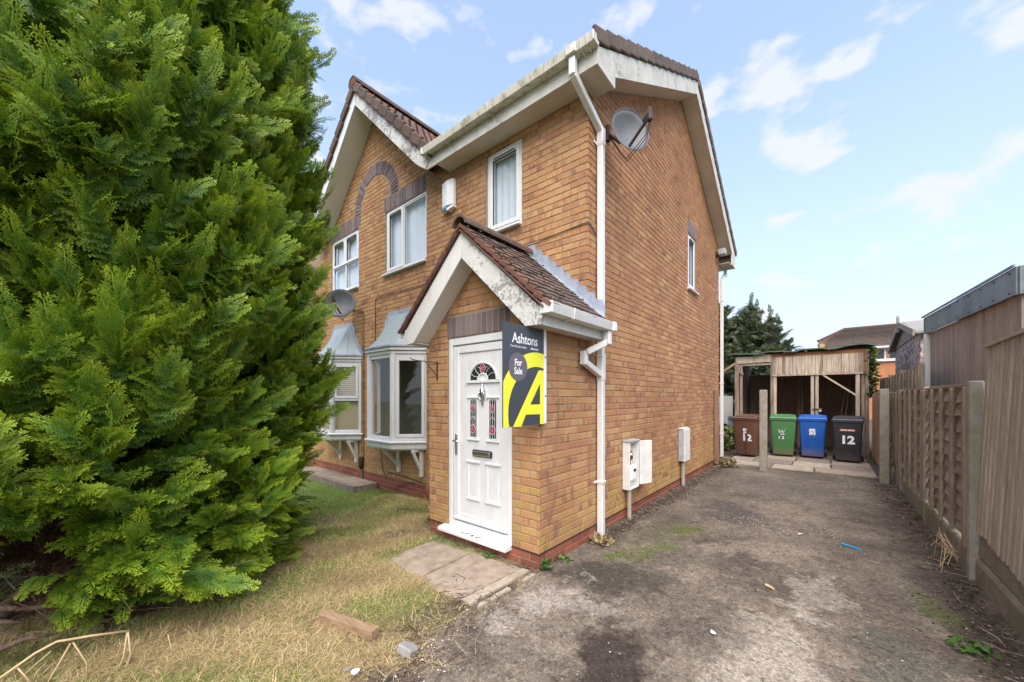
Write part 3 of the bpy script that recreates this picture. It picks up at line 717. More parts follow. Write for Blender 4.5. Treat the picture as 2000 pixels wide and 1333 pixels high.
for w, bk, par in (('pf', B_pf, porch_wall), ('sd', B_sd, side_wall)):
    rest = []
    for i, it in enumerate(bk.items):
        if (w, i) in pick: brick_obj(it, par)
        else: rest.append(it)
    bk.joined(rest, 'brickwork', par)
B_fr.joined(B_fr.items, 'brickwork', front_wall)

# soldier courses and the blind arch in blue-grey bricks
def soldier(bk, ax, plane, o, proud=0.003):
    n = round((o[1] - o[0]) / 0.075); w = (o[1] - o[0]) / n
    for i in range(n):
        bk.add(ax, plane - proud if ax == 'F' else plane + proud, o[0] + (i + 0.5) * w, (o[2] + o[3]) / 2, w - 0.010, o[3] - o[2] - 0.008, rnd.choice(PAL_BLUE))
bl = Bricks(); soldier(bl, 'F', 0.0, LINT_D)
lintel = backing('door_lintel', 'F', -0.004, LINT_D[0], LINT_D[1], LINT_D[2], LINT_D[3], [], house)
for it in bl.items: brick_obj(it, lintel)
for nm, ax, pl, o in (('window_lintel', 'F', YG, LINT_G), ('window_lintel', 'F', YG, LINT_N), ('window_lintel', 'S', 0.0, LINT_S)):
    bl = Bricks(); soldier(bl, ax, pl, o)
    lp = backing(nm, ax, pl - 0.004 if ax == 'F' else pl + 0.004, o[0], o[1], o[2], o[3], [], house, mat='mortar_grey')
    for it in bl.items: brick_obj(it, lp)
arch_parent = MB().box(-5.28, -3.72, YG + 0.012, YG + 0.05, 4.93, 6.0).build('blind_arch', 'mortar_grey', house)
ab = Bricks(); RM = (ARC[2] + ARC[3]) / 2; n = 31
for i in range(n):
    t = math.pi * (i + 0.5) / n
    ab.items.append(('F', YG - 0.004, ARC[0] - RM * math.cos(t), ARC[1] + RM * math.sin(t), math.pi * RM / n - 0.010, ARC[3] - ARC[2] - 0.01, rnd.choice(PAL_BLUE), (t - math.pi / 2), rnd.random()))
for s in (-1, 1):
    for j in range(3):
        ab.items.append(('F', YG - 0.004, ARC[0] + s * RM, ARC[1] - 0.0375 - j * 0.075, ARC[3] - ARC[2] - 0.01, 0.065, rnd.choice(PAL_BLUE), 0, rnd.random()))
for it in ab.items: brick_obj(it, arch_parent)
# brick infill right inside the ring so that no gap shows, cut to the curve
for z in np.arange(4.925, 6.0, 0.075):
    pass
B_gb.joined(B_gb.items, 'brickwork', gable_wall)
# damp-proof course lines
MB().box(-1.592, 0.0035, -0.0035, 0.02, ZP - 0.006, ZP + 0.001).build('damp_course', 'black', house)
MB().box(-0.02, 0.0032, 0.0, 7.25, ZP - 0.0055, ZP + 0.0005).build('damp_course', 'black', house)

# interior surfaces seen dimly through the glass
MB().box(-7.5, -0.11, 1.12, 7.1, 2.42, 2.5).box(-7.5, -0.11, 1.12, 7.1, -0.06, 0.0).build('room_floors', 'room', house)
MB().box(-7.5, -1.6, 4.6, 4.7, 0.0, 4.9).box(-4.55, -4.47, 1.15, 4.6, 0, 4.9).box(-2.3, -2.2, 1.15, 4.6, 0.0, 4.9).build('room_walls', 'room', house)

# ------------------------------------------------------------------ windows
def MAP(ax, plane):
    if ax == 'F': return lambda u, d, z: (u, plane + d, z)
    return lambda u, d, z: (plane - d, u, z)
def bx(mb, M, u0, u1, d0, d1, z0, z1):
    a, b = M(u0, d0, z0), M(u1, d1, z1)
    return mb.box(min(a[0], b[0]), max(a[0], b[0]), min(a[1], b[1]), max(a[1], b[1]), z0, z1)
def ring(mb, M, u0, u1, z0, z1, w, d0, d1):
    bx(mb, M, u0, u0 + w, d0, d1, z0, z1); bx(mb, M, u1 - w, u1, d0, d1, z0, z1)
    bx(mb, M, u0 + w, u1 - w, d0, d1, z0, z0 + w); bx(mb, M, u0 + w, u1 - w, d0, d1, z1 - w, z1)
def window(ax, plane, o, cells, sill, vent=(), label=None, back='curtain'):
    """cells: list of (u0,u1,z0,z1,opening) in 0..1 of the inner frame"""
    M = MAP(ax, plane); u0, u1, z0, z1 = o
    fr = MB(); ring(fr, M, u0 + 0.003, u1 - 0.003, z0 + 0.003, z1 - 0.003, 0.045, 0.025, 0.085)
    w = fr.build('window', 'upvc', house, bevel=0.004, label=label)
    iu0, iu1, iz0, iz1 = u0 + 0.045, u1 - 0.045, z0 + 0.045, z1 - 0.045
    for i, (a, b, c, d, op) in enumerate(cells):
        p0, p1 = iu0 + (iu1 - iu0) * a, iu0 + (iu1 - iu0) * b; q0, q1 = iz0 + (iz1 - iz0) * c, iz0 + (iz1 - iz0) * d
        s = MB(); g = 0.022 if not op else 0.052
        ring(s, M, p0 + 0.003, p1 - 0.003, q0 + 0.003, q1 - 0.003, g, 0.012 if op else 0.035, 0.08)
        s.build('sash', 'upvc', w, bevel=0.004)
        gs = MB(); ring(gs, M, p0 + g, p1 - g, q0 + g, q1 - g, 0.006, 0.03 if op else 0.04, 0.05); gs.build('gasket', 'black', w)
        MB().quad_mesh([M(p0 + g, 0.053, q0 + g), M(p1 - g, 0.053, q0 + g), M(p1 - g, 0.053, q1 - g), M(p0 + g, 0.053, q1 - g)], [(0, 1, 2, 3)]).build('pane', 'glass', w)
        if i in vent:
            v = MB(); bx(v, M, p0 + 0.09, p1 - 0.07, -0.004, 0.012, q1 - 0.045, q1 - 0.02); v.build('trickle_vent', 'upvc', w, bevel=0.003)
            v = MB(); bx(v, M, p0 + 0.10, p1 - 0.08, -0.001, 0.010, q1 - 0.052, q1 - 0.046); v.build('vent_slot', 'black', w)
    if sill:
        s = MB(); e = 0.05
        bx(s, M, u0 - e, u1 + (e if ax == 'S' else 0.0), -0.055, 0.06, z0 - 0.038, z0 - 0.0005); s.build('sill', 'upvc', w, bevel=0.008)
    if back:
        c = MB(); N = 40; V = []; F = []
        for k in range(N + 1):
            u = u0 + 0.03 + (u1 - u0 - 0.06) * k / N; dd = 0.12 + 0.004 * math.sin(k * 0.8)
            V += [M(u, dd, z0 + 0.02), M(u, dd, z1 - 0.02)]
        F = [(2 * k, 2 * k + 2, 2 * k + 3, 2 * k + 1) for k in range(N)]
        c.quad_mesh(V, F).build('net_curtain', back, w)
    return w
window('F', YF, WS, [(0, 1, 0, 1, True)], True, (0,), 'narrow white window above the porch roof')
window('F', YG, WG, [(0, 0.44, 0, 1, True), (0.44, 1, 0, 1, False)], True, (0,), 'white two-light upstairs window under a grey soldier course')
window('F', YG, WN_, [(0, 0.5, 0.49, 1, True), (0.5, 1, 0.49, 1, True), (0, 0.5, 0, 0.49, False), (0.5, 1, 0, 0.49, False)], True, (0, 1), 'white four-pane upstairs window half hidden by the conifer')
window('S', 0.0, WSD, [(0, 1, 0, 1, True)], True, (0,), 'tall narrow white window in the side wall')

# ------------------------------------------------------------------ front door
dM = MAP('F', 0.0); du0, du1, dz0, dz1 = DOOR
door = MB(); 
bx(door, dM, du0 + .003, du0 + 0.06, 0.01, 0.09, dz0, dz1 - .003); bx(door, dM, du1 - 0.06, du1 - .003, 0.01, 0.09, dz0, dz1 - .003)
bx(door, dM, du0 + .06, du1 - .06, 0.01, 0.09, dz1 - 0.085, dz1 - .003); bx(door, dM, du0 + 0.06, du1 - 0.06, 0.012, 0.09, dz0, dz0 + 0.065)
door = door.build('front_door', 'upvc', house, bevel=0.006, label='white panelled front door with leaded roses in its glass')
lu0, lu1, lz0, lz1 = du0 + 0.066, du1 - 0.066, dz0 + 0.072, dz1 - 0.092
s = MB(); ring(s, dM, lu0, lu1, lz0, lz1, 0.085, 0.022, 0.08); s.build('leaf_frame', 'upvc', door, bevel=0.008)
s = MB(); bx(s, dM, lu0 + 0.085, lu1 - 0.085, 0.038, 0.075, lz0 + 0.085, lz1 - 0.085); s.build('leaf_panel', 'upvc', door)
s = MB(); bx(s, dM, lu0 + 0.02, lu1 - 0.01, 0.0, 0.03, lz0 + 0.012, lz0 + 0.045); s.build('weather_bar', 'upvc', door, bevel=0.01)
cu_ = (lu0 + lu1) / 2 + 0.02
def moulding(u0, u1, z0, z1, cap=True):
    s = MB(); ring(s, dM, u0, u1, z0, z1, 0.013, 0.028, 0.045)
    if cap:
        bx(s, dM, u0 - 0.025, u1 + 0.025, 0.018, 0.045, z1 + 0.001, z1 + 0.024); bx(s, dM, u0 - 0.025, u1 + 0.025, 0.018, 0.045, z0 - 0.024, z0 - 0.001)
    s.build('moulding', 'upvc', door, bevel=0.005)
for s_ in (-1, 1):
    m = -0.742 + s_ * 0.14
    moulding(m - 0.078, m + 0.078, 0.50, 0.87); moulding(m - 0.062, m + 0.062, 1.13, 1.55)
    s = MB(); bx(s, dM, m - 0.045, m + 0.045, 0.030, 0.036, 1.15, 1.53); s.build('glazed_panel', 'dark_glass', door)
    def came(pts, r=0.003, mat='lead_came'):
        MB().tube([dM(a, 0.029, b) for a, b in pts], r, 4).build('lead_came', mat, door)
    for dx_ in (-0.032, 0.032, 0.0): came([(m + dx_, 1.152), (m + dx_, 1.528)])
    for cz, kind in ((1.45, 't'), (1.23, 'r')):
        s = MB()
        if kind == 't': pts = [(0, -.045), (.028, -.02), (.026, .04), (.012, .012), (0, .045), (-.012, .012), (-.026, .04), (-.028, -.02)]
        else: pts = [(.034 * math.cos(a) * (1 + .12 * math.cos(3 * a)), .042 * math.sin(a)) for a in np.linspace(0, 2 * math.pi, 11)[:-1]]
        s.prism([dM(m + a, 0.0272, cz + b) for a, b in pts], (0, 0.002, 0)); s.build('rose', 'rose_red', door)
        came([(m + a * 1.08, cz + b * 1.08) for a, b in pts + pts[:1]], 0.0028)
        came([(m + .012 * math.cos(a), cz + .015 * math.sin(a)) for a in np.linspace(0, 5.5, 9)], 0.0025)
    came([(m - .03, 1.33), (m - .015, 1.36), (m + .015, 1.36), (m + .03, 1.33)])
# semicircular fanlight
fc, fz = -0.742, 1.745
s = MB(); A = np.linspace(0, math.pi, 17)
pts = [(fc + 0.185 * math.cos(a), fz + 0.165 * math.sin(a)) for a in A] + [(fc - 0.075 * math.cos(a), fz + 0.07 * math.sin(a)) for a in A[1:-1]]
pts = [(fc + 0.185 * math.cos(a), fz + 0.165 * math.sin(a)) for a in A] + [(fc + 0.075 * math.cos(a), fz + 0.07 * math.sin(a)) for a in A[::-1]]
V = [dM(a, 0.033, b) for a, b in pts]; nA = len(A)
s.quad_mesh(V, [(i, i + 1, 2 * nA - 2 - i, 2 * nA - 1 - i) for i in range(nA - 1)]).build('fanlight', 'dark_glass', door)
s = MB(); s.tube([dM(fc + 0.198 * math.cos(a), 0.034, fz + 0.178 * math.sin(a)) for a in A], 0.013, 6); s.tube([dM(fc + 0.07 * math.cos(a), 0.034, fz + 0.065 * math.sin(a)) for a in A], 0.010, 6)
bx(s, dM, fc - 0.235, fc + 0.235, 0.016, 0.045, fz - 0.03, fz - 0.004); s.build('fanlight_moulding', 'upvc', door)
for q in (0.42, 0.9, 2.24, 2.72): came([(fc + 0.08 * math.cos(q), fz + 0.075 * math.sin(q)), (fc + 0.13 * math.cos(q + .1), fz + 0.12 * math.sin(q + .1)), (fc + 0.185 * math.cos(q), fz + 0.165 * math.sin(q))])
for sg in (-1, 1):
    came([(fc + sg * .03, fz + .115), (fc + sg * .06, fz + .135), (fc + sg * .095, fz + .115), (fc + sg * .06, fz + .10), (fc + sg * .03, fz + .115)], 0.0026)
pts = [(.036 * math.cos(a) * (1 + .15 * math.cos(3 * a)), .042 * math.sin(a)) for a in np.linspace(0, 2 * math.pi, 13)[:-1]]
s = MB(); s.prism([dM(fc + a, 0.0285, fz + .118 + b) for a, b in pts], (0, 0.002, 0)); s.build('rose', 'rose_red', door)
came([(fc + a * 1.05, fz + .118 + b * 1.05) for a, b in pts + pts[:1]], 0.0028); came([(fc + .014 * math.cos(a), fz + .118 + .017 * math.sin(a)) for a in np.linspace(0, 5.6, 9)], 0.0025)
MB().tube([dM(-0.69, 0.0375, 0.74), dM(-0.64, 0.0375, 0.71), dM(-0.57, 0.0375, 0.615)], 0.0016, 4).build('scratch', 'meter_grey', door)
MB().tube([dM(-0.57, 0.0375, 0.60), dM(-0.50, 0.0375, 0.602), dM(-0.46, 0.0375, 0.607)], 0.0016, 4).build('scratch', 'meter_grey', door)
# knocker, letterbox, handle, sill
s = MB(); s.tube([dM(fc + .004, 0.026, z) for z in (1.475, 1.50, 1.525, 1.55, 1.60, 1.635, 1.655, 1.69, 1.715)], [.006, .013, .007, .018, .034, .036, .018, .013, .004], 10)
s.tube([dM(fc + .004 + 0.036 * math.sin(a), 0.008, 1.585 - 0.055 * math.cos(a)) for a in np.linspace(-2.3, 2.3, 11)], 0.0075, 6); s.build('door_knocker', 'chrome', door, smooth=True)
s = MB(); bx(s, dM, -0.885, -0.605, 0.012, 0.04, 0.945, 1.015); lb = s.build('letterbox', 'black', door, bevel=0.01)
s = MB(); bx(s, dM, -0.872, -0.622, 0.004, 0.014, 0.957, 1.003); s.build('letter_flap', 'brass', lb, bevel=0.006)
s = MB(); bx(s, dM, -1.146, -1.112, 0.008, 0.024, 0.93, 1.17); h_ = s.build('door_handle', 'chrome', door, bevel=0.008)
MB().tube([dM(-1.129, 0.01, 1.095), dM(-1.129, -0.035, 1.095), dM(-1.12, -0.045, 1.094), dM(-1.02, -0.045, 1.09)], 0.009, 8).build('lever', 'chrome', h_, smooth=True)
s = MB(); bx(s, dM, -1.128, -1.120, 0.004, 0.009, 0.965, 0.99); s.build('keyhole', 'black', h_)
for k_ in range(7): MB().box(-0.95 + 0.035 * k_ * (1 + .3 * (k_ % 2)), -0.93 + 0.036 * k_ * (1 + .3 * (k_ % 2)), -0.075 + .012 * (k_ % 3), -0.062 + .012 * (k_ % 3), 0.142, 0.1475).build('dirt_fleck', 'dark_metal', house)
MB().prism([(-1.315, -0.095, 0.128), (-1.315, -0.095, 0.10), (-1.315, 0.03, 0.10), (-1.315, 0.03, 0.155), (-1.315, -0.085, 0.140)], (0.99, 0, 0)).build('door_sill', 'upvc', house, bevel=0.004)

# ------------------------------------------------------------------ bay windows
def bay(cx, lab, blinds):
    yb, hw, ct = 0.6, 0.35, 0.40
    def plan(o, y1=YG): return [(cx - hw - ct - o, y1), (cx - hw - 0.41 * o, yb - o), (cx + hw + 0.41 * o, yb - o), (cx + hw + ct + o, y1)]
    def solid(o, z0, z1, mat, name, par, bevel=0.006):
        return MB().prism([(x, y, z0) for x, y in plan(o)], (0, 0, z1 - z0)).build(name, mat, par, bevel=bevel)
    root = solid(0.075, 0.835, 0.868, 'upvc', 'bay_window', house, 0.008); root['label'] = lab
    solid(0.035, 0.745, 0.834, 'pipe_white', 'sill_board', root); solid(0.015, 0.725, 0.744, 'pipe_white', 'base_trim', root)
    solid(0.02, 2.255, 2.31, 'pipe_white', 'cornice', root); solid(0.05, 2.311, 2.36, 'pipe_white', 'cornice', root); solid(0.07, 2.361, 2.395, 'lead', 'roof_edge', root)
    pl = plan(0.0)
    for i in range(3):
        a, b = Vector((*pl[i], 0)), Vector((*pl[i + 1], 0)); L = (b - a).length; d = (b - a) / L; nrm = Vector((d.y, -d.x, 0))
        if nrm.y > 0: nrm = -nrm
        def face(name, u0, u1, z0, z1, d0, d1, mat, par, bev=0.004):
            mb = MB(); q = [a + d * u0 - nrm * d0, a + d * u1 - nrm * d0, a + d * u1 - nrm * d1, a + d * u0 - nrm * d1]
            return mb.prism([(p.x, p.y, z0) for p in q], (0, 0, z1 - z0)).build(name, mat, par, bevel=bev)
        def fring(name, u0, u1, z0, z1, w, d0, d1, mat, par):
            mb = MB()
            for (p0, p1, r0, r1) in ((u0, u0 + w, z0, z1), (u1 - w, u1, z0, z1), (u0 + w, u1 - w, z0, z0 + w), (u0 + w, u1 - w, z1 - w, z1)):
                q = [a + d * p0 - nrm * d0, a + d * p1 - nrm * d0, a + d * p1 - nrm * d1, a + d * p0 - nrm * d1]
                mb.prism([(p.x, p.y, r0) for p in q], (0, 0, r1 - r0))
            return mb.build(name, mat, par, bevel=0.004)
        z0, z1 = 0.869, 2.254
        e0, e1 = (0.0, L)
        fr = fring('frame', e0 + 0.002, e1 - 0.002, z0, z1, 0.055, 0.0, 0.06, 'upvc', root)
        if blinds:
            zm = 1.52; panes = [(zm + .01, z1 - 0.055), (z0 + 0.055, zm - .01)]
            face('transom', e0 + .056, e1 - .056, zm - .025, zm + .025, 0.002, 0.058, 'upvc', root)
            fring('sash', e0 + .058, e1 - .058, zm + .027, z1 - .057, 0.045, -0.012, 0.05, 'upvc', root)
        else:
            panes = [(z0 + .055, z1 - .055)]
            if i == 2: fring('sash', e0 + .058, e1 - .058, z0 + .057, z1 - .057, 0.05, -0.012, 0.05, 'upvc', root)
        for p0, p1 in panes:
            q0_, q1_ = a + d * (e0 + .056) - nrm * .03, a + d * (e1 - .056) - nrm * .03
            MB().quad_mesh([(q0_.x, q0_.y, p0), (q1_.x, q1_.y, p0), (q1_.x, q1_.y, p1), (q0_.x, q0_.y, p1)], [(0, 1, 2, 3)]).build('pane', 'glass', root)
        if blinds:
            mb = MB()
            for k in range(34):
                zc = z0 + 0.08 + k * 0.0385
                q0, q1 = a + d * (e0 + .05), a + d * (e1 - .05)
                mb.quad_mesh([(q0 - nrm * .07 + Vector((0, 0, zc + .016))), (q1 - nrm * .07 + Vector((0, 0, zc + .016))), (q1 - nrm * .055 + Vector((0, 0, zc - .018))), (q0 - nrm * .055 + Vector((0, 0, zc - .018)))], [(0, 1, 2, 3)])
            o = mb.build('venetian_blind', 'blind_beige', root)
    for k in (1, 2):
        p = pl[k]; MB().tube([(p[0], p[1] + 0.01, 0.869), (p[0], p[1] + 0.01, 2.254)], 0.045, 8).build('corner_post', 'upvc', root)
    # swept metal roof
    rings = []
    for t in np.linspace(0, 1, 8):
        o = 0.062 * (1 - t); f = t
        z = 2.397 + 0.60 * (t ** 1.75)
        P = []
        for (x, y), (tx, ty) in zip(plan(0.062), [(cx - 0.33, YG), (cx - 0.30, YG - 0.03), (cx + 0.30, YG - 0.03), (cx + 0.33, YG)]):
            P.append((x + (tx - x) * f, y + (ty - y) * f, z))
        rings.append(P)
    V = [p for r in rings for p in r]; F = []
    for i in range(len(rings) - 1):
        for j in range(3): F.append((i * 4 + j, i * 4 + j + 1, i * 4 + 5 + j, i * 4 + 4 + j))
    rf = MB().quad_mesh(V, F).build('bay_roof', 'bay_roof', root)
    for j in range(3):
        for q in ((0.0, 0.5) if j < 2 else (0.0, 0.5, 1.0)):
            MB().tube([tuple(Vector(r[j]).lerp(Vector(r[j + 1]), q)) for r in rings[:-1]], 0.006, 5).build('roof_seam', 'bay_roof', root)
    # lead flashing climbing the wall either side
    for sg in (-1, 1):
        pts = []
        for t in np.linspace(0, 1, 9):
            zz_ = 2.40 + 0.62 * (t ** 1.75); xx = cx + sg * (hw + ct + 0.06 + (0.33 - hw - ct - 0.06) * t)
            pts.append((xx, zz_))
        out = [(x + sg * (0.08 + 0.03 * (i % 2)), z + 0.03 + .02 * (i % 2)) for i, (x, z) in enumerate(pts)]
        V = [(x, YG - 0.006, z) for x, z in pts] + [(x, YG - 0.006, z) for x, z in out]
        mb = MB().quad_mesh(V, [(i, i + 1, 10 + i, 9 + i) for i in range(8)])
        mb.build('lead_flashing', 'lead', root)
    MB().box(cx - 0.40, cx + 0.40, YG - 0.010, YG - 0.003, 2.97, 3.08).build('lead_flashing', 'lead', root)
    for sx in (-0.02, 0.62):
        x = cx + sx - 0.02
        br = MB().box(x - 0.028, x + 0.028, YG - 0.05, YG - 0.001, 0.28, 0.724).build('bracket', 'pipe_white', root, bevel=0.004)
        MB().bar((x, YG - 0.045, 0.40), (x, YG - (0.33 if sx < 0.3 else 0.20), 0.715), 0.04, 0.04, (1, 0, 0)).build('strut', 'pipe_white', br)
        MB().box(x - 0.026, x + 0.026, YG - 0.34 if sx < 0.3 else YG - 0.16, YG - 0.051, 0.69, 0.7245).build('bearer', 'pipe_white', br)
bay(-3.65, 'white bay window beside the porch, dark room behind its glass', False)
bay(-5.75, 'white bay window with drawn beige blinds beside the conifer', True)

# ------------------------------------------------------------------ eaves, bargeboards, roofs
ZE = 4.865; YFA = 0.634; XV = 0.25; YR = 4.3; ZRB = 7.05
fas = MB().box(-2.47, XV - 0.026, YFA - 0.001, YFA + 0.02, ZE - 0.004, 5.045).build('fascia', 'grimy_paint', house)
MB().box(-2.23, XV - 0.027, YFA + 0.0205, YF - 0.001, ZE, ZE + 0.02).build('soffit', 'soffit', house)
MB().box(0.002, XV - 0.027, YF, 1.03, ZE, ZE + 0.02).build('soffit', 'soffit', house)
MB().box(-2.255, -2.231, YFA + 0.0205, YF - 0.001, ZE - 0.002, 5.03).build('soffit_end', 'grimy_paint', house)
bb = [(YFA - 0.001, ZE - 0.006), (1.035, ZE - 0.008), (1.04, 4.985), (YR, 6.81), (YR, ZRB), (YFA - 0.001, 5.03)]
MB().prism([(XV - 0.025, y, z) for y, z in bb], (0.025, 0, 0)).build('bargeboard', 'grimy_paint', house)
br_ = [(YR + .002, 6.81), (7.40, 4.94), (7.40, 4.70), (7.78, 4.69), (7.78, 5.00), (YR + .002, ZRB)]
MB().prism([(XV - 0.025, y, z) for y, z in br_], (0.025, 0, 0)).build('bargeboard', 'grimy_paint', house)
MB().prism([(0.001, 1.04, 4.99), (0.001, YR, 6.815), (0.001, YR, 6.835), (0.001, 1.04, 5.01)], (XV - 0.027, 0, 0)).build('verge_soffit', 'soffit', house)
MB().prism([(0.001, YR + .003, 6.815), (0.001, 7.42, 4.945), (0.001, 7.42, 4.965), (0.001, YR + .003, 6.835)], (XV - 0.027, 0, 0)).build('verge_soffit', 'soffit', house)
MB().box(0.001, XV - 0.027, 7.2, 7.76, 4.70, 4.715).box(-0.4, XV - 0.03, 7.765, 7.785, 4.70, 4.98).build('rear_soffit', 'soffit', house)
# main roof body
mr = MB().prism([(XV - 0.002, YFA - 0.06, 5.05), (XV - 0.002, YR, ZRB + 0.02), (XV - 0.002, 7.84, 5.0), (XV - 0.002, 7.84, 5.03), (XV - 0.002, YR, ZRB + 0.06), (XV - 0.002, YFA - 0.06, 5.09)], (-2.60, 0, 0)).prism([(-2.352, 1.15, 5.366), (-2.352, YR, ZRB + 0.02), (-2.352, 7.84, 5.0), (-2.352, 7.84, 5.03), (-2.352, YR, ZRB + 0.06), (-2.352, 1.15, 5.406)], (-5.6, 0, 0)).build('main_roof', 'tile_grey', house)
SLm = math.atan2(ZRB - 5.05, YR - (YFA - 0.06))
vt = MB().box(-0.155, 0.155, -0.02, 0.02, -0.075, 0.065)         # cloaked verge tile, long side along local x
vt_me = vt.mesh('verge_tile', 'tile_grey')
def verge_run(p0, p1, n, rotf, parent, mat_me, step=0.018, skip=0):
    p0, p1 = Vector(p0), Vector(p1)
    for i in range(n):
        if i < skip: continue
        c = p0.lerp(p1, (i + 0.5) / n)
        o = link('verge_tile', mat_me, parent, loc=c, rot=rotf)
        b = o.modifiers.new('bevel', 'BEVEL'); b.width = 0.012; b.segments = 2
L = math.hypot(YR - YFA + 0.06, ZRB - 5.05); 
kk = 14; sc = L / kk / 0.30
# tiles tilt a little so that each laps over the next
verge_run((XV + 0.005, YFA - 0.06, 5.10), (XV + 0.005, YR - 0.02, ZRB + 0.06), kk, Euler((SLm - R(5), 0, 0)).to_matrix().to_4x4().to_euler() if False else (Matrix.Rotation(SLm - R(4.5), 4, 'X') @ Matrix.Rotation(R(90), 4, 'Z')).to_euler(), mr, vt_me)
verge_run((XV + 0.005, 7.84, 5.06), (XV + 0.005, YR + 0.10, ZRB + 0.02), 14, (Matrix.Rotation(-(math.atan2(ZRB - 5.05, 7.84 - YR)) + R(4.5), 4, 'X') @ Matrix.Rotation(R(90), 4, 'Z')).to_euler(), mr, vt_me)
def half_round(r, l, n=10, th=0.02):
    mb = MB(); V = []; F = []
    for (rr) in (r, r - th):
        for y in (0, l):
            for k in range(n + 1):
                t = math.pi * k / n; V.append((rr * math.cos(t), y, rr * math.sin(t)))
    m = n + 1
    for k in range(n):
        F += [(k, k + 1, m + k + 1, m + k), (2 * m + k, 3 * m + k, 3 * m + k + 1, 2 * m + k + 1), (k, 2 * m + k, 2 * m + k + 1, k + 1), (m + k, m + k + 1, 3 * m + k + 1, 3 * m + k)]
    F += [(0, m, 3 * m, 2 * m), (n, 2 * m + n, 3 * m + n, m + n)]
    return mb.quad_mesh(V, F)
rd_me = half_round(0.125, 0.44).mesh('ridge_tile', 'tile_grey', smooth=False)
for i in range(12):
    link('ridge_tile', rd_me, mr, loc=(XV + 0.01 - i * 0.45, YR, ZRB + 0.03), rot=(0, 0, R(90)))
MB().prism([(XV + 0.002, YR + 0.118 * math.cos(t), ZRB + 0.03 + 0.118 * math.sin(t)) for t in np.linspace(0, math.pi, 9)], (-0.03, 0, 0)).build('ridge_end', 'tile_red', mr)

# front gable
GX, GZ = -4.5, 7.07
for sg, lab in ((1, None), (-1, None)):
    q = [(0, GZ), (0, 6.80), (1.80, 5.03), (1.93, 4.93), (2.03, ZE - 0.002), (2.12, 4.98), (2.10, 5.05)]
    MB().prism([(GX + sg * x, YFA - 0.026, z) for x, z in q], (0, 0.0245, 0)).build('bargeboard', 'peeling_paint' if sg > 0 else 'upvc', house)
    MB().prism([(GX + sg * 0.0, YFA, 6.80), (GX + sg * 1.86, YFA, 4.98), (GX + sg * 1.86, YFA, 5.0), (GX + sg * 0.0, YFA, 6.82)], (0, YG - YFA - 0.001, 0)).build('gable_soffit', 'soffit_white', house)
gr = MB().prism([(GX, 0.60, GZ + 0.01), (GX + 2.17, 0.60, 4.985), (GX + 2.17, 0.60, 5.02), (GX, 0.60, GZ + 0.05), (GX - 2.17, 0.60, 5.02), (GX - 2.17, 0.60, 4.985)], (0, 3.7, 0)).build('gable_roof', 'tile_brown', house)
AG = math.atan2(GZ - 4.985, 2.17); LG = math.hypot(2.17, GZ - 4.985)
def roll_tile(w=0.30, l=0.40, th=0.016):
    mb = MB(); n = 12; V = []; F = []
    prof = []
    for k in range(n + 1):
        t = k / n; ph = (t * 2) % 1.0
        prof.append((-w / 2 + w * t, 0.028 * max(0.0, math.sin(math.pi * min(1, ph / 0.55))) if ph < 0.55 else 0.0))
    for x in (-l / 2, l / 2):
        for dz in (0, -th):
            for y, z in prof: V.append((x, y, z + dz))
    m = n + 1
    for k in range(n):
        F += [(k, k + 1, 2 * m + k + 1, 2 * m + k), (2 * m + k, 2 * m + k + 1, 3 * m + k + 1, 3 * m + k)]
    F += [(0, 2 * m, 3 * m, m), (n, m + n, 3 * m + n, 2 * m + n)]
    return mb.quad_mesh(V, F)
rt_me = [roll_tile().mesh('roof_tile', m) for m in ('tile_brown', 'tile_brown', 'tile_red')]
for j in range(10):
    s = (j + 0.5) / 10 * LG
    for i in range(11):
        if i * 0.30 > 2.9 - 0.0: continue
        x = GX + math.cos(AG) * s; z = GZ + 0.055 - math.sin(AG) * s
        o = link('roof_tile', rt_me[0 if rnd.random() < 0.8 else 2], gr, loc=(x + 0.02, 0.77 + i * 0.298, z + 0.025), rot=(Matrix.Rotation(AG - R(3.5), 4, 'Y')).to_euler())
        o.scale = (LG / 10 / 0.30 * 0.98, 1, 1)
vb_me = MB().box(-0.150, 0.150, -0.025, 0.03, -0.095, 0.055).mesh('verge_tile', 'tile_brown')
for sg in (1, -1):
    for j in range(10):
        s = (j + 0.5) / 10 * LG
        o = link('verge_tile', vb_me, gr, loc=(GX + sg * (math.cos(AG) * s + 0.02), 0.585, GZ + 0.075 - math.sin(AG) * s), rot=(0, sg * (AG - R(6)), 0))
        b = o.modifiers.new('bevel', 'BEVEL'); b.width = 0.018; b.segments = 2
rg_me = half_round(0.13, 0.44).mesh('ridge_tile', 'tile_brown')
for i in range(9): link('ridge_tile', rg_me, gr, loc=(GX, 0.55 + i * 0.45, GZ + 0.075))
MB().prism([(GX + 0.122 * math.cos(t), 0.555, GZ + 0.07 + 0.122 * math.sin(t)) for t in np.linspace(-0.25, math.pi + 0.25, 13)], (0, 0.03, 0)).build('ridge_end', 'tile_red', gr)

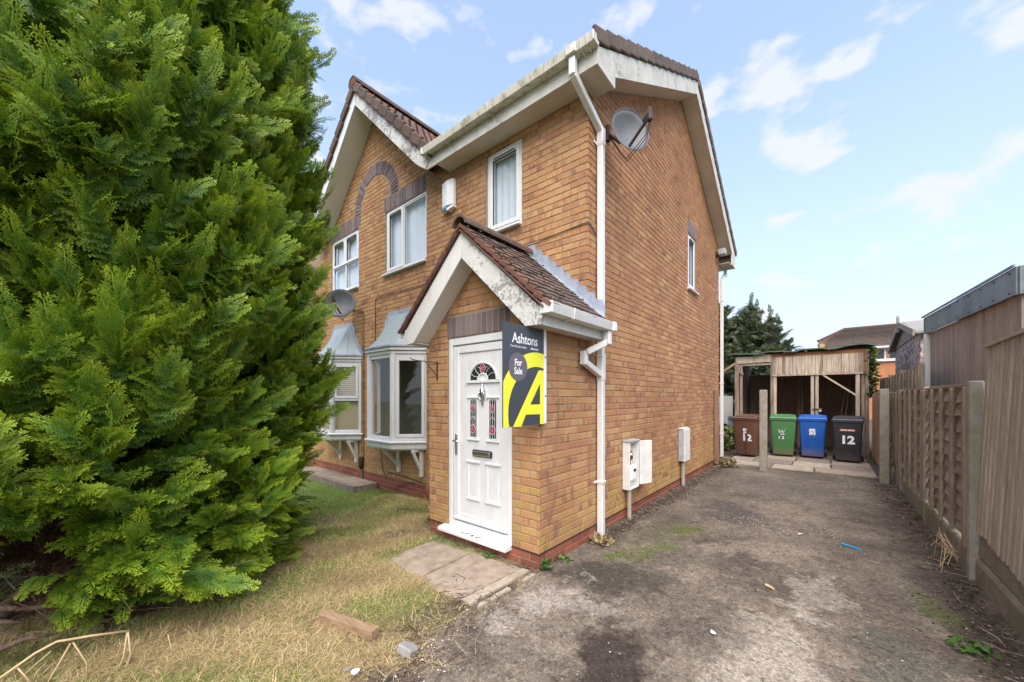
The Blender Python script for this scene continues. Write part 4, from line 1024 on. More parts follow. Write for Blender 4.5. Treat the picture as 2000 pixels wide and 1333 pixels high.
# gutters and downpipes
def gutter(name, p, d, L, mat, parent, s=1.0):
    """square-line gutter: profile in the plane normal to d (unit x or y)"""
    pr = [(-0.055, 0.0), (0.045, 0.0), (0.058, 0.055), (0.064, 0.085), (0.052, 0.085), (0.036, 0.012), (-0.047, 0.012), (-0.047, 0.085), (-0.055, 0.085)]
    x, y, z = p
    if d == 'X': pts = [(x, y - a * s, z + b * s) for a, b in pr]; e = (L, 0, 0)
    else: pts = [(x + a * s, y, z + b * s) for a, b in pr]; e = (0, L, 0)
    return MB().prism(pts, e).build(name, mat, parent, bevel=0.003)
g1 = gutter('gutter', (-2.44, YFA - 0.057, 5.015), 'X', 2.70, 'gutter_dirty', house)
for x in (0.258,):
    MB().box(x, x + 0.012, YFA - 0.125, YFA - 0.002, 5.008, 5.104).build('end_cap', 'gutter_dirty', g1, bevel=0.006)
MB().box(-2.455, -2.41, YFA - 0.127, YFA - 0.002, 5.008, 5.104).build('end_cap', 'gutter_dirty', g1, bevel=0.006)
for x in (-1.95, -1.15, -0.35, 0.12, 0.19):
    MB().tube([(x, YFA - 0.004, 4.985), (x, YFA - 0.05, 5.007), (x, YFA - 0.105, 5.010), (x, YFA - 0.126, 5.10)], 0.007, 5).build('gutter_clip', 'gutter_dirty', g1)
MB().box(-0.05, 0.07, YFA - 0.128, YFA - 0.002, 5.004, 5.11).build('gutter_outlet', 'gutter_dirty', g1, bevel=0.01)
dp = MB().box(0.012, 0.082, 1.075, 1.145, 0.02, 4.50).build('downpipe', 'pipe_white', house, bevel=0.008)
MB().box(-0.025, 0.045, YFA - 0.10, YFA - 0.03, 4.82, 5.003).build('pipe_elbow', 'pipe_white', dp, bevel=0.008)
MB().bar((0.012, YFA - 0.065, 4.84), (0.046, 1.11, 4.53), 0.07, 0.07, (1, 0, 0)).build('swan_neck', 'pipe_white', dp, bevel=0.008)
MB().box(0.008, 0.087, 1.071, 1.149, 4.36, 4.56).build('pipe_socket', 'pipe_white', dp, bevel=0.008)
for z in (4.40, 0.62):
    MB().box(0.003, 0.089, 1.068, 1.152, z - 0.015, z + 0.015).box(0.003, 0.012, 1.02, 1.20, z - 0.014, z + 0.014).build('pipe_clip', 'pipe_white', dp, bevel=0.003)
dp2 = MB().box(0.02, 0.085, 7.262, 7.327, 0.0, 4.36).build('downpipe', 'pipe_white', house, bevel=0.008, label='white downpipe at the rear corner')
MB().bar((0.052, 7.295, 4.36), (0.052, 7.68, 4.56), 0.06, 0.06, (1, 0, 0)).box(0.02, 0.085, 7.66, 7.73, 4.52, 4.70).build('swan_neck', 'pipe_white', dp2)
for z in (3.85, 1.9, 0.7): MB().box(0.012, 0.093, 7.255, 7.335, z - 0.012, z + 0.012).build('pipe_clip', 'pipe_white', dp2)

# ------------------------------------------------------------------ porch roof
PX, PZ = -0.785, 3.20; YP = -0.20
for sg in (1, -1):
    q = [(0, PZ), (0, 2.945), (0.80, 2.172), (0.965, 2.165), (0.985, 2.26), (0.96, 2.305)]
    MB().prism([(PX + sg * x, YP - 0.0245, z) for x, z in q], (0, 0.024, 0)).build('porch_bargeboard', 'peeling_paint' if sg > 0 else 'pipe_white', house, label='flaking white bargeboard on the porch gable' if sg > 0 else None)
    MB().prism([(PX + sg * 0.0, YP + 0.001, 2.965), (PX + sg * 0.80, YP + 0.001, 2.192), (PX + sg * .80, YP + 0.001, 2.21), (PX, YP + 0.001, 2.985)], (0, 0.198, 0)).build('porch_soffit', 'soffit_white', house)
MB().box(0.150, 0.170, YP + 0.001, 1.0, 2.170, 2.335).build('porch_fascia', 'pipe_white', house)
MB().box(0.004, 0.149, YP + 0.001, 1.0, 2.176, 2.19).build('porch_soffit', 'soffit', house)
MB().box(-1.735, -1.715, YP + 0.001, 0.85, 2.170, 2.335).box(-1.714, -1.592, YP + 0.001, 0.85, 2.176, 2.19).build('porch_fascia', 'pipe_white', house)
pr = MB().prism([(PX, YP - 0.02, PZ + 0.015), (PX + 0.99, YP - 0.02, 2.315), (PX + 0.99, YP - 0.02, 2.345), (PX, YP - 0.02, PZ + 0.045), (PX - 0.99, YP - 0.02, 2.345), (PX - 0.99, YP - 0.02, 2.315)], (0, YF - YP + 0.019, 0)).build('porch_roof', 'tile_brown', house)
AP = math.atan2(PZ + 0.03 - 2.33, 0.99); LP = math.hypot(0.99, PZ + 0.03 - 2.33)
def plain_tile(w, l=0.20, th=0.028):
    mb = MB(); V = []; n = 4
    for dz in (0, -th):
        for x in (-l / 2, l / 2):
            for k in range(n + 1):
                t = k / n * 2 - 1; V.append((x, w / 2 * t, dz + 0.006 * (1 - t * t)))
    m = n + 1; F = []
    for k in range(n): F += [(k, m + k, m + k + 1, k + 1), (m + k, 3 * m + k, 3 * m + k + 1, m + k + 1)]
    F += [(n, m + n, 3 * m + n, 2 * m + n), (0, 2 * m, 3 * m, m)]
    return mb.quad_mesh(V, F)
NT_, NC = 7, 13
pw = (YF - 0.005 - (YP - 0.05)) / NT_
pt_me = [plain_tile(pw - 0.006).mesh('roof_tile', m) for m in ('tile_brown', 'tile_red')]
for sg in (1, -1):
    for j in range(NC):
        s = (j + 0.55) / NC * LP + 0.03
        for i in range(NT_):
            y = YP - 0.05 + (i + 0.5) * pw
            me = pt_me[1] if (i == 0 or rnd.random() < 0.04) else pt_me[0]
            jj = rnd.uniform(-0.008, 0.008)
            o = link('roof_tile', me, pr, loc=(PX + sg * (math.cos(AP) * (s + jj) + 0.012), y + rnd.uniform(-.003, .003), PZ + 0.075 - math.sin(AP) * (s + jj)), rot=(Matrix.Rotation(0 if sg > 0 else math.pi, 4, 'Z') @ Matrix.Rotation(AP - R(6 + rnd.uniform(-2, 2)), 4, 'Y') @ Matrix.Rotation(R(rnd.uniform(-1.5, 1.5)), 4, 'X')).to_euler())
pg_me = half_round(0.10, 0.30).mesh('ridge_tile', 'tile_brown'); pg2 = half_round(0.10, 0.30).mesh('ridge_tile', 'tile_red')
for i in range(4): link('ridge_tile', pg2 if i == 3 else pg_me, pr, loc=(PX, YP - 0.06 + i * 0.295 - (0.09 if i == 3 else 0), PZ + 0.055), rot=(R(0.5), 0, 0))
# undercloak strip below the front tiles
for sg in (1, -1):
    MB().prism([(PX + sg * 0.0, YP - 0.055, PZ + 0.005), (PX + sg * 1.0, YP - 0.055, 2.30), (PX + sg * 1.0, YP - 0.055, 2.315), (PX, YP - 0.055, PZ + 0.02)], (0, 0.05, 0)).build('undercloak', 'tile_red', pr)
# moss tufts lodged on the porch tiles
mb = MB()
for k in range(170):
    s = rnd.random() * LP; y = YP - 0.05 + rnd.random() ** 1.7 * 1.1; r_ = rnd.uniform(0.006, 0.018)
    c = Vector((PX + math.cos(AP) * s + 0.02, y, PZ + 0.095 - math.sin(AP) * s))
    V = [c + Vector((rnd.uniform(-1, 1), rnd.uniform(-1, 1), rnd.uniform(-0.4, 1))) * r_ for _ in range(6)]
    mb.quad_mesh(V, [(0, 1, 2), (0, 2, 3), (0, 3, 4), (1, 2, 4), (2, 3, 5), (3, 4, 5), (1, 4, 5), (0, 4, 5)])
plain('moss', (0.06, 0.065, 0.02), 0.95, 0, 0.5)
o = link('moss', mb.mesh('moss', 'moss', fix=False), pr, kind='stuff')
# stepped lead flashing where the porch roof meets the wall
for sg in (1, -1):
    mb = MB(); nst = 10
    for j in range(nst):
        x0 = PX + sg * (0.0 + j * 0.985 / nst); x1 = PX + sg * (0.0 + (j + 1) * 0.985 / nst)
        zr0 = PZ + 0.05 - (j) * (LP * math.sin(AP)) / nst; zr1 = PZ + 0.05 - (j + 1) * (LP * math.sin(AP)) / nst
        mb.prism([(x0, YF - 0.012, zr0), (x1, YF - 0.012, zr1), (x1, YF - 0.012, zr1 + 0.15), (x1 - sg * 0.02, YF - 0.012, zr0 + 0.15), (x0, YF - 0.012, zr0 + 0.17)], (0, 0.006, 0))
    mb.build('lead_flashing', 'lead', house)
    MB().prism([(PX, YF - 0.11, PZ + 0.098), (PX + sg * 1.0, YF - 0.11, PZ + 0.09 - LP * math.sin(AP) * 1.0), (PX + sg * 1.0, YF - 0.11, PZ + 0.10 - LP * math.sin(AP) * 1.0), (PX, YF - 0.11, PZ + 0.108)], (0, 0.10, 0)).build('lead_flashing', 'lead', house)
g2 = gutter('porch_gutter', (0.232, YP - 0.02, 2.255), 'Y', 1.19, 'pipe_white', house)
MB().box(0.172, 0.302, YP - 0.035, YP - 0.018, 2.248, 2.345).build('end_cap', 'pipe_white', g2, bevel=0.006)
MB().box(0.172, 0.302, 0.90, 0.985, 2.246, 2.348).build('end_cap', 'pipe_white', g2, bevel=0.012)
MB().tube([(0.172, 0.12, 2.235), (0.235, 0.12, 2.247), (0.288, 0.12, 2.252), (0.302, 0.12, 2.342)], 0.008, 5).build('gutter_clip', 'pipe_white', g2)
gutter('porch_gutter', (-1.797, YP - 0.02, 2.255), 'Y', 0.9, 'pipe_white', house)
MB().box(0.195, 0.265, 0.86, 0.93, 2.11, 2.254).build('porch_downpipe', 'pipe_white', house, bevel=0.008)
pd = MB().bar((0.225, 0.895, 2.14), (0.075, 0.735, 2.03), 0.065, 0.065).build('porch_downpipe', 'pipe_white', house, bevel=0.008)
MB().box(0.015, 0.085, 0.69, 0.76, 1.90, 2.045).build('pipe_socket', 'pipe_white', pd, bevel=0.008)
MB().bar((0.05, 0.735, 1.93), (0.05, 1.12, 1.80), 0.065, 0.065, (1, 0, 0)).build('pipe_branch', 'pipe_white', pd, bevel=0.008)
MB().box(0.008, 0.088, 1.070, 1.150, 1.75, 2.04).build('pipe_socket', 'pipe_white', pd, bevel=0.008)

# ------------------------------------------------------------------ things fixed to the house
# for-sale board bolted to the porch corner, flying past it towards the street
sign = thing('for_sale_sign', (0.03, -0.25, 1.32), 'dark grey and yellow estate agent board fixed to the porch corner', 'sign')
BX0, BX1, BZ0, BZ1, BXX = -0.53, 0.025, 1.323, 2.165, 0.034
MB().box(BXX - 0.010, BXX, BX0, BX1, BZ0, BZ1).build('board', 'board_grey', sign)
MB().box(BXX - 0.012, BXX + 0.0005, BX1 + 0.0005, 0.067, BZ0 + 0.004, BZ1 + 0.015).build('mounting_strip', 'print_white', sign, bevel=0.002)
MB().box(BXX - 0.032, BXX - 0.0125, 0.006, 0.066, BZ0 + 0.02, BZ1 - 0.02).build('mounting_batten', 'timber_trim', sign)
for z in (1.575, 1.925): MB().tube([(BXX, 0.046, z), (BXX + 0.006, 0.046, z)], 0.007, 8).build('screw', 'dark_metal', sign)
def on_board(pts, mat, name, k):      # pts in board metres: u from its left edge, v down from its top
    x = BXX + 0.0006 * k
    mb = MB().quad_mesh([(x, BX0 + u, BZ1 - v) for u, v in pts], [tuple(range(len(pts)))]); return mb.build(name, mat, sign)
BW, BH = BX1 - BX0, BZ1 - BZ0
RC = (0.46, 0.735)
def clip_poly(poly, side):           # clip to the board rectangle
    def cl_(P, inside, inter):
        out = []
        for i in range(len(P)):
            a, b = P[i - 1], P[i]
            if inside(b):
                if not inside(a): out.append(inter(a, b))
                out.append(b)
            elif inside(a): out.append(inter(a, b))
        return out
    def ix(c): return lambda a, b: (c, a[1] + (b[1] - a[1]) * (c - a[0]) / (b[0] - a[0]))
    def iy(c): return lambda a, b: (a[0] + (b[0] - a[0]) * (c - a[1]) / (b[1] - a[1]), c)
    for f, g in ((lambda p: p[0] >= 0.001, ix(0.001)), (lambda p: p[0] <= BW - .001, ix(BW - .001)), (lambda p: p[1] >= 0.001, iy(0.001)), (lambda p: p[1] <= BH - .001, iy(BH - .001))):
        if poly: poly = cl_(poly, f, g)
    return poly
mb = MB()
for i in range(60):
    t0, t1 = 2 * math.pi * i / 60, 2 * math.pi * (i + 1) / 60
    q = clip_poly([(RC[0] + r * math.cos(t), RC[1] - r * math.sin(t)) for r, t in ((0.40, t0), (0.525, t0), (0.525, t1), (0.40, t1))], 0)
    if len(q) > 2: mb.quad_mesh([(BXX + 0.0006, BX0 + u, BZ1 - v) for u, v in q], [tuple(range(len(q)))])
mb.build('yellow_ring', 'board_yellow', sign)
def zc_(x, y):       # reference drawing units to board metres
    u = (x - 130) / 455; top = 45 + 95 * u; bot = 1258 - 50 * u
    return (u * BW, (y - top) / (bot - top) * BH)
for kq, q in enumerate(([(520, 597), (583, 600), (535, 750), (415, 1000), (368, 1107), (318, 1243), (228, 1250)], [(535, 640), (583, 600), (583, 1208), (535, 1210)], [(418, 992), (545, 985), (545, 1097), (368, 1107)])):
    on_board([zc_(*p) for p in q], 'board_yellow', 'letter_a', 1.6 + 0.5 * kq)
on_board([(0.187 + 0.123 * math.cos(t), 0.352 + 0.118 * math.sin(t)) for t in np.linspace(0, 2 * math.pi, 33)[:-1]], 'board_disc', 'disc', 3)
def board_text(s, u, v, size, off, k, sp=1.0, sx=1.0, name='lettering', align='CENTER'):
    me = text_mesh(s, size, 'print_white', off, align, sp)
    o = link(name, me, sign, loc=(BXX + 0.0006 * k, BX0 + u, BZ1 - v), rot=(R(90), 0, R(90))); o.scale = (sx, 1, 1); return o
board_text('Ashtons', 0.285, 0.118, 0.118, 0.0014, 2, 0.97, 0.92)
board_text('View this home online:', 0.195, 0.183, 0.029, 0.0, 2, 0.95, 0.85)
board_text('ashtons.net', 0.412, 0.183, 0.030, 0.0007, 2, 0.95, 0.85)
board_text('For', 0.187, 0.318, 0.078, 0.0019, 4, 1.0, 0.85)
board_text('Sale', 0.187, 0.387, 0.078, 0.0019, 4, 1.0, 0.85)
# alarm box
al = thing('alarm_box', (-2.25, YF, 4.3), 'white burglar alarm box with blue base beside the narrow upstairs window', 'alarm')
MB().prism([(-2.37, YF - 0.002, 4.72), (-2.12, YF - 0.002, 4.72), (-2.12, YF - 0.07, 4.70), (-2.20, YF - 0.085, 4.70), (-2.37, YF - 0.06, 4.70)], (0, 0, -0.01)).build('cap', 'alarm_white', al)
MB().prism([(-2.37, YF - 0.002, 4.335), (-2.12, YF - 0.002, 4.335), (-2.12, YF - 0.065, 4.335), (-2.235, YF - 0.09, 4.335), (-2.37, YF - 0.06, 4.335)], (0, 0, 0.37)).build('case', 'alarm_white', al, bevel=0.008)
MB().prism([(-2.368, YF - 0.004, 4.275), (-2.12, YF - 0.004, 4.335), (-2.12, YF - 0.064, 4.3345), (-2.235, YF - 0.088, 4.3), (-2.368, YF - 0.058, 4.275)], (0, 0, 0.0)).build('base', 'alarm_white', al)
MB().prism([(-2.372, YF - 0.002, 4.29), (-2.236, YF - 0.002, 4.29), (-2.236, YF - 0.091, 4.29), (-2.372, YF - 0.061, 4.29)], (0, 0, 0.044)).build('strobe', 'alarm_blue', al, bevel=0.006)
MB().prism([(-2.2355, YF - 0.002, 4.262), (-2.119, YF - 0.002, 4.30), (-2.119, YF - 0.066, 4.30), (-2.2355, YF - 0.0905, 4.262)], (0, 0, 0.034)).build('siren_grille', 'alarm_white', al)

# satellite dishes
def dish(label, foot, c, nrm, w, h, mat, armside, lnb_mat='dark_metal'):
    t = thing('satellite_dish', foot, label, 'satellite dish'); c = Vector(c); n = Vector(nrm).normalized()
    up = Vector((0, 0, 1)); up = (up - n * up.dot(n)).normalized(); sd_ = up.cross(n)
    V = []; F = []; NR, NA = 6, 28
    for back in (0, 1):
        for i in range(NR + 1):
            r = i / NR
            for k in range(NA):
                a = 2 * math.pi * k / NA
                p = c + sd_ * (w / 2 * r * math.cos(a)) + up * (h / 2 * r * math.sin(a)) + n * (0.085 * r * r - 0.006 * back)
                V.append(p)
    m = (NR + 1) * NA
    for i in range(NR):
        for k in range(NA):
            a, b = i * NA + k, i * NA + (k + 1) % NA
            F += [(a, b, b + NA, a + NA), (m + a, m + a + NA, m + b + NA, m + b)]
    for k in range(NA): F.append((NR * NA + k, NR * NA + (k + 1) % NA, m + NR * NA + (k + 1) % NA, m + NR * NA + k))
    MB().quad_mesh(V, F).build('reflector', mat, t, smooth=True)
    MB().tube([tuple(c + sd_ * (w / 2 * math.cos(a)) + up * (h / 2 * math.sin(a)) + n * 0.084) for a in np.linspace(0, 2 * math.pi, 33)], 0.005, 5).build('rim', 'dish_dark', t)
    base = c - up * h * 0.36 + n * 0.03; tip = c + n * 0.27 - up * h * 0.06 + sd_ * armside
    MB().bar(base, tip, 0.022, 0.022).build('arm', 'dark_metal', t)
    l = MB().tube([tuple(tip - n * 0.03 + up * 0.02), tuple(tip - n * 0.035 + up * 0.035), tuple(tip + n * 0.05 + up * 0.06)], [0.026, 0.03, 0.03], 10).build('feed_horn', 'dish_grey', t)
    b_ = (tip + n * 0.045 + up * 0.03)
    MB().bar(b_ - up * 0.08, b_ + up * 0.07, 0.05, 0.06, n).build('converter', lnb_mat, t, bevel=0.012)
    for q in (-0.07, 0.0, 0.07): MB().tube([tuple(c + sd_ * q - up * 0.06 + n * 0.004), tuple(c + sd_ * q - up * 0.06 + n * 0.009)], 0.006, 6).build('bolt', 'black', t)
    bk = c - n * 0.02
    MB().tube([tuple(bk), tuple(bk - n * 0.09), foot], 0.02, 8).build('mast', 'dark_metal', t)
    MB().tube([tuple(Vector(foot) - Vector((0, 0, 0.09))), tuple(Vector(foot) + Vector((0, 0, 0.09)))], 0.03, 8).build('wall_bracket', 'dark_metal', t)
    pts = [tuple(b_ - up * 0.08), tuple(b_ - up * 0.17 - n * 0.08), tuple(base - up * 0.10 - n * .05), tuple(bk - n * 0.1 - up * 0.1), foot]
    for q in (0.0, 0.02): MB().tube([(p[0], p[1] + q, p[2] - q) for p in pts], 0.0045, 5).build('lead', 'cable', t)
    return t
dish('grey satellite dish on the side wall near the main downpipe', (0.01, 1.36, 4.66), (0.27, 1.27, 4.48), (0.85, -0.50, 0.08), 0.47, 0.47, 'dish_grey', 0.06)
dish('dark grey satellite dish on the front wall beside the conifer', (-5.30, YG - 0.01, 3.38), (-5.22, 0.72, 3.36), (0.60, -0.80, 0.05), 0.62, 0.54, 'dish_dark', -0.02)

# meter cabinets on the side wall
mt = thing('meter_cabinet', (0.0, 2.0, 0.40), 'white gas meter box with its door hanging open', 'meter box')
mb = MB(); y0, y1, z0, z1, dd = 1.78, 2.08, 0.40, 1.00, 0.10
mb.box(0.004, 0.016, y0, y1, z0, z1).box(0.0165, dd, y0, y0 + 0.018, z0, z1).box(0.0165, dd, y1 - 0.018, y1, z0, z1).box(0.0165, dd, y0 + .0185, y1 - .0185, z1 - 0.018, z1).box(0.0165, dd, y0 + .0185, y1 - .0185, z0, z0 + 0.018)
mb.build('case', 'meter_white', mt, bevel=0.004)
MB().prism([(dd, y1 + 0.002, z0 + .03), (dd + 0.07, y1 + 0.24, z0 + .02), (dd + 0.085, y1 + 0.235, z0 + .02), (dd + 0.016, y1 - .002, z0 + .03)], (0, 0, 0.57)).build('door', 'meter_white', mt, bevel=0.004)
MB().box(0.003, dd + 0.012, y0 - 0.012, y1 + 0.006, z1 + 0.001, z1 + 0.02).build('lid', 'meter_grey', mt, bevel=0.004)
MB().box(0.02, 0.10, 1.83, 2.02, 0.50, 0.70).build('meter', 'print_white', mt, bevel=0.025, segs=3)
MB().box(0.101, 0.104, 1.90, 1.98, 0.62, 0.65).build('meter_dial', 'black', mt)
MB().tube([(0.06, 1.88, 0.70), (0.06, 1.88, 0.79), (0.07, 1.90, 0.84), (0.05, 1.95, 0.86), (0.03, 2.0, 0.86)], 0.016, 8).build('meter_pipe', 'brass', mt)
MB().box(0.04, 0.09, 1.85, 1.91, 0.77, 0.83).build('regulator', 'dark_metal', mt, bevel=0.008)
MB().tube([(0.06, 1.86, 0.40), (0.06, 1.86, 0.01)], 0.026, 8).build('conduit', 'conduit', mt)
mt2 = thing('meter_cabinet', (0.0, 4.3, 0.44), 'closed grey and white meter box further along the side wall', 'meter box')
MB().box(0.004, 0.09, 4.08, 4.42, 0.46, 1.02).build('case', 'meter_grey', mt2, bevel=0.006)
MB().box(0.0905, 0.106, 4.07, 4.43, 0.455, 1.015).build('door', 'meter_white', mt2, bevel=0.008)
MB().box(0.003, 0.08, 4.07, 4.42, 1.021, 1.035).build('lid', 'meter_white', mt2)
MB().tube([(0.05, 4.20, 0.46), (0.05, 4.20, 0.01)], 0.03, 8).build('conduit', 'conduit', mt2)

# floodlight remains under the rear eave
fl = thing('floodlight', (0.05, 6.95, 4.8), 'small weathered floodlight under the rear corner of the eaves', 'light')
MB().box(0.01, 0.05, 6.90, 6.98, 4.80, 4.90).build('bracket', 'dark_metal', fl)
MB().box(0.055, 0.20, 6.86, 7.03, 4.82, 4.95).build('case', 'meter_grey', fl, bevel=0.01)
MB().tube([(0.03, 6.94, 4.80), (0.06, 6.92, 4.72), (0.02, 6.98, 4.66), (0.012, 6.95, 4.60)], 0.006, 5).build('lead', 'cable', fl)

# hanging basket bracket on the porch
hb = thing('basket_bracket', (-1.43, 0.0, 1.78), 'rusty iron hanging basket bracket on the porch wall left of the door', 'bracket')
MB().box(-1.436, -1.424, -0.012, -0.001, 1.76, 1.97).build('back_plate', 'dark_metal', hb)
MB().tube([(-1.43, -0.01, 1.955), (-1.43, -0.30, 1.965), (-1.43, -0.36, 1.975), (-1.43, -0.375, 1.99)], 0.005, 6).build('arm', 'dark_metal', hb)
MB().tube([(-1.43, -0.01, 1.81), (-1.43, -0.17, 1.955)], 0.005, 6).build('brace', 'dark_metal', hb)

# cables
def cable(label, pts, r=0.006):
    o = MB().tube(pts, r, 6).build('cable', 'cable', None, smooth=True); tag(o, label, 'cable', 'cables clipped to the front wall'); return o
cable('black cable running level across the front wall above the porch roof', [(-4.47, YG - .012, 2.42), (-4.47, YG - .012, 3.34), (-4.45, YG - .012, 3.40), (-4.35, YG - .012, 3.42), (-3.6, YG - .012, 3.40), (-2.9, YG - .012, 3.385), (-2.82, YF - .011, 3.38), (-1.85, YF - .011, 3.385), (-0.75, YF - .011, 3.41), (-0.10, YF - .011, 3.455), (0.011, YF - .008, 3.46), (0.011, 1.06, 3.38)])
cable('black cable dropping from the dark dish down the strip between the bays', [(-5.25, YG - .012, 3.30), (-4.92, YG - .012, 3.24), (-4.89, YG - .012, 3.16), (-4.89, YG - .012, 0.35)])
cable('thin black cable beside the dish lead between the two bays', [(-4.96, YG - .011, 3.05), (-4.96, YG - .011, 0.45)], 0.004)
cable('loose black cable looping below the bay window along the plinth', [(-4.30, YG - .012, 0.72), (-4.25, YG - .012, 0.33), (-4.18, YG - .03, 0.25), (-4.12, YG - .02, 0.16), (-4.0, YG - .012, 0.235), (-3.3, YG - .012, 0.20), (-2.86, YG - .012, 0.17)])
cable('black cable end hanging over the red plinth into the cut grass', [(-3.25, YG - .012, 0.14), (-3.45, YG - .02, 0.135), (-3.62, YG - .03, 0.05), (-3.75, YG - .06, -0.02)], 0.005)
jb = thing('junction_box', (-4.95, YG - .01, 0.17), 'small brown cable box low on the wall between the bays', 'junction box')
MB().tube([(-4.95, YG - .03, 0.42), (-4.95, YG - .035, 0.40), (-4.95, YG - .035, 0.22), (-4.95, YG - .03, 0.17)], [0.03, 0.048, 0.048, 0.02], 10).build('cover', 'dark_metal', jb, smooth=True)
MB().tube([(-4.95, YG - .02, 0.19), (-4.95, YG - .02, -0.12)], 0.016, 6).build('duct', 'pipe_grey', jb)

# ------------------------------------------------------------------ boundary fence, gate posts
fence = thing('boundary_fence', (2.93, 4.2, 0), 'weathered lap panel fence between concrete posts along the drive', 'fence')
def conc_post(x, y, w, d, h, parent, name='post', mat='concrete_post'):
    a, b = w / 2, d / 2
    return MB().prism([(x - a, y - b, -0.1), (x + a, y - b, -0.1), (x + a, y + b, -0.1), (x - a, y + b, -0.1)], (0, 0, h + 0.1)).build(name, mat, parent, bevel=0.012, segs=2)
for y, h in ((2.18, 1.70), (4.15, 1.69), (6.17, 1.69), (8.1, 1.66), (10.0, 1.66)): conc_post(2.945 if y < 7 else 2.87, y, 0.085, 0.085, h, fence)
def waney(L, h, seed):
    r = random.Random(seed); mb = MB(); n = 16; V = []; F = []
    ph = r.random() * 6
    for k in range(n + 1):
        y = -L / 2 + L * k / n; e = 0.012 * math.sin(k * 0.9 + ph) + r.uniform(-.006, .006)
        bow = 0.010 * math.sin(k * 1.3 + ph * 2)
        V += [(-0.026 + bow, y, -h / 2 + e), (-0.016 + bow, y, -h / 2 + e), (0.012, y, h / 2), (0.004, y, h / 2)]
    for k in range(n):
        a = 4 * k
        for j in range(4): F.append((a + j, a + (j + 1) % 4, a + 4 + (j + 1) % 4, a + 4 + j))
    F += [(0, 3, 2, 1), (4 * n, 4 * n + 1, 4 * n + 2, 4 * n + 3)]
    return mb.quad_mesh(V, F)
def lap_panel(parent, x, y0, y1, z0, z1, nb, seed, gravel=0.3, mats=('wood_lap', 'wood_batten')):
    L = y1 - y0; rows = 10; st = (z1 - z0 - 0.05) / rows
    pan = MB().box(x - 0.03, x + 0.03, y0, y1, z1 - 0.022, z1).build('panel', mats[1], parent)      # capping rail carries the pieces
    mes = [waney(L - 0.01, st * 1.28, seed + i).mesh('slat', mats[0], fix=True) for i in range(4)]
    for r_ in range(rows):
        link('slat', mes[(r_ * 3 + seed) % 4], pan, loc=(x + rnd.uniform(-.003, .003), (y0 + y1) / 2, z0 + 0.04 + (r_ + 0.55) * st), rot=(R(rnd.uniform(-.5, .5)), 0, 0))
    for i in range(nb):
        yy = y0 + 0.025 + (L - 0.05) * i / (nb - 1)
        b = 0.022 if 0 < i < nb - 1 else 0.024
        MB().box(x - 0.055, x - 0.028, yy - b, yy + b, z0, z1 - 0.023).build('batten', mats[1], pan, bevel=0.003)
    if gravel:
        MB().prism([(x - 0.03, y0, -0.1), (x + 0.03, y0, -0.1), (x + 0.03, y0, z0 - 0.005), (x - 0.015, y0, z0 - 0.005), (x - 0.03, y0, z0 - 0.04)], (0, L, 0)).build('gravel_board', 'gravel_board', parent, bevel=0.01)
lap_panel(fence, 2.94, 2.24, 4.09, 0.28, 1.675, 5, 1)
lap_panel(fence, 2.94, 4.21, 6.11, 0.26, 1.68, 5, 11)
lap_panel(fence, 2.94, 6.23, 7.0, 0.42, 1.68, 3, 21)
lap_panel(fence, 2.88, 7.05, 8.04, 0.12, 1.66, 4, 31, 0.1, ('wood_red', 'wood_red'))
lap_panel(fence, 2.86, 8.16, 9.94, 0.12, 1.66, 5, 41, 0.1, ('wood_red', 'wood_red'))
gp = tag(conc_post(0.917, 6.95, 0.135, 0.13, 1.725, None, 'concrete_post'), 'lone square concrete post standing in the drive before the bins', 'post')
gp2 = tag(conc_post(2.775, 6.92, 0.125, 0.13, 1.72, None, 'concrete_post'), 'broad green-stained concrete post standing against the fence', 'post')
gp3 = tag(MB().box(0.012, 0.10, 6.70, 6.80, -0.05, 1.74).build('timber_post', 'wood_red', None, bevel=0.006), 'red-brown timber post fixed upright to the side wall near the rear corner', 'post')

# sagging closeboard panel nearest the camera
cb = thing('closeboard_panel', (2.96, 1.2, 0.2), 'sagging grey closeboard panel with vertical boards at the right edge', 'fence panel')
nbd = 17
for i in range(nbd):
    ya = 2.10 - i * 0.098; yb_ = ya - 0.118
    zt = 1.965 + (2.10 - ya) * 0.025 + rnd.uniform(-.006, .006); zb = 0.46 - 0.085 * (2.1 - ya) + rnd.uniform(-.012, .012)
    sh = 0.10 + rnd.uniform(-.008, .008); lx = 0.05
    x0 = 2.945
    V = [(x0 + 0.0, ya + sh, zb), (x0 - 0.012, yb_ + sh, zb), (x0 + lx - 0.012, yb_, zt), (x0 + lx, ya, zt), (x0 + 0.008, ya + sh, zb), (x0 + .004, yb_ + sh, zb), (x0 + lx + .004, yb_, zt), (x0 + lx + 0.008, ya, zt)]
    MB().quad_mesh(V, [(0, 1, 2, 3), (7, 6, 5, 4), (0, 4, 5, 1), (1, 5, 6, 2), (2, 6, 7, 3), (3, 7, 4, 0)]).build('board', 'wood_close', cb)
MB().prism([(2.97, 2.12, 1.965), (3.02, 2.12, 1.965), (3.02, 2.12, 1.99), (2.97, 2.12, 1.99)], (0, -1.75, 0.045)).build('capping', 'wood_close', cb)
MB().box(3.005, 3.05, 0.4, 2.12, 0.6, 0.68).box(3.02, 3.065, 0.4, 2.12, 1.6, 1.68).build('rail', 'wood_close', cb)
gb = thing('gravel_board', (2.96, 1.0, 0), 'mossy concrete gravel boards below the sagging closeboard panel', 'gravel board')
MB().prism([(2.93, 2.12, -0.1), (2.99, 2.12, -0.1), (2.99, 2.12, 0.24), (2.945, 2.12, 0.24), (2.93, 2.12, 0.20)], (0, -2.6, 0)).build('lower_board', 'gravel_board', gb, bevel=0.012)
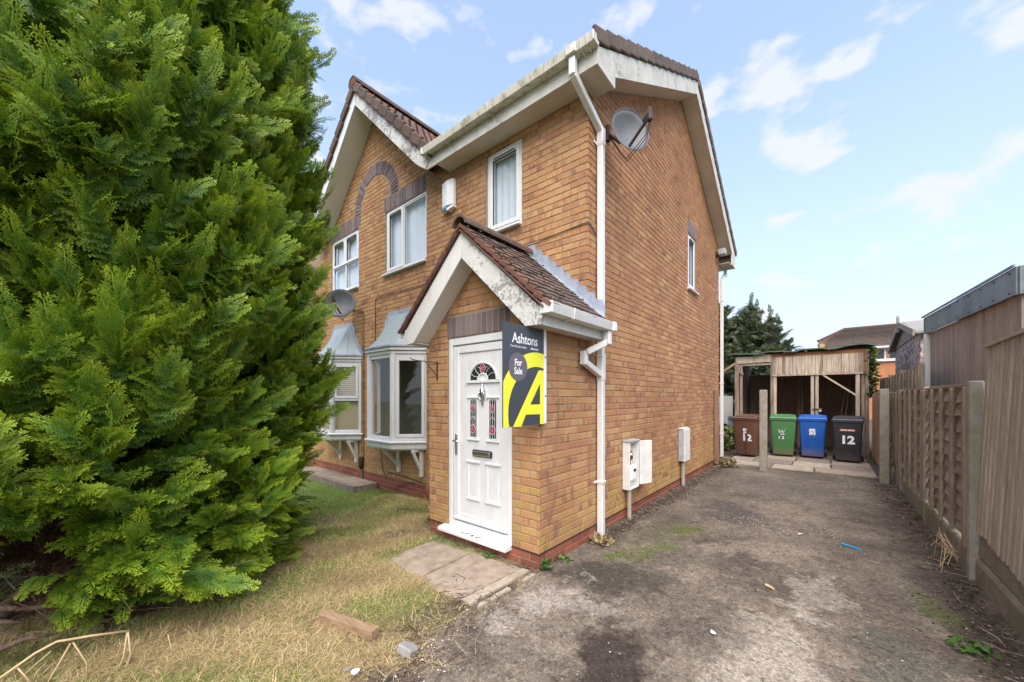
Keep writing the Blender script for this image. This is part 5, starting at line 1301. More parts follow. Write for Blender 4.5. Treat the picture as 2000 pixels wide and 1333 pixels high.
MB().prism([(2.945, 2.12, 0.245), (2.99, 2.12, 0.245), (2.99, 2.12, 0.47), (2.955, 2.12, 0.47)], (0, -2.6, -0.02)).build('upper_board', 'gravel_board', gb, bevel=0.012)

# taller fence of the next garden
tf = thing('tall_fence', (3.12, 8, 0), 'taller lap fence showing behind the boundary fence below the pebbledash garage', 'fence')
lap_panel(tf, 3.12, 6.08, 7.9, 0.4, 2.05, 6, 51, 0)
lap_panel(tf, 3.12, 7.96, 9.8, 0.4, 2.05, 5, 61, 0)
lap_panel(tf, 3.12, 9.86, 11.7, 0.4, 2.05, 5, 71, 0)
for y in (6.03, 7.93, 9.83, 11.73): MB().box(3.08, 3.16, y - 0.04, y + 0.04, 0, 2.10).build('post', 'wood_batten', tf)

# ------------------------------------------------------------------ buildings on the right
cbld = thing('clad_outbuilding', (3.6, 5.5, 0), 'brown timber clad outbuilding with dark metal edge trim behind the fence', 'outbuilding')
A0, A1 = Vector((3.63, 4.05, 0)), Vector((3.37, 7.34, 0)); dd_ = (A1 - A0).normalized(); LB = (A1 - A0).length; nn = Vector((-dd_.y, dd_.x, 0))
if nn.x > 0: nn = -nn
back_ = -nn
MB().prism([tuple(A0 - nn * 0.03), tuple(A1 - nn * 0.03), tuple(A1 - nn * 2.6), tuple(A0 - nn * 2.6)], (0, 0, 2.70)).build('wall', 'wood_clad', cbld)
nbo = 30; bw = (LB - 0.18) / nbo
bd = MB().box(-bw / 2 + 0.004, bw / 2 - 0.004, -0.022, 0.0, 0, 2.72).mesh('cladding_board', 'wood_clad')
ang = math.atan2(dd_.y, dd_.x)
for i in range(nbo):
    p = A0 + dd_ * ((i + 0.5) * bw) - nn * 0.0
    o = link('cladding_board', bd, cbld, loc=(p.x + nn.x * 0.0, p.y, 0.0), rot=(0, 0, ang - math.pi if False else ang))
    b = o.modifiers.new('bevel', 'BEVEL'); b.width = 0.004
for i in range(22):     # gable return facing the street
    p = A0 - nn * (0.06 + i * 0.11)
    link('cladding_board', bd, cbld, loc=(p.x, p.y, 0.0), rot=(0, 0, ang + R(90)))
def trim(s0, s1, off, z0, z1, name='edge_trim'):
    p, q = A0 + dd_ * s0 + nn * off, A0 + dd_ * s1 + nn * off
    return MB().prism([(p.x, p.y, z0), (q.x, q.y, z0), (q.x - nn.x * .02, q.y - nn.y * .02, z0), (p.x - nn.x * .02, p.y - nn.y * .02, z0)], (0, 0, z1 - z0)).build(name, 'flashing', cbld)
trim(-0.03, 1.72, 0.05, 2.70, 3.01); trim(1.73, LB + 0.02, 0.046, 2.71, 3.0); trim(-0.03, LB + 0.02, 0.075, 3.011, 3.035, 'drip_edge')
q = A0 - dd_ * 0.03 + nn * 0.03; MB().prism([(q.x, q.y, 2.70), (q.x - nn.x * 2.6, q.y - nn.y * 2.6, 2.70), (q.x - nn.x * 2.6 - dd_.x * .02, q.y - nn.y * 2.6 - dd_.y * .02, 2.70), (q.x - dd_.x * .02, q.y - dd_.y * .02, 2.70)], (0, 0, 0.31)).build('edge_trim', 'flashing', cbld)
MB().prism([tuple(A0 + nn * .04 + Vector((0, 0, 3.0))), tuple(A1 + nn * .04 + Vector((0, 0, 3.0))), tuple(A1 - nn * 2.6 + Vector((0, 0, 3.0))), tuple(A0 - nn * 2.6 + Vector((0, 0, 3.0)))], (0, 0, 0.012)).build('roof', 'flashing', cbld)
for i in range(9):
    for z in (2.74, 2.965):
        p = A0 + dd_ * (0.12 + i * 0.385) + nn * 0.052
        MB().tube([tuple(p + Vector((0, 0, z))), tuple(p + nn * 0.006 + Vector((0, 0, z)))], 0.010, 6).build('screw', 'black', cbld)
p = A1 - dd_ * 0.10 + nn * 0.03
MB().prism([(p.x - .035, p.y - .05, 0), (p.x + .035, p.y - .05, 0), (p.x + .035, p.y + .05, 0), (p.x - .035, p.y + .05, 0)], (0, 0, 2.70)).build('corner_trim', 'pipe_white', cbld)

gar = thing('pebbledash_garage', (3.5, 11, 0), 'pebbledashed garage with timber gable behind the clad outbuilding', 'garage')
gx, ga, gb_, ge, grz = 3.50, 9.06, 13.07, 2.95, 3.42
MB().box(gx, gx + 6, ga, gb_, 0, ge).build('wall', 'pebbledash', gar)
ym = 11.15
for i, (z0, z1) in enumerate(((ge + .001, ge + .15), (ge + .155, ge + .29), (ge + .295, grz - 0.02))):
    f0, f1 = (z0 - ge) / (grz - ge), (z1 - ge) / (grz - ge)
    MB().prism([(gx - 0.02, ga + (ym - ga) * f0, z0), (gx - 0.02, gb_ + (ym - gb_) * f0, z0), (gx - 0.02, gb_ + (ym - gb_) * f1, z1), (gx - 0.02, ga + (ym - ga) * f1, z1)], (0.05, 0, 0)).build('gable_board', 'wood_clad', gar)
rf = MB().prism([(gx - 0.1, ga - 0.2, ge - 0.03), (gx - 0.1, ym, grz), (gx - 0.1, gb_ + 0.2, ge - 0.03), (gx - 0.1, gb_ + 0.2, ge + 0.01), (gx - 0.1, ym, grz + 0.05), (gx - 0.1, ga - 0.2, ge + 0.01)], (6, 0, 0)).build('roof', 'stone', gar)
for a_, b_ in (((ga - 0.2, ge - 0.05), (ym, grz - 0.02)), ((ym, grz - 0.02), (gb_ + 0.2, ge - 0.05))):
    MB().prism([(gx - 0.14, a_[0], a_[1] - 0.02), (gx - 0.14, b_[0], b_[1] - 0.02), (gx - 0.14, b_[0], b_[1] + 0.12), (gx - 0.14, a_[0], a_[1] + 0.12)], (0.03, 0, 0)).build('bargeboard', 'wood_clad' if b_[0] > ym + 1 else 'concrete_post', gar)
MB().prism([(gx - 0.16, ym - 0.06, grz - 0.18), (gx - 0.16, ym + 0.06, grz - 0.18), (gx - 0.16, ym + 0.06, grz + 0.20), (gx - 0.16, ym, grz + 0.26), (gx - 0.16, ym - 0.06, grz + 0.20)], (0.05, 0, 0)).build('finial', 'wood_clad', gar)
for i in range(16):
    y = ga - 0.15 + (ym - ga) * i / 16; z = ge + 0.012 + (grz + 0.04 - ge) * (i / 16)
    MB().tube([(gx - 0.08, y, z), (gx + 5.8, y, z)], 0.03, 6).build('roof_rib', 'stone', rf)

fh = thing('far_house', (5, 36, 0), 'orange brick house with brown tiled roof beyond the shed', 'house')
blotch('far_brick', [(0.40, 0.155, 0.07), (0.47, 0.20, 0.095)], 4, 5, 0.9, 0.2, 40)
blotch('far_brick_yellow', [(0.38, 0.28, 0.11), (0.45, 0.33, 0.14)], 4, 5, 0.9, 0.2, 40)
FX0, FX1, FY, FE = 1.45, 14.0, 34.0, 5.05
MB().box(FX0 + 0.3, FX1, FY, FY + 7, 0, FE).build('wall', 'far_brick', fh)
MB().box(FX0, FX0 + 0.3, FY - 0.02, FY + 7, 0, FE + 0.55).build('end_wall', 'far_brick_yellow', fh)
hr = MB()
hr.prism([(FX0 - 0.1, FY - 0.35, FE + 0.02), (FX1, FY - 0.35, FE + 0.02), (FX1, FY + 3.5, 6.95), (FX0 + 1.55, FY + 3.5, 6.95), (FX0 - 0.1, FY + 1.1, FE + .78)], (0, 0.02, 0.10)).build('roof', 'tile_grey', fh)
MB().prism([(FX0 - 0.1, FY + 1.1, FE + 0.78), (FX0 + 1.55, FY + 3.5, 6.95), (FX0 - 0.1, FY + 5.9, FE + 0.78)], (0.02, 0, 0.1)).build('roof_hip', 'tile_grey', fh)
for k in range(17):
    f = k / 17; y = FY - 0.36 + 3.85 * f; z = FE + 0.125 + 1.93 * f
    xl = FX0 - 0.1 if f < 0.4 else FX0 - 0.1 + 1.65 * (f - 0.38) / 0.62
    MB().box(xl, FX1, y - 0.02, y + 0.10, z - 0.012, z + 0.035).build('tile_course', 'tile_grey', fh)
MB().box(FX0 + 1.5, FX1, FY + 3.38, FY + 3.62, 7.0, 7.12).build('ridge', 'tile_brown', fh)
MB().bar((FX0 - 0.12, FY + 1.05, FE + 0.9), (FX0 + 1.55, FY + 3.45, 7.08), 0.16, 0.12).build('hip_ridge', 'tile_red', fh)
MB().box(FX0 - 0.2, FX0 + 0.1, FY + 0.8, FY + 1.2, FE + 0.55, FE + 0.72).build('eaves_end', 'timber_trim', fh)
w_ = MB().box(4.35, 5.62, FY - 0.08, FY - 0.02, 4.18, 5.0).build('window', 'upvc', fh)
for a, b in ((4.43, 4.93), (5.03, 5.54)):
    MB().box(a, b, FY - 0.092, FY - 0.083, 4.27, 4.92).build('pane', 'dark_glass', w_)
    MB().box(a, a + 0.17, FY - 0.098, FY - 0.093, 4.27, 4.92).build('curtain', 'far_brick', w_)
MB().box(4.25, 5.72, FY - 0.16, FY - 0.02, 4.08, 4.17).build('sill', 'upvc', w_)
MB().box(4.2, FX1, FY - 0.45, FY - 0.36, 5.0, 5.13).build('gutter', 'timber_trim', fh)

# ------------------------------------------------------------------ open shed
shed = thing('open_shed', (1.3, 11.5, 0), 'tumbledown open-fronted timber shed with peeling plywood fascia', 'shed')
SY = 10.3
def post(x, y, w, z0, z1, mat='wood_shed', name='post'):
    return MB().box(x - w / 2, x + w / 2, y - w / 2, y + w / 2, z0, z1).build(name, mat, shed, bevel=0.006)
post(-0.12, SY, 0.11, -0.02, 2.62, 'wood_rot'); post(-0.01, SY + .01, 0.06, 0, 2.55, 'wood_dark'); post(0.745, SY, 0.06, 0, 2.78, 'wood_rot'); post(0.82, SY, 0.075, 0, 2.20); post(1.655, SY, 0.07, 0, 2.20); post(1.75, SY, 0.07, 0, 2.20)
post(2.56, SY, 0.085, 0, 2.20); post(2.66, SY + .01, 0.07, 0, 2.6, 'wood_rot'); post(2.735, SY - .01, 0.07, -0.05, 2.78, 'wood_rot')
MB().bar((1.88, SY - .02, 2.16), (2.53, SY - .02, 1.62), 0.04, 0.065, (0, 1, 0)).build('brace', 'wood_shed', shed)
# split plywood strips of the big fascia
x = 0.76
while x < 2.66:
    w = rnd.uniform(0.035, 0.10); x1 = min(2.68, x + w); jz = rnd.uniform(-.02, .012)
    bow = rnd.uniform(-0.03, 0.004); s_ = rnd.uniform(-.012, .012)
    V = [(x, SY - .05 + bow, 2.215 + jz), (x1, SY - .045 + bow * .3, 2.215 + jz), (x1 + s_, SY - .045, 2.70), (x + s_, SY - .045, 2.70)]
    V += [(a, b + 0.008, c) for a, b, c in V]
    MB().quad_mesh(V, [(0, 1, 2, 3), (7, 6, 5, 4), (0, 4, 5, 1), (1, 5, 6, 2), (2, 6, 7, 3), (3, 7, 4, 0)]).build('fascia_strip', 'wood_shed' if rnd.random() < 0.8 else 'wood_rot', shed)
    x = x1 + rnd.uniform(0.0, 0.004)
MB().box(0.75, 2.70, SY - 0.034, SY + 0.03, 2.235, 2.80).build('fascia_backing', 'wood_orange', shed)
MB().box(0.75, 2.66, SY - 0.06, SY + 0.05, 2.165, 2.212).build('lintel', 'wood_shed', shed)
MB().box(-0.15, 0.30, SY - 0.05, SY - 0.02, 2.57, 2.77).build('fascia_board', 'wood_shed', shed); MB().box(0.305, 0.73, SY - 0.045, SY - 0.015, 2.58, 2.80).build('fascia_board', 'wood_shed', shed)
MB().box(-0.15, 0.74, SY - 0.01, SY + 0.04, 2.50, 2.56).build('lintel', 'wood_shed', shed)
MB().prism([(-0.17, SY - .06, 2.45), (-0.04, SY - .06, 2.28), (0.06, SY - .06, 2.22), (0.02, SY - .06, 2.40), (-0.06, SY - .06, 2.55), (-0.17, SY - .06, 2.55)], (0, .01, 0)).build('torn_ply', 'wood_rot', shed)
MB().bar((-0.16, SY - .07, 2.58), (-0.48, SY - .1, 2.36), 0.02, 0.06).build('split_lath', 'wood_block', shed)
for x in (0.55, 1.05, 1.52, 2.0): MB().box(x - .03, x + .03, SY - 0.10, SY + 2.6, 2.80 + 0.02 * (x - 1.3), 2.845 + 0.02 * (x - 1.3)).build('roof_joist', 'wood_shed', shed)
V = []; F = []; n = 22
for k in range(n + 1):
    x = -0.30 + 3.16 * k / n; z = 2.83 + 0.035 * (k / n) + 0.022 * math.sin(k * 1.05) + (0.03 if k > n - 4 else 0)
    V += [(x, SY - 0.16, z - 0.012 + 0.012 * math.sin(k * 2.2)), (x, SY + 2.7, z + 0.03), (x, SY - 0.15, z + 0.02 + 0.012 * math.sin(k * 2.2)), (x, SY + 2.7, z + 0.05)]
for k in range(n):
    a = 4 * k; F += [(a, a + 4, a + 5, a + 1), (a + 2, a + 3, a + 7, a + 6), (a, a + 2, a + 6, a + 4), (a + 1, a + 5, a + 7, a + 3)]
MB().quad_mesh(V, F).build('felt_roof', 'felt_green', shed)
MB().box(-0.17, 2.75, SY + 2.55, SY + 2.65, 0, 2.34).build('back_wall', 'wood_dark', shed)  # stops short of the roof; hidden gap added to let daylight in
for i in range(4): MB().box(0.02 + i * 0.66, 0.64 + i * 0.66, SY + 2.50, SY + 2.54, 0.05, 1.35 + 0.1 * (i % 2)).build('back_panel', 'wood_red', shed)
MB().box(0.7, 2.6, SY + 2.46, SY + 2.50, 1.40, 1.50).build('back_rail', 'wood_dark', shed)
MB().box(-0.17, -0.13, SY + 0.1, SY + 2.55, 0.0, 2.8).build('side_wall', 'wood_dark', shed); MB().box(2.72, 2.76, SY + 0.1, SY + 2.55, 0, 2.8).build('side_wall', 'wood_dark', shed)
for x in (1.25, 1.33): MB().box(x, x + 0.06, SY + 1.6, SY + 1.66, 0, 2.8).build('post', 'wood_red', shed)
lk = thing('padlock', (1.74, SY - .06, 1.2), 'small steel hasp and padlock on the shed centre post', 'padlock')
MB().box(1.66, 1.82, SY - 0.06, SY - 0.045, 1.235, 1.265).build('hasp', 'dark_metal', lk)
MB().box(1.79, 1.85, SY - 0.085, SY - 0.05, 1.17, 1.23).build('body', 'chrome', lk, bevel=0.008); MB().tube([(1.80, SY - .067, 1.23), (1.80, SY - .067, 1.26), (1.82, SY - .067, 1.275), (1.84, SY - .067, 1.26), (1.84, SY - .067, 1.23)], 0.006, 6).build('shackle', 'chrome', lk)
for i, (x0, x1, h, m) in enumerate(((2.25, 2.45, 2.0, 'wood_dark'), (2.35, 2.62, 1.9, 'wood_rot'), (2.1, 2.35, 1.7, 'wood_dark'), (2.45, 2.58, 2.1, 'wood_dark'))):
    o = MB().bar((x0, SY + 0.9 + .1 * i, 0.0), (x1, SY + 1.25 + .1 * i, h), 0.02, 0.12, (0, 1, 0)).build('leaning_plank', m, None)
    tag(o, ('dark plank leaning at the front of the pile inside the shed', 'pale split plank leaning inside the right end of the shed', 'shortest dark plank leaning inside the shed', 'tallest dark plank leaning nearest the shed corner post')[i], 'plank', 'planks leaning in the shed')

# grey wall, pipe and weeds left of the shed
gw = tag(MB().box(-4.2, -0.9, 14.0, 14.2, -0.02, 1.62).build('block_wall', 'plaster_far', None), 'pale rendered garden wall below the far conifers', 'wall')
pp = thing('grey_pipe', (-0.42, 11.2, 0), 'capped grey plastic pipe standing beside the shed', 'pipe')
MB().tube([(-0.42, 11.2, 0.0), (-0.42, 11.2, 0.86)], 0.10, 12).build('pipe', 'pipe_grey', pp, smooth=True); MB().tube([(-0.42, 11.2, 0.84), (-0.42, 11.2, 0.94), (-0.42, 11.2, 0.95)], [0.115, 0.115, 0.06], 12).build('cap', 'pipe_grey', pp)

# ------------------------------------------------------------------ wheelie bins
def wheelie(x, y, rz, mat, label, ribs='plain'):
    t = thing('wheelie_bin', (x, y, 0.03), label, 'wheelie bin', 'bins in front of the shed')
    M = Matrix.Translation((x, y, 0.03)) @ Matrix.Rotation(R(rz), 4, 'Z')
    def put(mb, name, m, bevel=0.0, segs=2, smooth=False):
        o = link(name, mb.mesh(name, m, smooth), None, bevel=bevel, segs=segs)
        o.parent = t; o.matrix_parent_inverse = Matrix.Identity(4); o.rotation_euler = (0, 0, R(rz)); return o
    wb, wt, fb, ft = 0.225, 0.275, -0.20, -0.31     # half widths and front depth at bottom and top; back is straight
    V = [(-wb, fb, 0.02), (wb, fb, 0.02), (wb, 0.24, 0.02), (-wb, 0.24, 0.02), (-wt, ft, 0.97), (wt, ft, 0.97), (wt, 0.30, 0.97), (-wt, 0.30, 0.97)]
    put(MB().quad_mesh(V, [(0, 3, 2, 1), (4, 5, 6, 7), (0, 1, 5, 4), (1, 2, 6, 5), (2, 3, 7, 6), (3, 0, 4, 7)]), 'body', mat, 0.04, 4, True)
    put(MB().box(-0.29, 0.29, -0.325, 0.31, 0.935, 0.985), 'rim', mat, 0.012)
    lv = [(-0.295, -0.345, 0.988), (0.295, -0.345, 0.988), (0.295, 0.30, 0.995), (-0.295, 0.30, 0.995), (-0.27, -0.31, 1.03), (0.27, -0.31, 1.03), (0.27, 0.27, 1.075), (-0.27, 0.27, 1.075)]
    lid = put(MB().quad_mesh(lv, [(0, 3, 2, 1), (4, 5, 6, 7), (0, 1, 5, 4), (1, 2, 6, 5), (2, 3, 7, 6), (3, 0, 4, 7)]), 'lid', mat, 0.014, 2)
    put(MB().prism([(-0.20, -0.27, 1.034), (0.20, -0.27, 1.034), (0.20, 0.22, 1.072), (-0.20, 0.22, 1.072)], (0, 0, 0.014)), 'lid_panel', mat, 0.008)
    put(MB().tube([(-0.26, 0.345, 1.0), (0.26, 0.345, 1.0)], 0.018, 8), 'handle', mat)
    for s in (-1, 1):
        put(MB().box(s * 0.22 - 0.02, s * 0.22 + 0.02, 0.28, 0.36, 0.96, 1.02), 'handle_bracket', mat)
        put(MB().tube([(s * 0.235, 0.25, 0.10), (s * 0.285, 0.25, 0.10)], 0.10, 16), 'wheel', 'black')
    def fy(z): return fb + (ft - fb) * (z - 0.02) / 0.95 - 0.004
    fa = math.atan2(-(ft - fb), 0.95)
    def decal(me, u, z, name='marking'):
        o = link(name, me, None); o.parent = t; o.matrix_parent_inverse = Matrix.Identity(4)
        o.matrix_basis = Matrix.Rotation(R(rz), 4, 'Z') @ Matrix.Translation((u, fy(z), z)) @ Matrix.Rotation(R(90) + fa, 4, 'X'); return o
    if ribs == 'panel':
        pts = [(-0.13, 0.06), (-0.13, 0.46), (-0.10, 0.50), (0.10, 0.50), (0.13, 0.46), (0.13, 0.06)]
        put(MB().tube([(u, fy(z), z) for u, z in pts], 0.005, 5), 'rib', mat)
    if ribs == 'split': put(MB().box(0.06, 0.075, -0.30, -0.19, 0.1, 0.9), 'rib', mat)
    return decal
def quad_me(w, h, mat): return MB().quad_mesh([(-w / 2, -h / 2, 0), (w / 2, -h / 2, 0), (w / 2, h / 2, 0), (-w / 2, h / 2, 0)], [(0, 1, 2, 3)]).mesh('panel', mat, fix=False)
def swoosh(sc_, mat):
    mb = MB(); pts = [(-.5, .35), (-.46, .0), (-.34, -.38), (-.18, -.1), (-.02, .18), (.06, -.2), (.16, -.36), (.34, .05), (.62, .48)]
    th = [.05, .09, .10, .07, .06, .09, .09, .06, .02]
    V = []
    for (x, y), w in zip(pts, th): V += [((x - w * .6) * sc_, y * sc_, 0.0012), ((x + w * .6) * sc_, y * sc_, 0.0012)]
    return mb.quad_mesh(V, [(2 * i, 2 * i + 1, 2 * i + 3, 2 * i + 2) for i in range(len(pts) - 1)]).mesh('emblem', mat, fix=False)
d = wheelie(0.34, 8.95, -7, 'bin_brown', 'brown wheelie bin half hidden by the lone concrete post', 'split')
d(quad_me(0.10, 0.13, 'print_white'), 0.02, 0.66); d(swoosh(0.12, 'bin_brown'), 0.02, 0.67); d(text_mesh('12', 0.23, 'print_white', 0.010), 0.05, 0.48)
d = wheelie(1.055, 9.60, 5, 'bin_green', 'green wheelie bin between the concrete post and the blue bin')
d(swoosh(0.14, 'print_white'), -0.02, 0.66); d(quad_me(0.09, 0.02, 'print_white'), -0.01, 0.575); d(text_mesh('1 2', 0.10, 'print_white', 0.003), -0.04, 0.48)
d = wheelie(1.675, 9.72, 0, 'bin_blue', 'blue wheelie bin standing between the green and black bins', 'panel')
d(quad_me(0.12, 0.16, 'print_white'), 0.0, 0.66); d(swoosh(0.15, 'bin_blue'), -0.01, 0.69); d(quad_me(0.09, 0.016, 'bin_blue'), 0, 0.60).location.y -= 0.0015
d = wheelie(2.345, 9.42, -3, 'bin_black', 'black wheelie bin with white 12 and orange label beside the fence')
d(quad_me(0.27, 0.05, 'label_orange'), 0.0, 0.76); 
for k_ in range(9):
    if k_ != 4: d(quad_me(0.014 + 0.006 * (k_ % 2), 0.026, 'print_white'), -0.105 + k_ * 0.026, 0.76).location.y -= 0.0015
d(text_mesh('12', 0.26, 'print_white', 0.012), 0.0, 0.52)

# ------------------------------------------------------------------ conifers
def spray_mesh(name, mat, seed, L=0.27, ns=9, wide=0.44, wdt=0.0068):
    """flat feathery spray of scale leaves growing along +X, drooping at the tip"""
    r = random.Random(seed); V = []; F = []; T = []
    def strip(a, b, w0, w1, ta, tb):
        d = (Vector(b) - Vector(a)); d.z = 0
        n = Vector((-d.y, d.x, 0)).normalized(); o = len(V); m = Vector(a).lerp(Vector(b), 0.55)
        V.extend([tuple(Vector(a)), tuple(m + n * w0), tuple(Vector(b)), tuple(m - n * w0)]); T.extend([ta, (ta + tb) / 2, tb, (ta + tb) / 2])
        F.append((o, o + 1, o + 2, o + 3))
    def z(x): return -0.9 * x * x + 0.10 * x
    strip((0, 0, 0), (L * .55, 0, z(L * .55)), wdt * .7, 0, 0, .4); strip((L * .5, 0, z(L * .5)), (L, 0, z(L)), wdt * .8, 0, .4, 1)
    for i in range(ns):
        f = 0.10 + 0.86 * i / (ns - 1); x = L * f
        for s in (-1, 1):
            l = L * wide * (1 - 0.72 * f) * r.uniform(0.8, 1.15) * (0.75 if i == 0 else 1)
            a = R(r.uniform(36, 50)) * s
            ex, ey = x + l * math.cos(a), l * math.sin(a); zz_ = z(x) - 0.5 * l * l - 0.010 * r.random()
            ez = zz_ + r.uniform(-.012, .006)
            strip((x, 0, z(x)), (ex, ey, ez), wdt, 0, f * .5, 0.5 + f * .5)
            k = max(2, int(l / 0.021))
            for j in range(1, k + 1):
                g = j / (k + 0.6); bx_, by_, bz_ = x + (ex - x) * g, ey * g, z(x) + (ez - z(x)) * g
                for s2 in (-1, 1):
                    l2 = 0.038 * (1 - 0.55 * g) * r.uniform(.75, 1.2); a2 = a + R(38) * s2
                    strip((bx_, by_, bz_), (bx_ + l2 * math.cos(a2), by_ + l2 * math.sin(a2), bz_ + r.uniform(-.008, .004)), wdt * .78, 0, f * .5 + .2 * g, min(1, 0.35 + f * .4 + .35 * g))
    me = bpy.data.meshes.new(name); me.from_pydata(V, [], F); me.materials.append(MATS[mat])
    at = me.attributes.new('tip', 'FLOAT', 'POINT'); at.data.foreach_set('value', np.array(T, dtype=np.float32)); me.update()
    return me
def spray_set(name, mat, n, seed, **k):
    c = bpy.data.collections.new(name); out = []
    for i in range(n):
        me = spray_mesh(name + '_%d' % i, mat, seed + i, **k); o = bpy.data.objects.new(name + '_%d' % i, me); c.objects.link(o); out.append(me)
    return c, out
C_green, M_green = spray_set('spray_green', 'spray_green', 4, 100)
C_brown, M_brown = spray_set('spray_brown', 'spray_brown', 3, 200, ns=6, wdt=0.006)
C_far, M_far = spray_set('spray_far', 'spray_far', 3, 300, ns=7, wdt=0.011)
def instancer(name, coll, pts, rots, scls, idx, parent, mat):
    me = bpy.data.meshes.new(name); me.from_pydata([tuple(p) for p in pts], [], []); me.materials.append(MATS[mat])
    a = me.attributes.new('rot', 'FLOAT_VECTOR', 'POINT'); a.data.foreach_set('vector', np.array(rots, dtype=np.float32).ravel())
    a = me.attributes.new('scl', 'FLOAT', 'POINT'); a.data.foreach_set('value', np.array(scls, dtype=np.float32))
    a = me.attributes.new('idx', 'INT', 'POINT'); a.data.foreach_set('value', np.array(idx, dtype=np.int32))
    o = link(name, me, parent, kind='stuff')
    g = bpy.data.node_groups.new(name, 'GeometryNodeTree')
    g.interface.new_socket('Geometry', in_out='INPUT', socket_type='NodeSocketGeometry'); g.interface.new_socket('Geometry', in_out='OUTPUT', socket_type='NodeSocketGeometry')
    N = g.nodes; gi = N.new('NodeGroupInput'); go = N.new('NodeGroupOutput'); ip = N.new('GeometryNodeInstanceOnPoints'); ci = N.new('GeometryNodeCollectionInfo')
    ci.inputs['Collection'].default_value = coll; ci.inputs['Separate Children'].default_value = True; ci.inputs['Reset Children'].default_value = True
    def na(nm, ty):
        x = N.new('GeometryNodeInputNamedAttribute'); x.data_type = ty; x.inputs['Name'].default_value = nm; return x.outputs['Attribute']
    e2r = N.new('FunctionNodeEulerToRotation'); g.links.new(na('rot', 'FLOAT_VECTOR'), e2r.inputs[0])
    g.links.new(gi.outputs[0], ip.inputs['Points']); g.links.new(ci.outputs[0], ip.inputs['Instance']); ip.inputs['Pick Instance'].default_value = True
    g.links.new(na('idx', 'INT'), ip.inputs['Instance Index']); g.links.new(e2r.outputs[0], ip.inputs['Rotation']); g.links.new(na('scl', 'FLOAT'), ip.inputs['Scale'])
    g.links.new(ip.outputs[0], go.inputs[0])
    md = o.modifiers.new('sprays', 'NODES'); md.node_group = g; return o
def frame(dirv, nrm):
    x = dirv.normalized(); z = (nrm - x * nrm.dot(x)).normalized(); y = z.cross(x)
    return Matrix((x, y, z)).transposed()
def lerp_tab(tab, z):
    for (a, b), (c, d) in zip(tab, tab[1:]):
        if z <= c: return b + (d - b) * (z - a) / (c - a)
    return tab[-1][1]
def plume_points(r, base, tab, zmax, count, zmin, per, plen, scl, up=(15, 45), keep=None, lump=0.10, leader=0.0):
    P, Q, S = [], [], []
    zt = np.linspace(0.1, zmax, 60); wts = np.array([max(0.1, lerp_tab(tab, z)) for z in zt]); wts /= wts.sum()
    for _ in range(count):
        z = zt[np.searchsorted(np.cumsum(wts), r.random())] if True else 0
        z += r.uniform(-.08, .08); ph = r.uniform(-math.pi, math.pi)
        if keep and not keep(ph, z, r): continue
        if z < zmin(ph): continue
        Rz = lerp_tab(tab, z) * (1 + lump * math.sin(3.1 * ph + 2.3 * z) + lump * 0.8 * math.sin(5.3 * ph - 3.7 * z + 1.3) + r.uniform(-.07, .05))
        el = R(r.uniform(*up) + (14 if z > 1.4 else -6 if z > 0.6 else -28)); pj_ = ph + R(r.uniform(-32, 32))
        d = Vector((math.cos(pj_) * math.cos(el), math.sin(pj_) * math.cos(el), math.sin(el)))
        tip = base + Vector((math.cos(ph) * Rz, math.sin(ph) * Rz, z)); L = plen * r.uniform(0.75, 1.25); root = tip - d * L
        rad = Vector((math.cos(ph), math.sin(ph), 0)); side = d.cross(Vector((0, 0, 1))).normalized()
        if r.random() < leader:
            for q in (0.0, 0.09, 0.18):
                P.append(tip + d * (q - 0.10)); Q.append(frame((d + Vector((r.uniform(-.15, .15), r.uniform(-.15, .15), r.uniform(-.1, .2)))), rad + Vector((r.uniform(-.6, .6), r.uniform(-.6, .6), .7))).to_euler()); S.append(scl * r.uniform(.8, 1.1))
        for k in range(per):
            f = 0.22 + 0.78 * (k + r.random() * .6) / per
            sg = 1 if k % 2 else -1; a = R(r.uniform(22, 58)) * sg * (1 - 0.75 * max(0, f - 0.85) / 0.15)
            dv = (d * math.cos(a) + side * math.sin(a) + Vector((0, 0, r.uniform(-.25, .35)))).normalized()
            p = root + d * (L * f) + Vector((0, 0, -0.10 * f * f * L * (1.0 if z < 1.3 else 0.3)))
            n = (Vector((0, 0, 1)) * r.uniform(.1, .8) + rad * r.uniform(.4, 1.0) + Vector((r.uniform(-1, 1), r.uniform(-1, 1), r.uniform(-1, 1))) * .38)
            P.append(p - dv * 0.09 * scl); Q.append(frame(dv, n).to_euler()); S.append(scl * r.uniform(0.75, 1.2) * (1.05 - 0.25 * f))
    return P, Q, S
def trunk_mesh(mb, pts, rs, n=9): mb.tube(pts, rs, n, cap=True); return mb

tr = thing('conifer_tree', (-2.9, -2.68, -0.05), 'huge dense green conifer filling the left of the front lawn', 'tree')
base = Vector((-2.9, -2.62, 0.0)); rr = random.Random(11)
TAB = [(0.0, 1.50), (0.5, 1.58), (1.1, 1.66), (1.8, 1.70), (3.0, 1.73), (4.2, 1.66), (5.7, 1.36), (7.2, 0.8), (8.6, 0.1)]
def zmin_near(ph):
    dg = math.degrees(ph)
    return 0.88 - 0.86 * sstep(-8, 14, dg) if -110 < dg < 60 else 0.05
def keep_near(ph, z, r):
    d = abs(math.degrees(ph) - 25)
    return (d < 115 or r.random() < 0.30) and (z < 6.3 or r.random() < 0.5)
P, Q, S = plume_points(rr, base, TAB, 8.4, 2700, zmin_near, 17, 0.58, 0.92, (12, 48), keep_near, 0.07, 0.30)
P2, Q2, S2 = plume_points(rr, base, [(a, b * 0.84) for a, b in TAB], 8.0, 800, zmin_near, 12, 0.5, 1.0, (10, 50), keep_near, 0.07)
P += P2; Q += Q2; S += S2
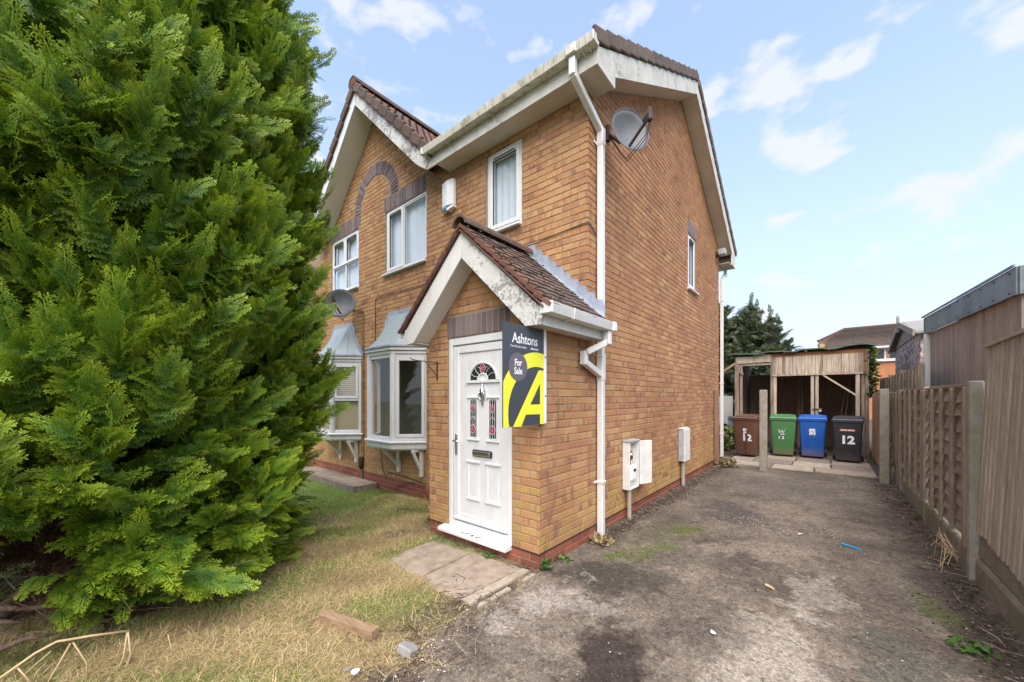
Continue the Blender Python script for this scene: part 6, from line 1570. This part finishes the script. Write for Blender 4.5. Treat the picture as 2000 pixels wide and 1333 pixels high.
# low stray sprays near the ground at the open left foot
for _ in range(26):
    ph = R(rr.uniform(-12, 40)); z = rr.uniform(0.22, 0.8); rad = rr.uniform(0.9, 1.5)
    for k in range(5):
        dv = Vector((math.cos(ph) + rr.uniform(-.5, .5), math.sin(ph) + rr.uniform(-.6, .6), rr.uniform(-.35, .25)))
        P.append(base + Vector((math.cos(ph) * rad + rr.uniform(-.1, .1), math.sin(ph) * rad + rr.uniform(-.1, .1), z + rr.uniform(-.06, .06)))); Q.append(frame(dv, Vector((rr.uniform(-.3, .8), rr.uniform(-.4, .4), 1))).to_euler()); S.append(rr.uniform(.6, .95))
dist = [(p - CAM).length if 0 < proj(*p)[0] < 2000 and 0 < proj(*p)[1] < 1333 else 99 for p in P]
order = sorted(range(len(P)), key=lambda i: dist[i]); solo = set(order[:240])
rest = [i for i in range(len(P)) if i not in solo]
crown = instancer('crown', C_green, [P[i] for i in rest], [tuple(Q[i]) for i in rest], [S[i] for i in rest], [rr.randrange(4) for _ in rest], tr, 'spray_green')
for i in order[:240]:
    o = link('spray', M_green[rr.randrange(4)], tr, loc=P[i], rot=Q[i]); o.scale = (S[i],) * 3
# brown dead sprays deeper inside
TABI = [(a, b * 0.66) for a, b in TAB]
P, Q, S = plume_points(rr, base, TABI, 7.5, 760, lambda ph: 0.05, 11, 0.6, 1.05, (-5, 40), lambda ph, z, r: z < 2.2 or abs(math.degrees(ph) - 25) < 115)
instancer('inner_foliage', C_brown, P, [tuple(q) for q in Q], S, [rr.randrange(3) for _ in P], tr, 'spray_brown')
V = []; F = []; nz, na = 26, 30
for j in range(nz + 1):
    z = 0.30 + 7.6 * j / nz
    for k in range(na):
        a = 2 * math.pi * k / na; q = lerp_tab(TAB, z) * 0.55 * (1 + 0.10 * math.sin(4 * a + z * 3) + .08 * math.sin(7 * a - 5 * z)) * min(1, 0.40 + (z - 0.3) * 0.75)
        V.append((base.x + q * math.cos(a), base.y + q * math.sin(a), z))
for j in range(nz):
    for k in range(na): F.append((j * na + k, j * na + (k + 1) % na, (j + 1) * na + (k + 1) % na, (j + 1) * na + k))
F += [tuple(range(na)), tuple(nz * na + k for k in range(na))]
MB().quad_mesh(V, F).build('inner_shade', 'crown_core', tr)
mb = MB(); mb.tube([(-2.95, -2.65, -0.1), (-2.93, -2.64, 0.5), (-2.9, -2.62, 2.0), (-2.88, -2.6, 4.5), (-2.9, -2.62, 8.0)], [.15, .12, .10, .07, .02], 10)
mb.build('trunk', 'bark', tr, smooth=True)
for pts, r0 in (([(-2.62, -3.10, -0.06), (-2.40, -3.0, 0.10), (-2.32, -2.92, 0.20), (-2.28, -2.83, 0.42), (-2.26, -2.72, 0.72), (-2.3, -2.55, 1.3)], [.060, .056, .052, .045, .036, .02]),
                ([(-2.5, -3.12, 0.5), (-2.4, -3.04, 0.64), (-2.4, -2.97, 0.73), (-2.4, -2.90, 0.94), (-2.42, -2.85, 1.2)], [.04, .035, .03, .025, .015]),
                ([(-2.3, -3.25, 0.26), (-2.0, -3.01, 0.235), (-2.0, -2.91, 0.19), (-1.98, -2.80, 0.165), (-1.9, -2.72, 0.18)], [.022, .020, .018, .013, .006]),
                ([(-2.2, -3.2, 0.15), (-2.0, -3.01, 0.148), (-1.95, -2.92, 0.12)], [.018, .016, .008]),
                ([(-1.9, -3.2, 0.11), (-1.6, -2.99, 0.135), (-1.6, -2.90, 0.15), (-1.55, -2.80, 0.15)], [.02, .02, .015, .006])):
    MB().tube(pts, r0, 8).build('limb', 'bark', tr, smooth=True)
# bare twigs in the open foot of the tree
mb = MB()
for _ in range(420):
    ph = R(rr.uniform(-45, 55)); rad = rr.uniform(0.25, 1.45); z = rr.uniform(-0.02, 0.95) if rad < 1.1 else rr.uniform(-.03, .35)
    p = base + Vector((math.cos(ph) * rad, math.sin(ph) * rad, z)); d = Vector((math.cos(ph) + rr.uniform(-.9, .9), math.sin(ph) + rr.uniform(-.9, .9), rr.uniform(-.35, .45))).normalized(); l = rr.uniform(.15, .55)
    m_ = p + d * l * .5 + Vector((rr.uniform(-.04, .04), rr.uniform(-.04, .04), rr.uniform(-.04, .03))); w = rr.uniform(.0015, .005)
    mb.tube([tuple(p), tuple(m_), tuple(p + d * l)], [w, w * .8, w * .4], 3, cap=False)
link('twigs', mb.mesh('twigs', 'twig', fix=False), tr, kind='stuff')

# far conifers behind the shed
for i, (x, y, h, w, n, lab) in enumerate(((-2.15, 17.2, 6.15, 1.75, 620, 'tall dark conifer beside the rear downpipe behind the shed'), (-0.78, 17.6, 5.95, 1.5, 620, 'dark conifer with twin leaders behind the left end of the shed'), (0.05, 16.8, 5.05, 1.05, 380, 'shorter loose conifer showing sky between its shoots above the shed'))):
    t = thing('conifer_tree', (x, y, 0), lab, 'tree', 'conifers behind the shed'); b0 = Vector((x, y, 0))
    tab = [(0.0, w * .9), (1.5, w), (h * .6, w * .95), (h * .82, w * .66), (h * .94, w * .36), (h, 0.08)]
    P, Q, S = plume_points(rr, b0, tab, h, n, lambda ph: 0.3, 8, 0.8, 1.25, (5, 40), lambda ph, z, r: math.sin(ph) < 0.55, 0.16)
    for (dx_, hh) in ((0.0, h + 0.15), (0.28 if i else -0.2, h - 0.25)):
        for k in range(7): P.append(b0 + Vector((dx_, 0, hh - 0.16 * k))); Q.append(frame(Vector((rr.uniform(-.6, .6), rr.uniform(-.4, .4), 1.2)), Vector((0, -1, .2))).to_euler()); S.append(1.2)
    instancer('crown', C_far, P, [tuple(q) for q in Q], S, [rr.randrange(3) for _ in P], t, 'spray_far')
    MB().tube([(x, y, 0), (x, y, h * .5), (x + .05, y, h)], [.16, .10, .02], 8).build('trunk', 'bark', t)
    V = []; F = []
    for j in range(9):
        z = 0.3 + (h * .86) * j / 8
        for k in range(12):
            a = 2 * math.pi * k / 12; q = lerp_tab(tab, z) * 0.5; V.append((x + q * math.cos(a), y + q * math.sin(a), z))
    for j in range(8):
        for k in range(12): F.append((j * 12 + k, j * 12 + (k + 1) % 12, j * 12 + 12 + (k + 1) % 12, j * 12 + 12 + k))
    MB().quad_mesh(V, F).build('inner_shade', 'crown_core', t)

# ------------------------------------------------------------------ grass, straw, debris
def lawn_pts(n, near=1.0):
    u = nr.random((n, 2)); x = -6.6 + 6.9 * u[:, 0] ** (0.62 * near); y = -3.3 + 4.28 * u[:, 1]
    ez = np.array([edge_x(b) for b in y])
    ok = (x < ez + 0.02 + 0.05 * nr.standard_normal(n)) & ~((x > -1.57) & (y > -0.01)) & ~((x > -1.27) & (x < -0.03) & (y > -0.80) & (y < 0.0)) & ~((x < -4.35) & (y > 0.52))
    x, y = x[ok], y[ok]; z = np.array([lawn_z(a, b) for a, b in zip(x, y)]); return x, y, z
def blades(n, hmin, hmax, lie, wid, colf, seed, near=1.0, sel=None):
    x, y, z = lawn_pts(n, near)
    if sel is not None:
        k = sel(x, y); x, y, z = x[k], y[k], z[k]
    m = len(x); a = nr.uniform(0, 2 * np.pi, m); h = nr.uniform(hmin, hmax, m); l = nr.uniform(lie[0], lie[1], m)
    dxy = np.stack([np.cos(a), np.sin(a)], 1); w = wid * nr.uniform(.7, 1.3, m)
    px = np.stack([-np.sin(a), np.cos(a)], 1) * w[:, None] / 2
    p0 = np.stack([x, y, z - 0.004], 1)
    hor = h * l; ver = h * np.sqrt(np.maximum(0.0, 1 - l * l))
    p1 = p0 + np.concatenate([dxy * (hor * .42)[:, None], (ver * .62)[:, None] + 0.004], 1)
    p2 = p0 + np.concatenate([dxy * hor[:, None], ver[:, None] + 0.003], 1)
    s3 = np.concatenate([px, np.zeros((m, 1))], 1)
    V = np.stack([p0 - s3, p0 + s3, p1 + s3 * .9, p1 - s3 * .9, p2], 1).reshape(-1, 3)
    i0 = np.arange(m) * 5
    me = bpy.data.meshes.new('blades')
    quads = np.stack([i0, i0 + 1, i0 + 2, i0 + 3], 1); tris = np.stack([i0 + 3, i0 + 2, i0 + 4], 1)
    me.vertices.add(m * 5); me.vertices.foreach_set('co', V.astype(np.float32).ravel())
    loops = np.concatenate([np.concatenate([quads, tris], 1).ravel()]); me.loops.add(m * 7); me.loops.foreach_set('vertex_index', loops.astype(np.int32))
    me.polygons.add(m * 2); st = np.stack([np.arange(m) * 7, np.arange(m) * 7 + 4], 1).ravel(); me.polygons.foreach_set('loop_start', st.astype(np.int32))
    me.update(calc_edges=True); me.materials.append(MATS['grass'])
    c = colf(x, y, m); color_attr(me, np.repeat(np.concatenate([c, np.ones((m, 1))], 1), 5, axis=0)); return me
def c_green(x, y, m):
    t = nr.random((m, 1)); a = np.array([[.12, .21, .018]]); b = np.array([[.29, .32, .06]]); return a + (b - a) * t ** 1.6
def c_straw(x, y, m):
    t = np.clip(nr.random((m, 1)) * 0.75 + 0.25 + 0.28 * patch(x * 1.7 + 1, y * 1.7)[:, None], 0, 1); a = np.array([[.25, .165, .075]]); b = np.array([[.78, .60, .31]]); c = a + (b - a) * t
    k = nr.random(m) < 0.14; c[k] *= 0.42; return c
lawn_grass = link('grass', blades(130000, .015, .048, (.35, .92), .0034, c_green, 1, 1.0, lambda x, y: nr.random(len(x)) < np.clip(0.08 + 0.75 / (1 + np.exp(-(patch(x, y) - 0.22) * 5)) + far_green(x, y), 0, 1) * (1 - 0.85 * soil_mask(x, y))))
tag(lawn_grass, 'short green grass growing in patches over the front lawn', 'grass', None, 'stuff')
straw = link('dry_grass', blades(170000, .03, .13, (.93, .9995), .0024, c_straw, 2, 1.05, lambda x, y: nr.random(len(x)) < (1 - 0.7 * soil_mask(x, y)) * np.clip(0.95 - 0.55 / (1 + np.exp(-(patch(x, y) - 0.22) * 5)) - 0.85 * far_green(x, y) + 0.9 * np.exp(-(((x + 2.9) / .6) ** 2 + ((y - .35) / .4) ** 2)), 0.04, 1)))
long_straw = link('cut_stalks', blades(4500, .10, .22, (.975, .9995), .0032, c_straw, 3, 1.0, lambda x, y: nr.random(len(x)) < np.clip(0.9 - 0.8 * far_green(x, y), 0.05, 1)))
tag(long_straw, 'longer pale cut stalks strewn across the front lawn', 'dry grass', None, 'stuff')
tag(straw, 'cut straw-coloured dry grass lying over the front lawn', 'dry grass', None, 'stuff')

def rubble(name, label, cat, pts, sizes, cols, flat=0.6):
    V = []; F = []; Cc = []
    oct_f = [(0, 2, 4), (2, 1, 4), (1, 3, 4), (3, 0, 4), (2, 0, 5), (1, 2, 5), (3, 1, 5), (0, 3, 5)]
    for (x, y, z), s, c in zip(pts, sizes, cols):
        o = len(V); a = rnd.uniform(0, 6.28); ca, sa = math.cos(a), math.sin(a); el = rnd.uniform(.5, 1.0)
        for vx, vy, vz in ((1, 0, 0), (-1, 0, 0), (0, el, 0), (0, -el, 0), (0, 0, flat), (0, 0, -flat)):
            k = s * rnd.uniform(.7, 1.25); px, py = vx * ca - vy * sa, vx * sa + vy * ca
            V.append((x + px * k, y + py * k, z + vz * k + s * flat * .6)); Cc.append((*c, 1))
        F += [tuple(i + o for i in f) for f in oct_f]
    me = bpy.data.meshes.new(name); me.from_pydata(V, [], F); me.materials.append(MATS['debris']); color_attr(me, Cc); me.update()
    o = link(name, me); tag(o, label, cat, None, 'stuff'); return o
DC = [(.05, .036, .026), (.085, .06, .042), (.13, .095, .065), (.20, .155, .11), (.035, .027, .02)]
pts = []; sz = []; cc = []
for _ in range(5200):
    if rnd.random() < 0.5: x = abs(rnd.gauss(0, .16)) + .004; y = rnd.uniform(0.95, 7.2); z = 0.03 * max(0, 1 - x / .25)
    else: x = 2.95 - abs(rnd.gauss(0, .18)); y = rnd.uniform(-1.4, 7.2); z = 0.03 * max(0, 1 - (2.95 - x) / .3)
    pts.append((x, y, z)); sz.append(rnd.uniform(.004, .013) * (1.6 if rnd.random() < .08 else 1)); cc.append(rnd.choice(DC))
rubble('soil_crumbs', 'dark soil crumbs and leaf litter along wall and fence', 'litter', pts, sz, cc)
pts = []; sz = []; cc = []
for _ in range(950):
    x, y = rnd.uniform(0.1, 2.9), rnd.uniform(-1.7, 7.0); pts.append((x, y, 0.006)); sz.append(rnd.uniform(.0025, .008)); cc.append(rnd.choice([(.42, .37, .30), (.55, .50, .43), (.20, .15, .11), (.09, .065, .05), (.30, .22, .15)]))
for _ in range(2600):
    x = min(2.95, 2.55 + rnd.gauss(0, .42)) if rnd.random() < .6 else rnd.uniform(.25, 2.8); y = rnd.uniform(-1.4, 6.8)
    if rnd.random() < .5: x, y = x + .1 * math.sin(y * 5), y + .15 * math.sin(x * 9)
    pts.append((x, y, 0.003)); sz.append(rnd.uniform(.0025, .0065)); cc.append(rnd.choice(DC))
for _ in range(170):
    t = rnd.random(); x, y = 0.85 + 1.35 * t + rnd.gauss(0, .10), 2.75 + 0.55 * t * 0 + rnd.gauss(0, .16); pts.append((x, y, 0.006)); sz.append(rnd.uniform(.004, .011)); cc.append(rnd.choice([(.42, .35, .26), (.36, .29, .2), (.48, .42, .34), (.25, .2, .14)]))
for _ in range(260):
    y = rnd.uniform(-1.65, -.6); x = edge_x(y) + rnd.gauss(0.0, .12); pts.append((x, y, 0.008)); sz.append(rnd.uniform(.003, .009)); cc.append(rnd.choice([(.5, .45, .38), (.1, .075, .055), (.07, .05, .035), (.6, .57, .52), (.24, .18, .12)]))
rubble('gravel', 'small pale stones and grit scattered over the drive', 'gravel', pts, sz, cc)
def sticks(name, label, cat, spec):
    V = []; F = []; Cc = []
    for (x, y, z, l, w, c) in spec:
        a = rnd.uniform(0, math.pi); dx_, dy_ = math.cos(a), math.sin(a); o = len(V); bend = rnd.uniform(-.15, .15) * l; tz = rnd.uniform(0, .02)
        P3 = [Vector((x - dx_ * l / 2, y - dy_ * l / 2, z)), Vector((x - dy_ * bend, y + dx_ * bend, z + tz)), Vector((x + dx_ * l / 2, y + dy_ * l / 2, z + rnd.uniform(0, .012)))]
        for p in P3:
            for k in range(3):
                t = 2 * math.pi * k / 3; V.append((p.x - dy_ * w * math.cos(t), p.y + dx_ * w * math.cos(t), p.z + w * math.sin(t) + w)); Cc.append((*c, 1))
        for i in (0, 3):
            for k in range(3): F.append((o + i + k, o + i + (k + 1) % 3, o + i + 3 + (k + 1) % 3, o + i + 3 + k))
    me = bpy.data.meshes.new(name); me.from_pydata(V, [], F); me.materials.append(MATS['debris']); color_attr(me, Cc); me.update()
    return tag(link(name, me), label, cat, None, 'stuff')
TC = [(.10, .07, .05), (.16, .115, .08), (.30, .235, .16), (.055, .038, .028)]
sp = [(edge_x(y) + rnd.gauss(-.10, .18), y, .012, rnd.uniform(.04, .16), rnd.uniform(.001, .0028), rnd.choice(TC)) for y in [rnd.uniform(-1.7, -.55) for _ in range(430)]]
sp += [(abs(rnd.gauss(.05, .08)) + .01, rnd.uniform(.95, 7.1), .03, rnd.uniform(.05, .18), rnd.uniform(.001, .003), rnd.choice(TC)) for _ in range(260)]
sp += [(2.92 - abs(rnd.gauss(.05, .12)), rnd.uniform(-1, 7), .03, rnd.uniform(.05, .22), rnd.uniform(.001, .003), rnd.choice(TC)) for _ in range(260)]
sp += [(rnd.uniform(-1.5, 0.0), -0.06 + rnd.gauss(0, .04), .012, rnd.uniform(.04, .12), rnd.uniform(.001, .0025), rnd.choice(TC)) for _ in range(160)]
sp += [(rnd.uniform(.2, 2.8), rnd.uniform(-1.5, 6), .008, rnd.uniform(.03, .12), rnd.uniform(.001, .002), rnd.choice(TC)) for _ in range(120)]
sticks('twig_litter', 'brown twigs and dead stems littering the drive edges', 'twigs', sp)

# single loose things
wb = MB().box(-0.25, 0.25, -0.032, 0.032, 0, 0.06).mesh('timber_offcut', 'wood_block')
tag(link('timber_offcut', wb, None, loc=(-0.47, -1.53, 0.012), rot=(R(2), R(-1), math.atan2(.112, .436)), bevel=0.003), 'short sawn timber offcut lying on the dry grass', 'timber')
st = MB().prism([(-.055, -.035, 0), (.05, -.045, 0), (.062, .03, 0), (.0, .05, 0), (-.06, .02, 0)], (0.004, 0.0, 0.055)).mesh('stone', 'stone')
tag(link('broken_block', st, None, loc=(0.03, -1.42, 0.0), rot=(R(-12), R(8), R(15)), bevel=0.008), 'broken grey concrete lump at the edge of the lawn', 'stone')
def scrap(x, y, s, label, mat='print_white', seed=0):
    r = random.Random(seed); n = 6
    P3 = [(s * r.uniform(.5, 1) * math.cos(2 * math.pi * i / n), s * r.uniform(.4, .9) * math.sin(2 * math.pi * i / n), s * r.uniform(.0, .35)) for i in range(n)]
    V = [(0, 0, s * .3)] + P3; F = [(0, i + 1, (i + 1) % n + 1) for i in range(n)]
    o = MB().quad_mesh(V, F).build('paper_scrap', mat, None); o.location = (x, y, 0.012); so = o.modifiers.new('thick', 'SOLIDIFY'); so.thickness = 0.002
    return tag(o, label, 'litter')
scrap(0.16, -1.40, .018, 'tiny white scrap beside the broken concrete lump', seed=1); scrap(-0.05, -1.70, .035, 'crumpled white scrap on the dry grass near the bottom edge', seed=2); scrap(-0.10, -1.72, .03, 'grey shard lying next to the crumpled white scrap', 'stone', 3)
scrap(1.416, -0.01, .030, 'small white paper scrap in the middle of the drive', seed=4); scrap(1.03, -0.60, .014, 'pale green fleck on the dark oil stain', 'dish_grey', 5); scrap(-1.95, 0.42, .07, 'white plastic scrap in the weeds against the porch wall', seed=6); scrap(1.75, 2.62, .035, 'flat white scrap among the pale stones on the drive', seed=7)
cs_ = MB().tube([(1.60, 0.98, .012), (1.655, 0.94, .012)], [.012, .011], 8).build('bone_stub', 'cane', None); tag(cs_, 'small pale stub of wood on the open drive', 'stick')
pn = thing('blue_pen', (2.185, 2.49, 0.0), 'bright blue plastic stick lying on the drive', 'pen')
MB().tube([(2.10, 2.545, .014), (2.235, 2.455, .014)], 0.011, 8).build('barrel', 'pen_blue', pn); MB().tube([(2.235, 2.455, .014), (2.26, 2.438, .014)], [0.009, 0.003], 8).build('nib', 'pen_blue', pn)

# dead canes bent over in front of the conifer
cn = thing('dead_canes', (-1.1, -2.7, 0), 'pale dead canes bent over at the bottom left foot of the conifer', 'canes')
for pts, w in (([(-1.25, -3.05, .13), (-1.1, -2.958, .19), (-1.1, -2.852, .256), (-1.1, -2.781, .281), (-1.1, -2.73, .269), (-1.1, -2.662, .254), (-1.1, -2.518, .213)], .0065), ([(-1.1, -2.518, .213), (-1.095, -2.508, .078), (-1.09, -2.541, -.06)], .0045), ([(-1.1, -2.521, .21), (-1.105, -2.535, .073), (-1.1, -2.574, -.05)], .004),
               ([(-1.1, -2.725, .25), (-1.1, -2.677, .116), (-1.1, -2.674, -.02)], .004), ([(-1.1, -2.733, .25), (-1.1, -2.83, .04)], .004), ([(-1.1, -2.906, .214), (-1.1, -2.84, .06)], .0035), ([(-1.2, -2.95, .05), (-1.15, -2.86, .17), (-1.1, -2.80, .24)], .003), ([(-1.0, -2.33, -.02), (-1.0, -2.36, .16)], .0025)):
    MB().tube(pts, w, 6).build('cane', 'cane', cn, smooth=True)

# weeds, ivy
def leaf_clump(name, label, cat, c, n, rad, h, size, cols, up=0.6, seed=0, box=None):
    r = random.Random(seed); V = []; F = []; Cc = []
    for _ in range(n):
        if box: p = Vector((r.uniform(box[0], box[1]), r.uniform(box[2], box[3]), r.uniform(box[4], box[5])))
        else:
            a = r.uniform(0, 6.28); q = rad * math.sqrt(r.random()); p = Vector((c[0] + q * math.cos(a), c[1] + q * math.sin(a), c[2] + h * r.random()))
        d = Vector((r.uniform(-1, 1), r.uniform(-1, 1), r.uniform(-.3, 1) * up)).normalized(); s = size * r.uniform(.6, 1.3); sd2 = d.cross(Vector((r.uniform(-1, 1), r.uniform(-1, 1), 1))).normalized()
        o = len(V); k = r.choice(cols)
        for q in (p, p + d * s * .5 + sd2 * s * .33, p + d * s, p + d * s * .5 - sd2 * s * .33): V.append(tuple(q)); Cc.append((*k, 1))
        F.append((o, o + 1, o + 2, o + 3))
    me = bpy.data.meshes.new(name); me.from_pydata(V, [], F); me.materials.append(MATS['grass']); color_attr(me, Cc); me.update()
    return tag(link(name, me), label, cat)
WG_ = [(.06, .13, .02), (.09, .17, .03), (.12, .19, .05), (.05, .10, .02)]; WD = [(.30, .22, .10), (.22, .16, .08), (.38, .30, .16), (.14, .10, .05)]
leaf_clump('weed', 'small green weed at the porch corner beside the drive', 'weed', (0.03, 0.05, 0), 46, .045, .07, .05, WG_, 1.2, 1)
leaf_clump('weed', 'low green weed at the foot of the porch side wall', 'weed', (0.05, 0.32, 0), 40, .07, .03, .04, WG_, .8, 2)
leaf_clump('weed', 'tiny green weed between the path slabs and the porch plinth', 'weed', (-0.52, -0.09, 0.01), 40, .07, .03, .035, WG_, .8, 3)
leaf_clump('weed', 'small bright green weed on the drive near the right edge', 'weed', (2.66, 0.83, 0), 60, .10, .03, .045, WG_, .7, 4)
leaf_clump('weed', 'straw-yellow dry weeds at the foot of the rear downpipe', 'weed', (0.12, 6.9, 0.02), 260, .30, .16, .09, WD + [(.16, .16, .05)], 1.0, 5)
leaf_clump('weed', 'leafy weed growing against the left side of the porch', 'weed', (-1.72, 0.25, 0.0), 150, .14, .22, .07, WG_ + WD, 1.0, 6)
leaf_clump('weed', 'dry weed tuft at the foot of the black downpipe bend', 'weed', (0.14, 0.95, 0.0), 90, .12, .05, .06, WD, .7, 9)
leaf_clump('ivy', 'green ivy climbing the right-hand end of the shed', 'ivy', None, 900, 0, 0, .10, WG_, .4, 7, (2.74, 2.92, 10.2, 11.2, 1.55, 2.85))
leaf_clump('undergrowth', 'yellowing undergrowth left of the shed posts', 'undergrowth', None, 1500, 0, 0, .16, WD + WG_ + [(.20, .22, .06)], .8, 8, (-1.6, -0.2, 9.6, 11.6, 0.0, 0.62))['kind'] = 'stuff'
dg = thing('dry_stalks', (2.8, 2.6, 0), 'dry straw stalks sticking out beneath the lap fence panel', 'stalks')
for k in range(14):
    a = rnd.uniform(-1, 1); MB().tube([(2.90, 2.55 + rnd.uniform(-.1, .1), .06 + .02 * k / 3), (2.84 + rnd.uniform(-.05, .02), 2.5 + .2 * a, .15 + rnd.uniform(-.05, .15)), (2.80 + rnd.uniform(-.06, .03), 2.45 + .32 * a, .10 + rnd.uniform(-.1, .22))], .0022, 4).build('stalk', 'cane', dg)
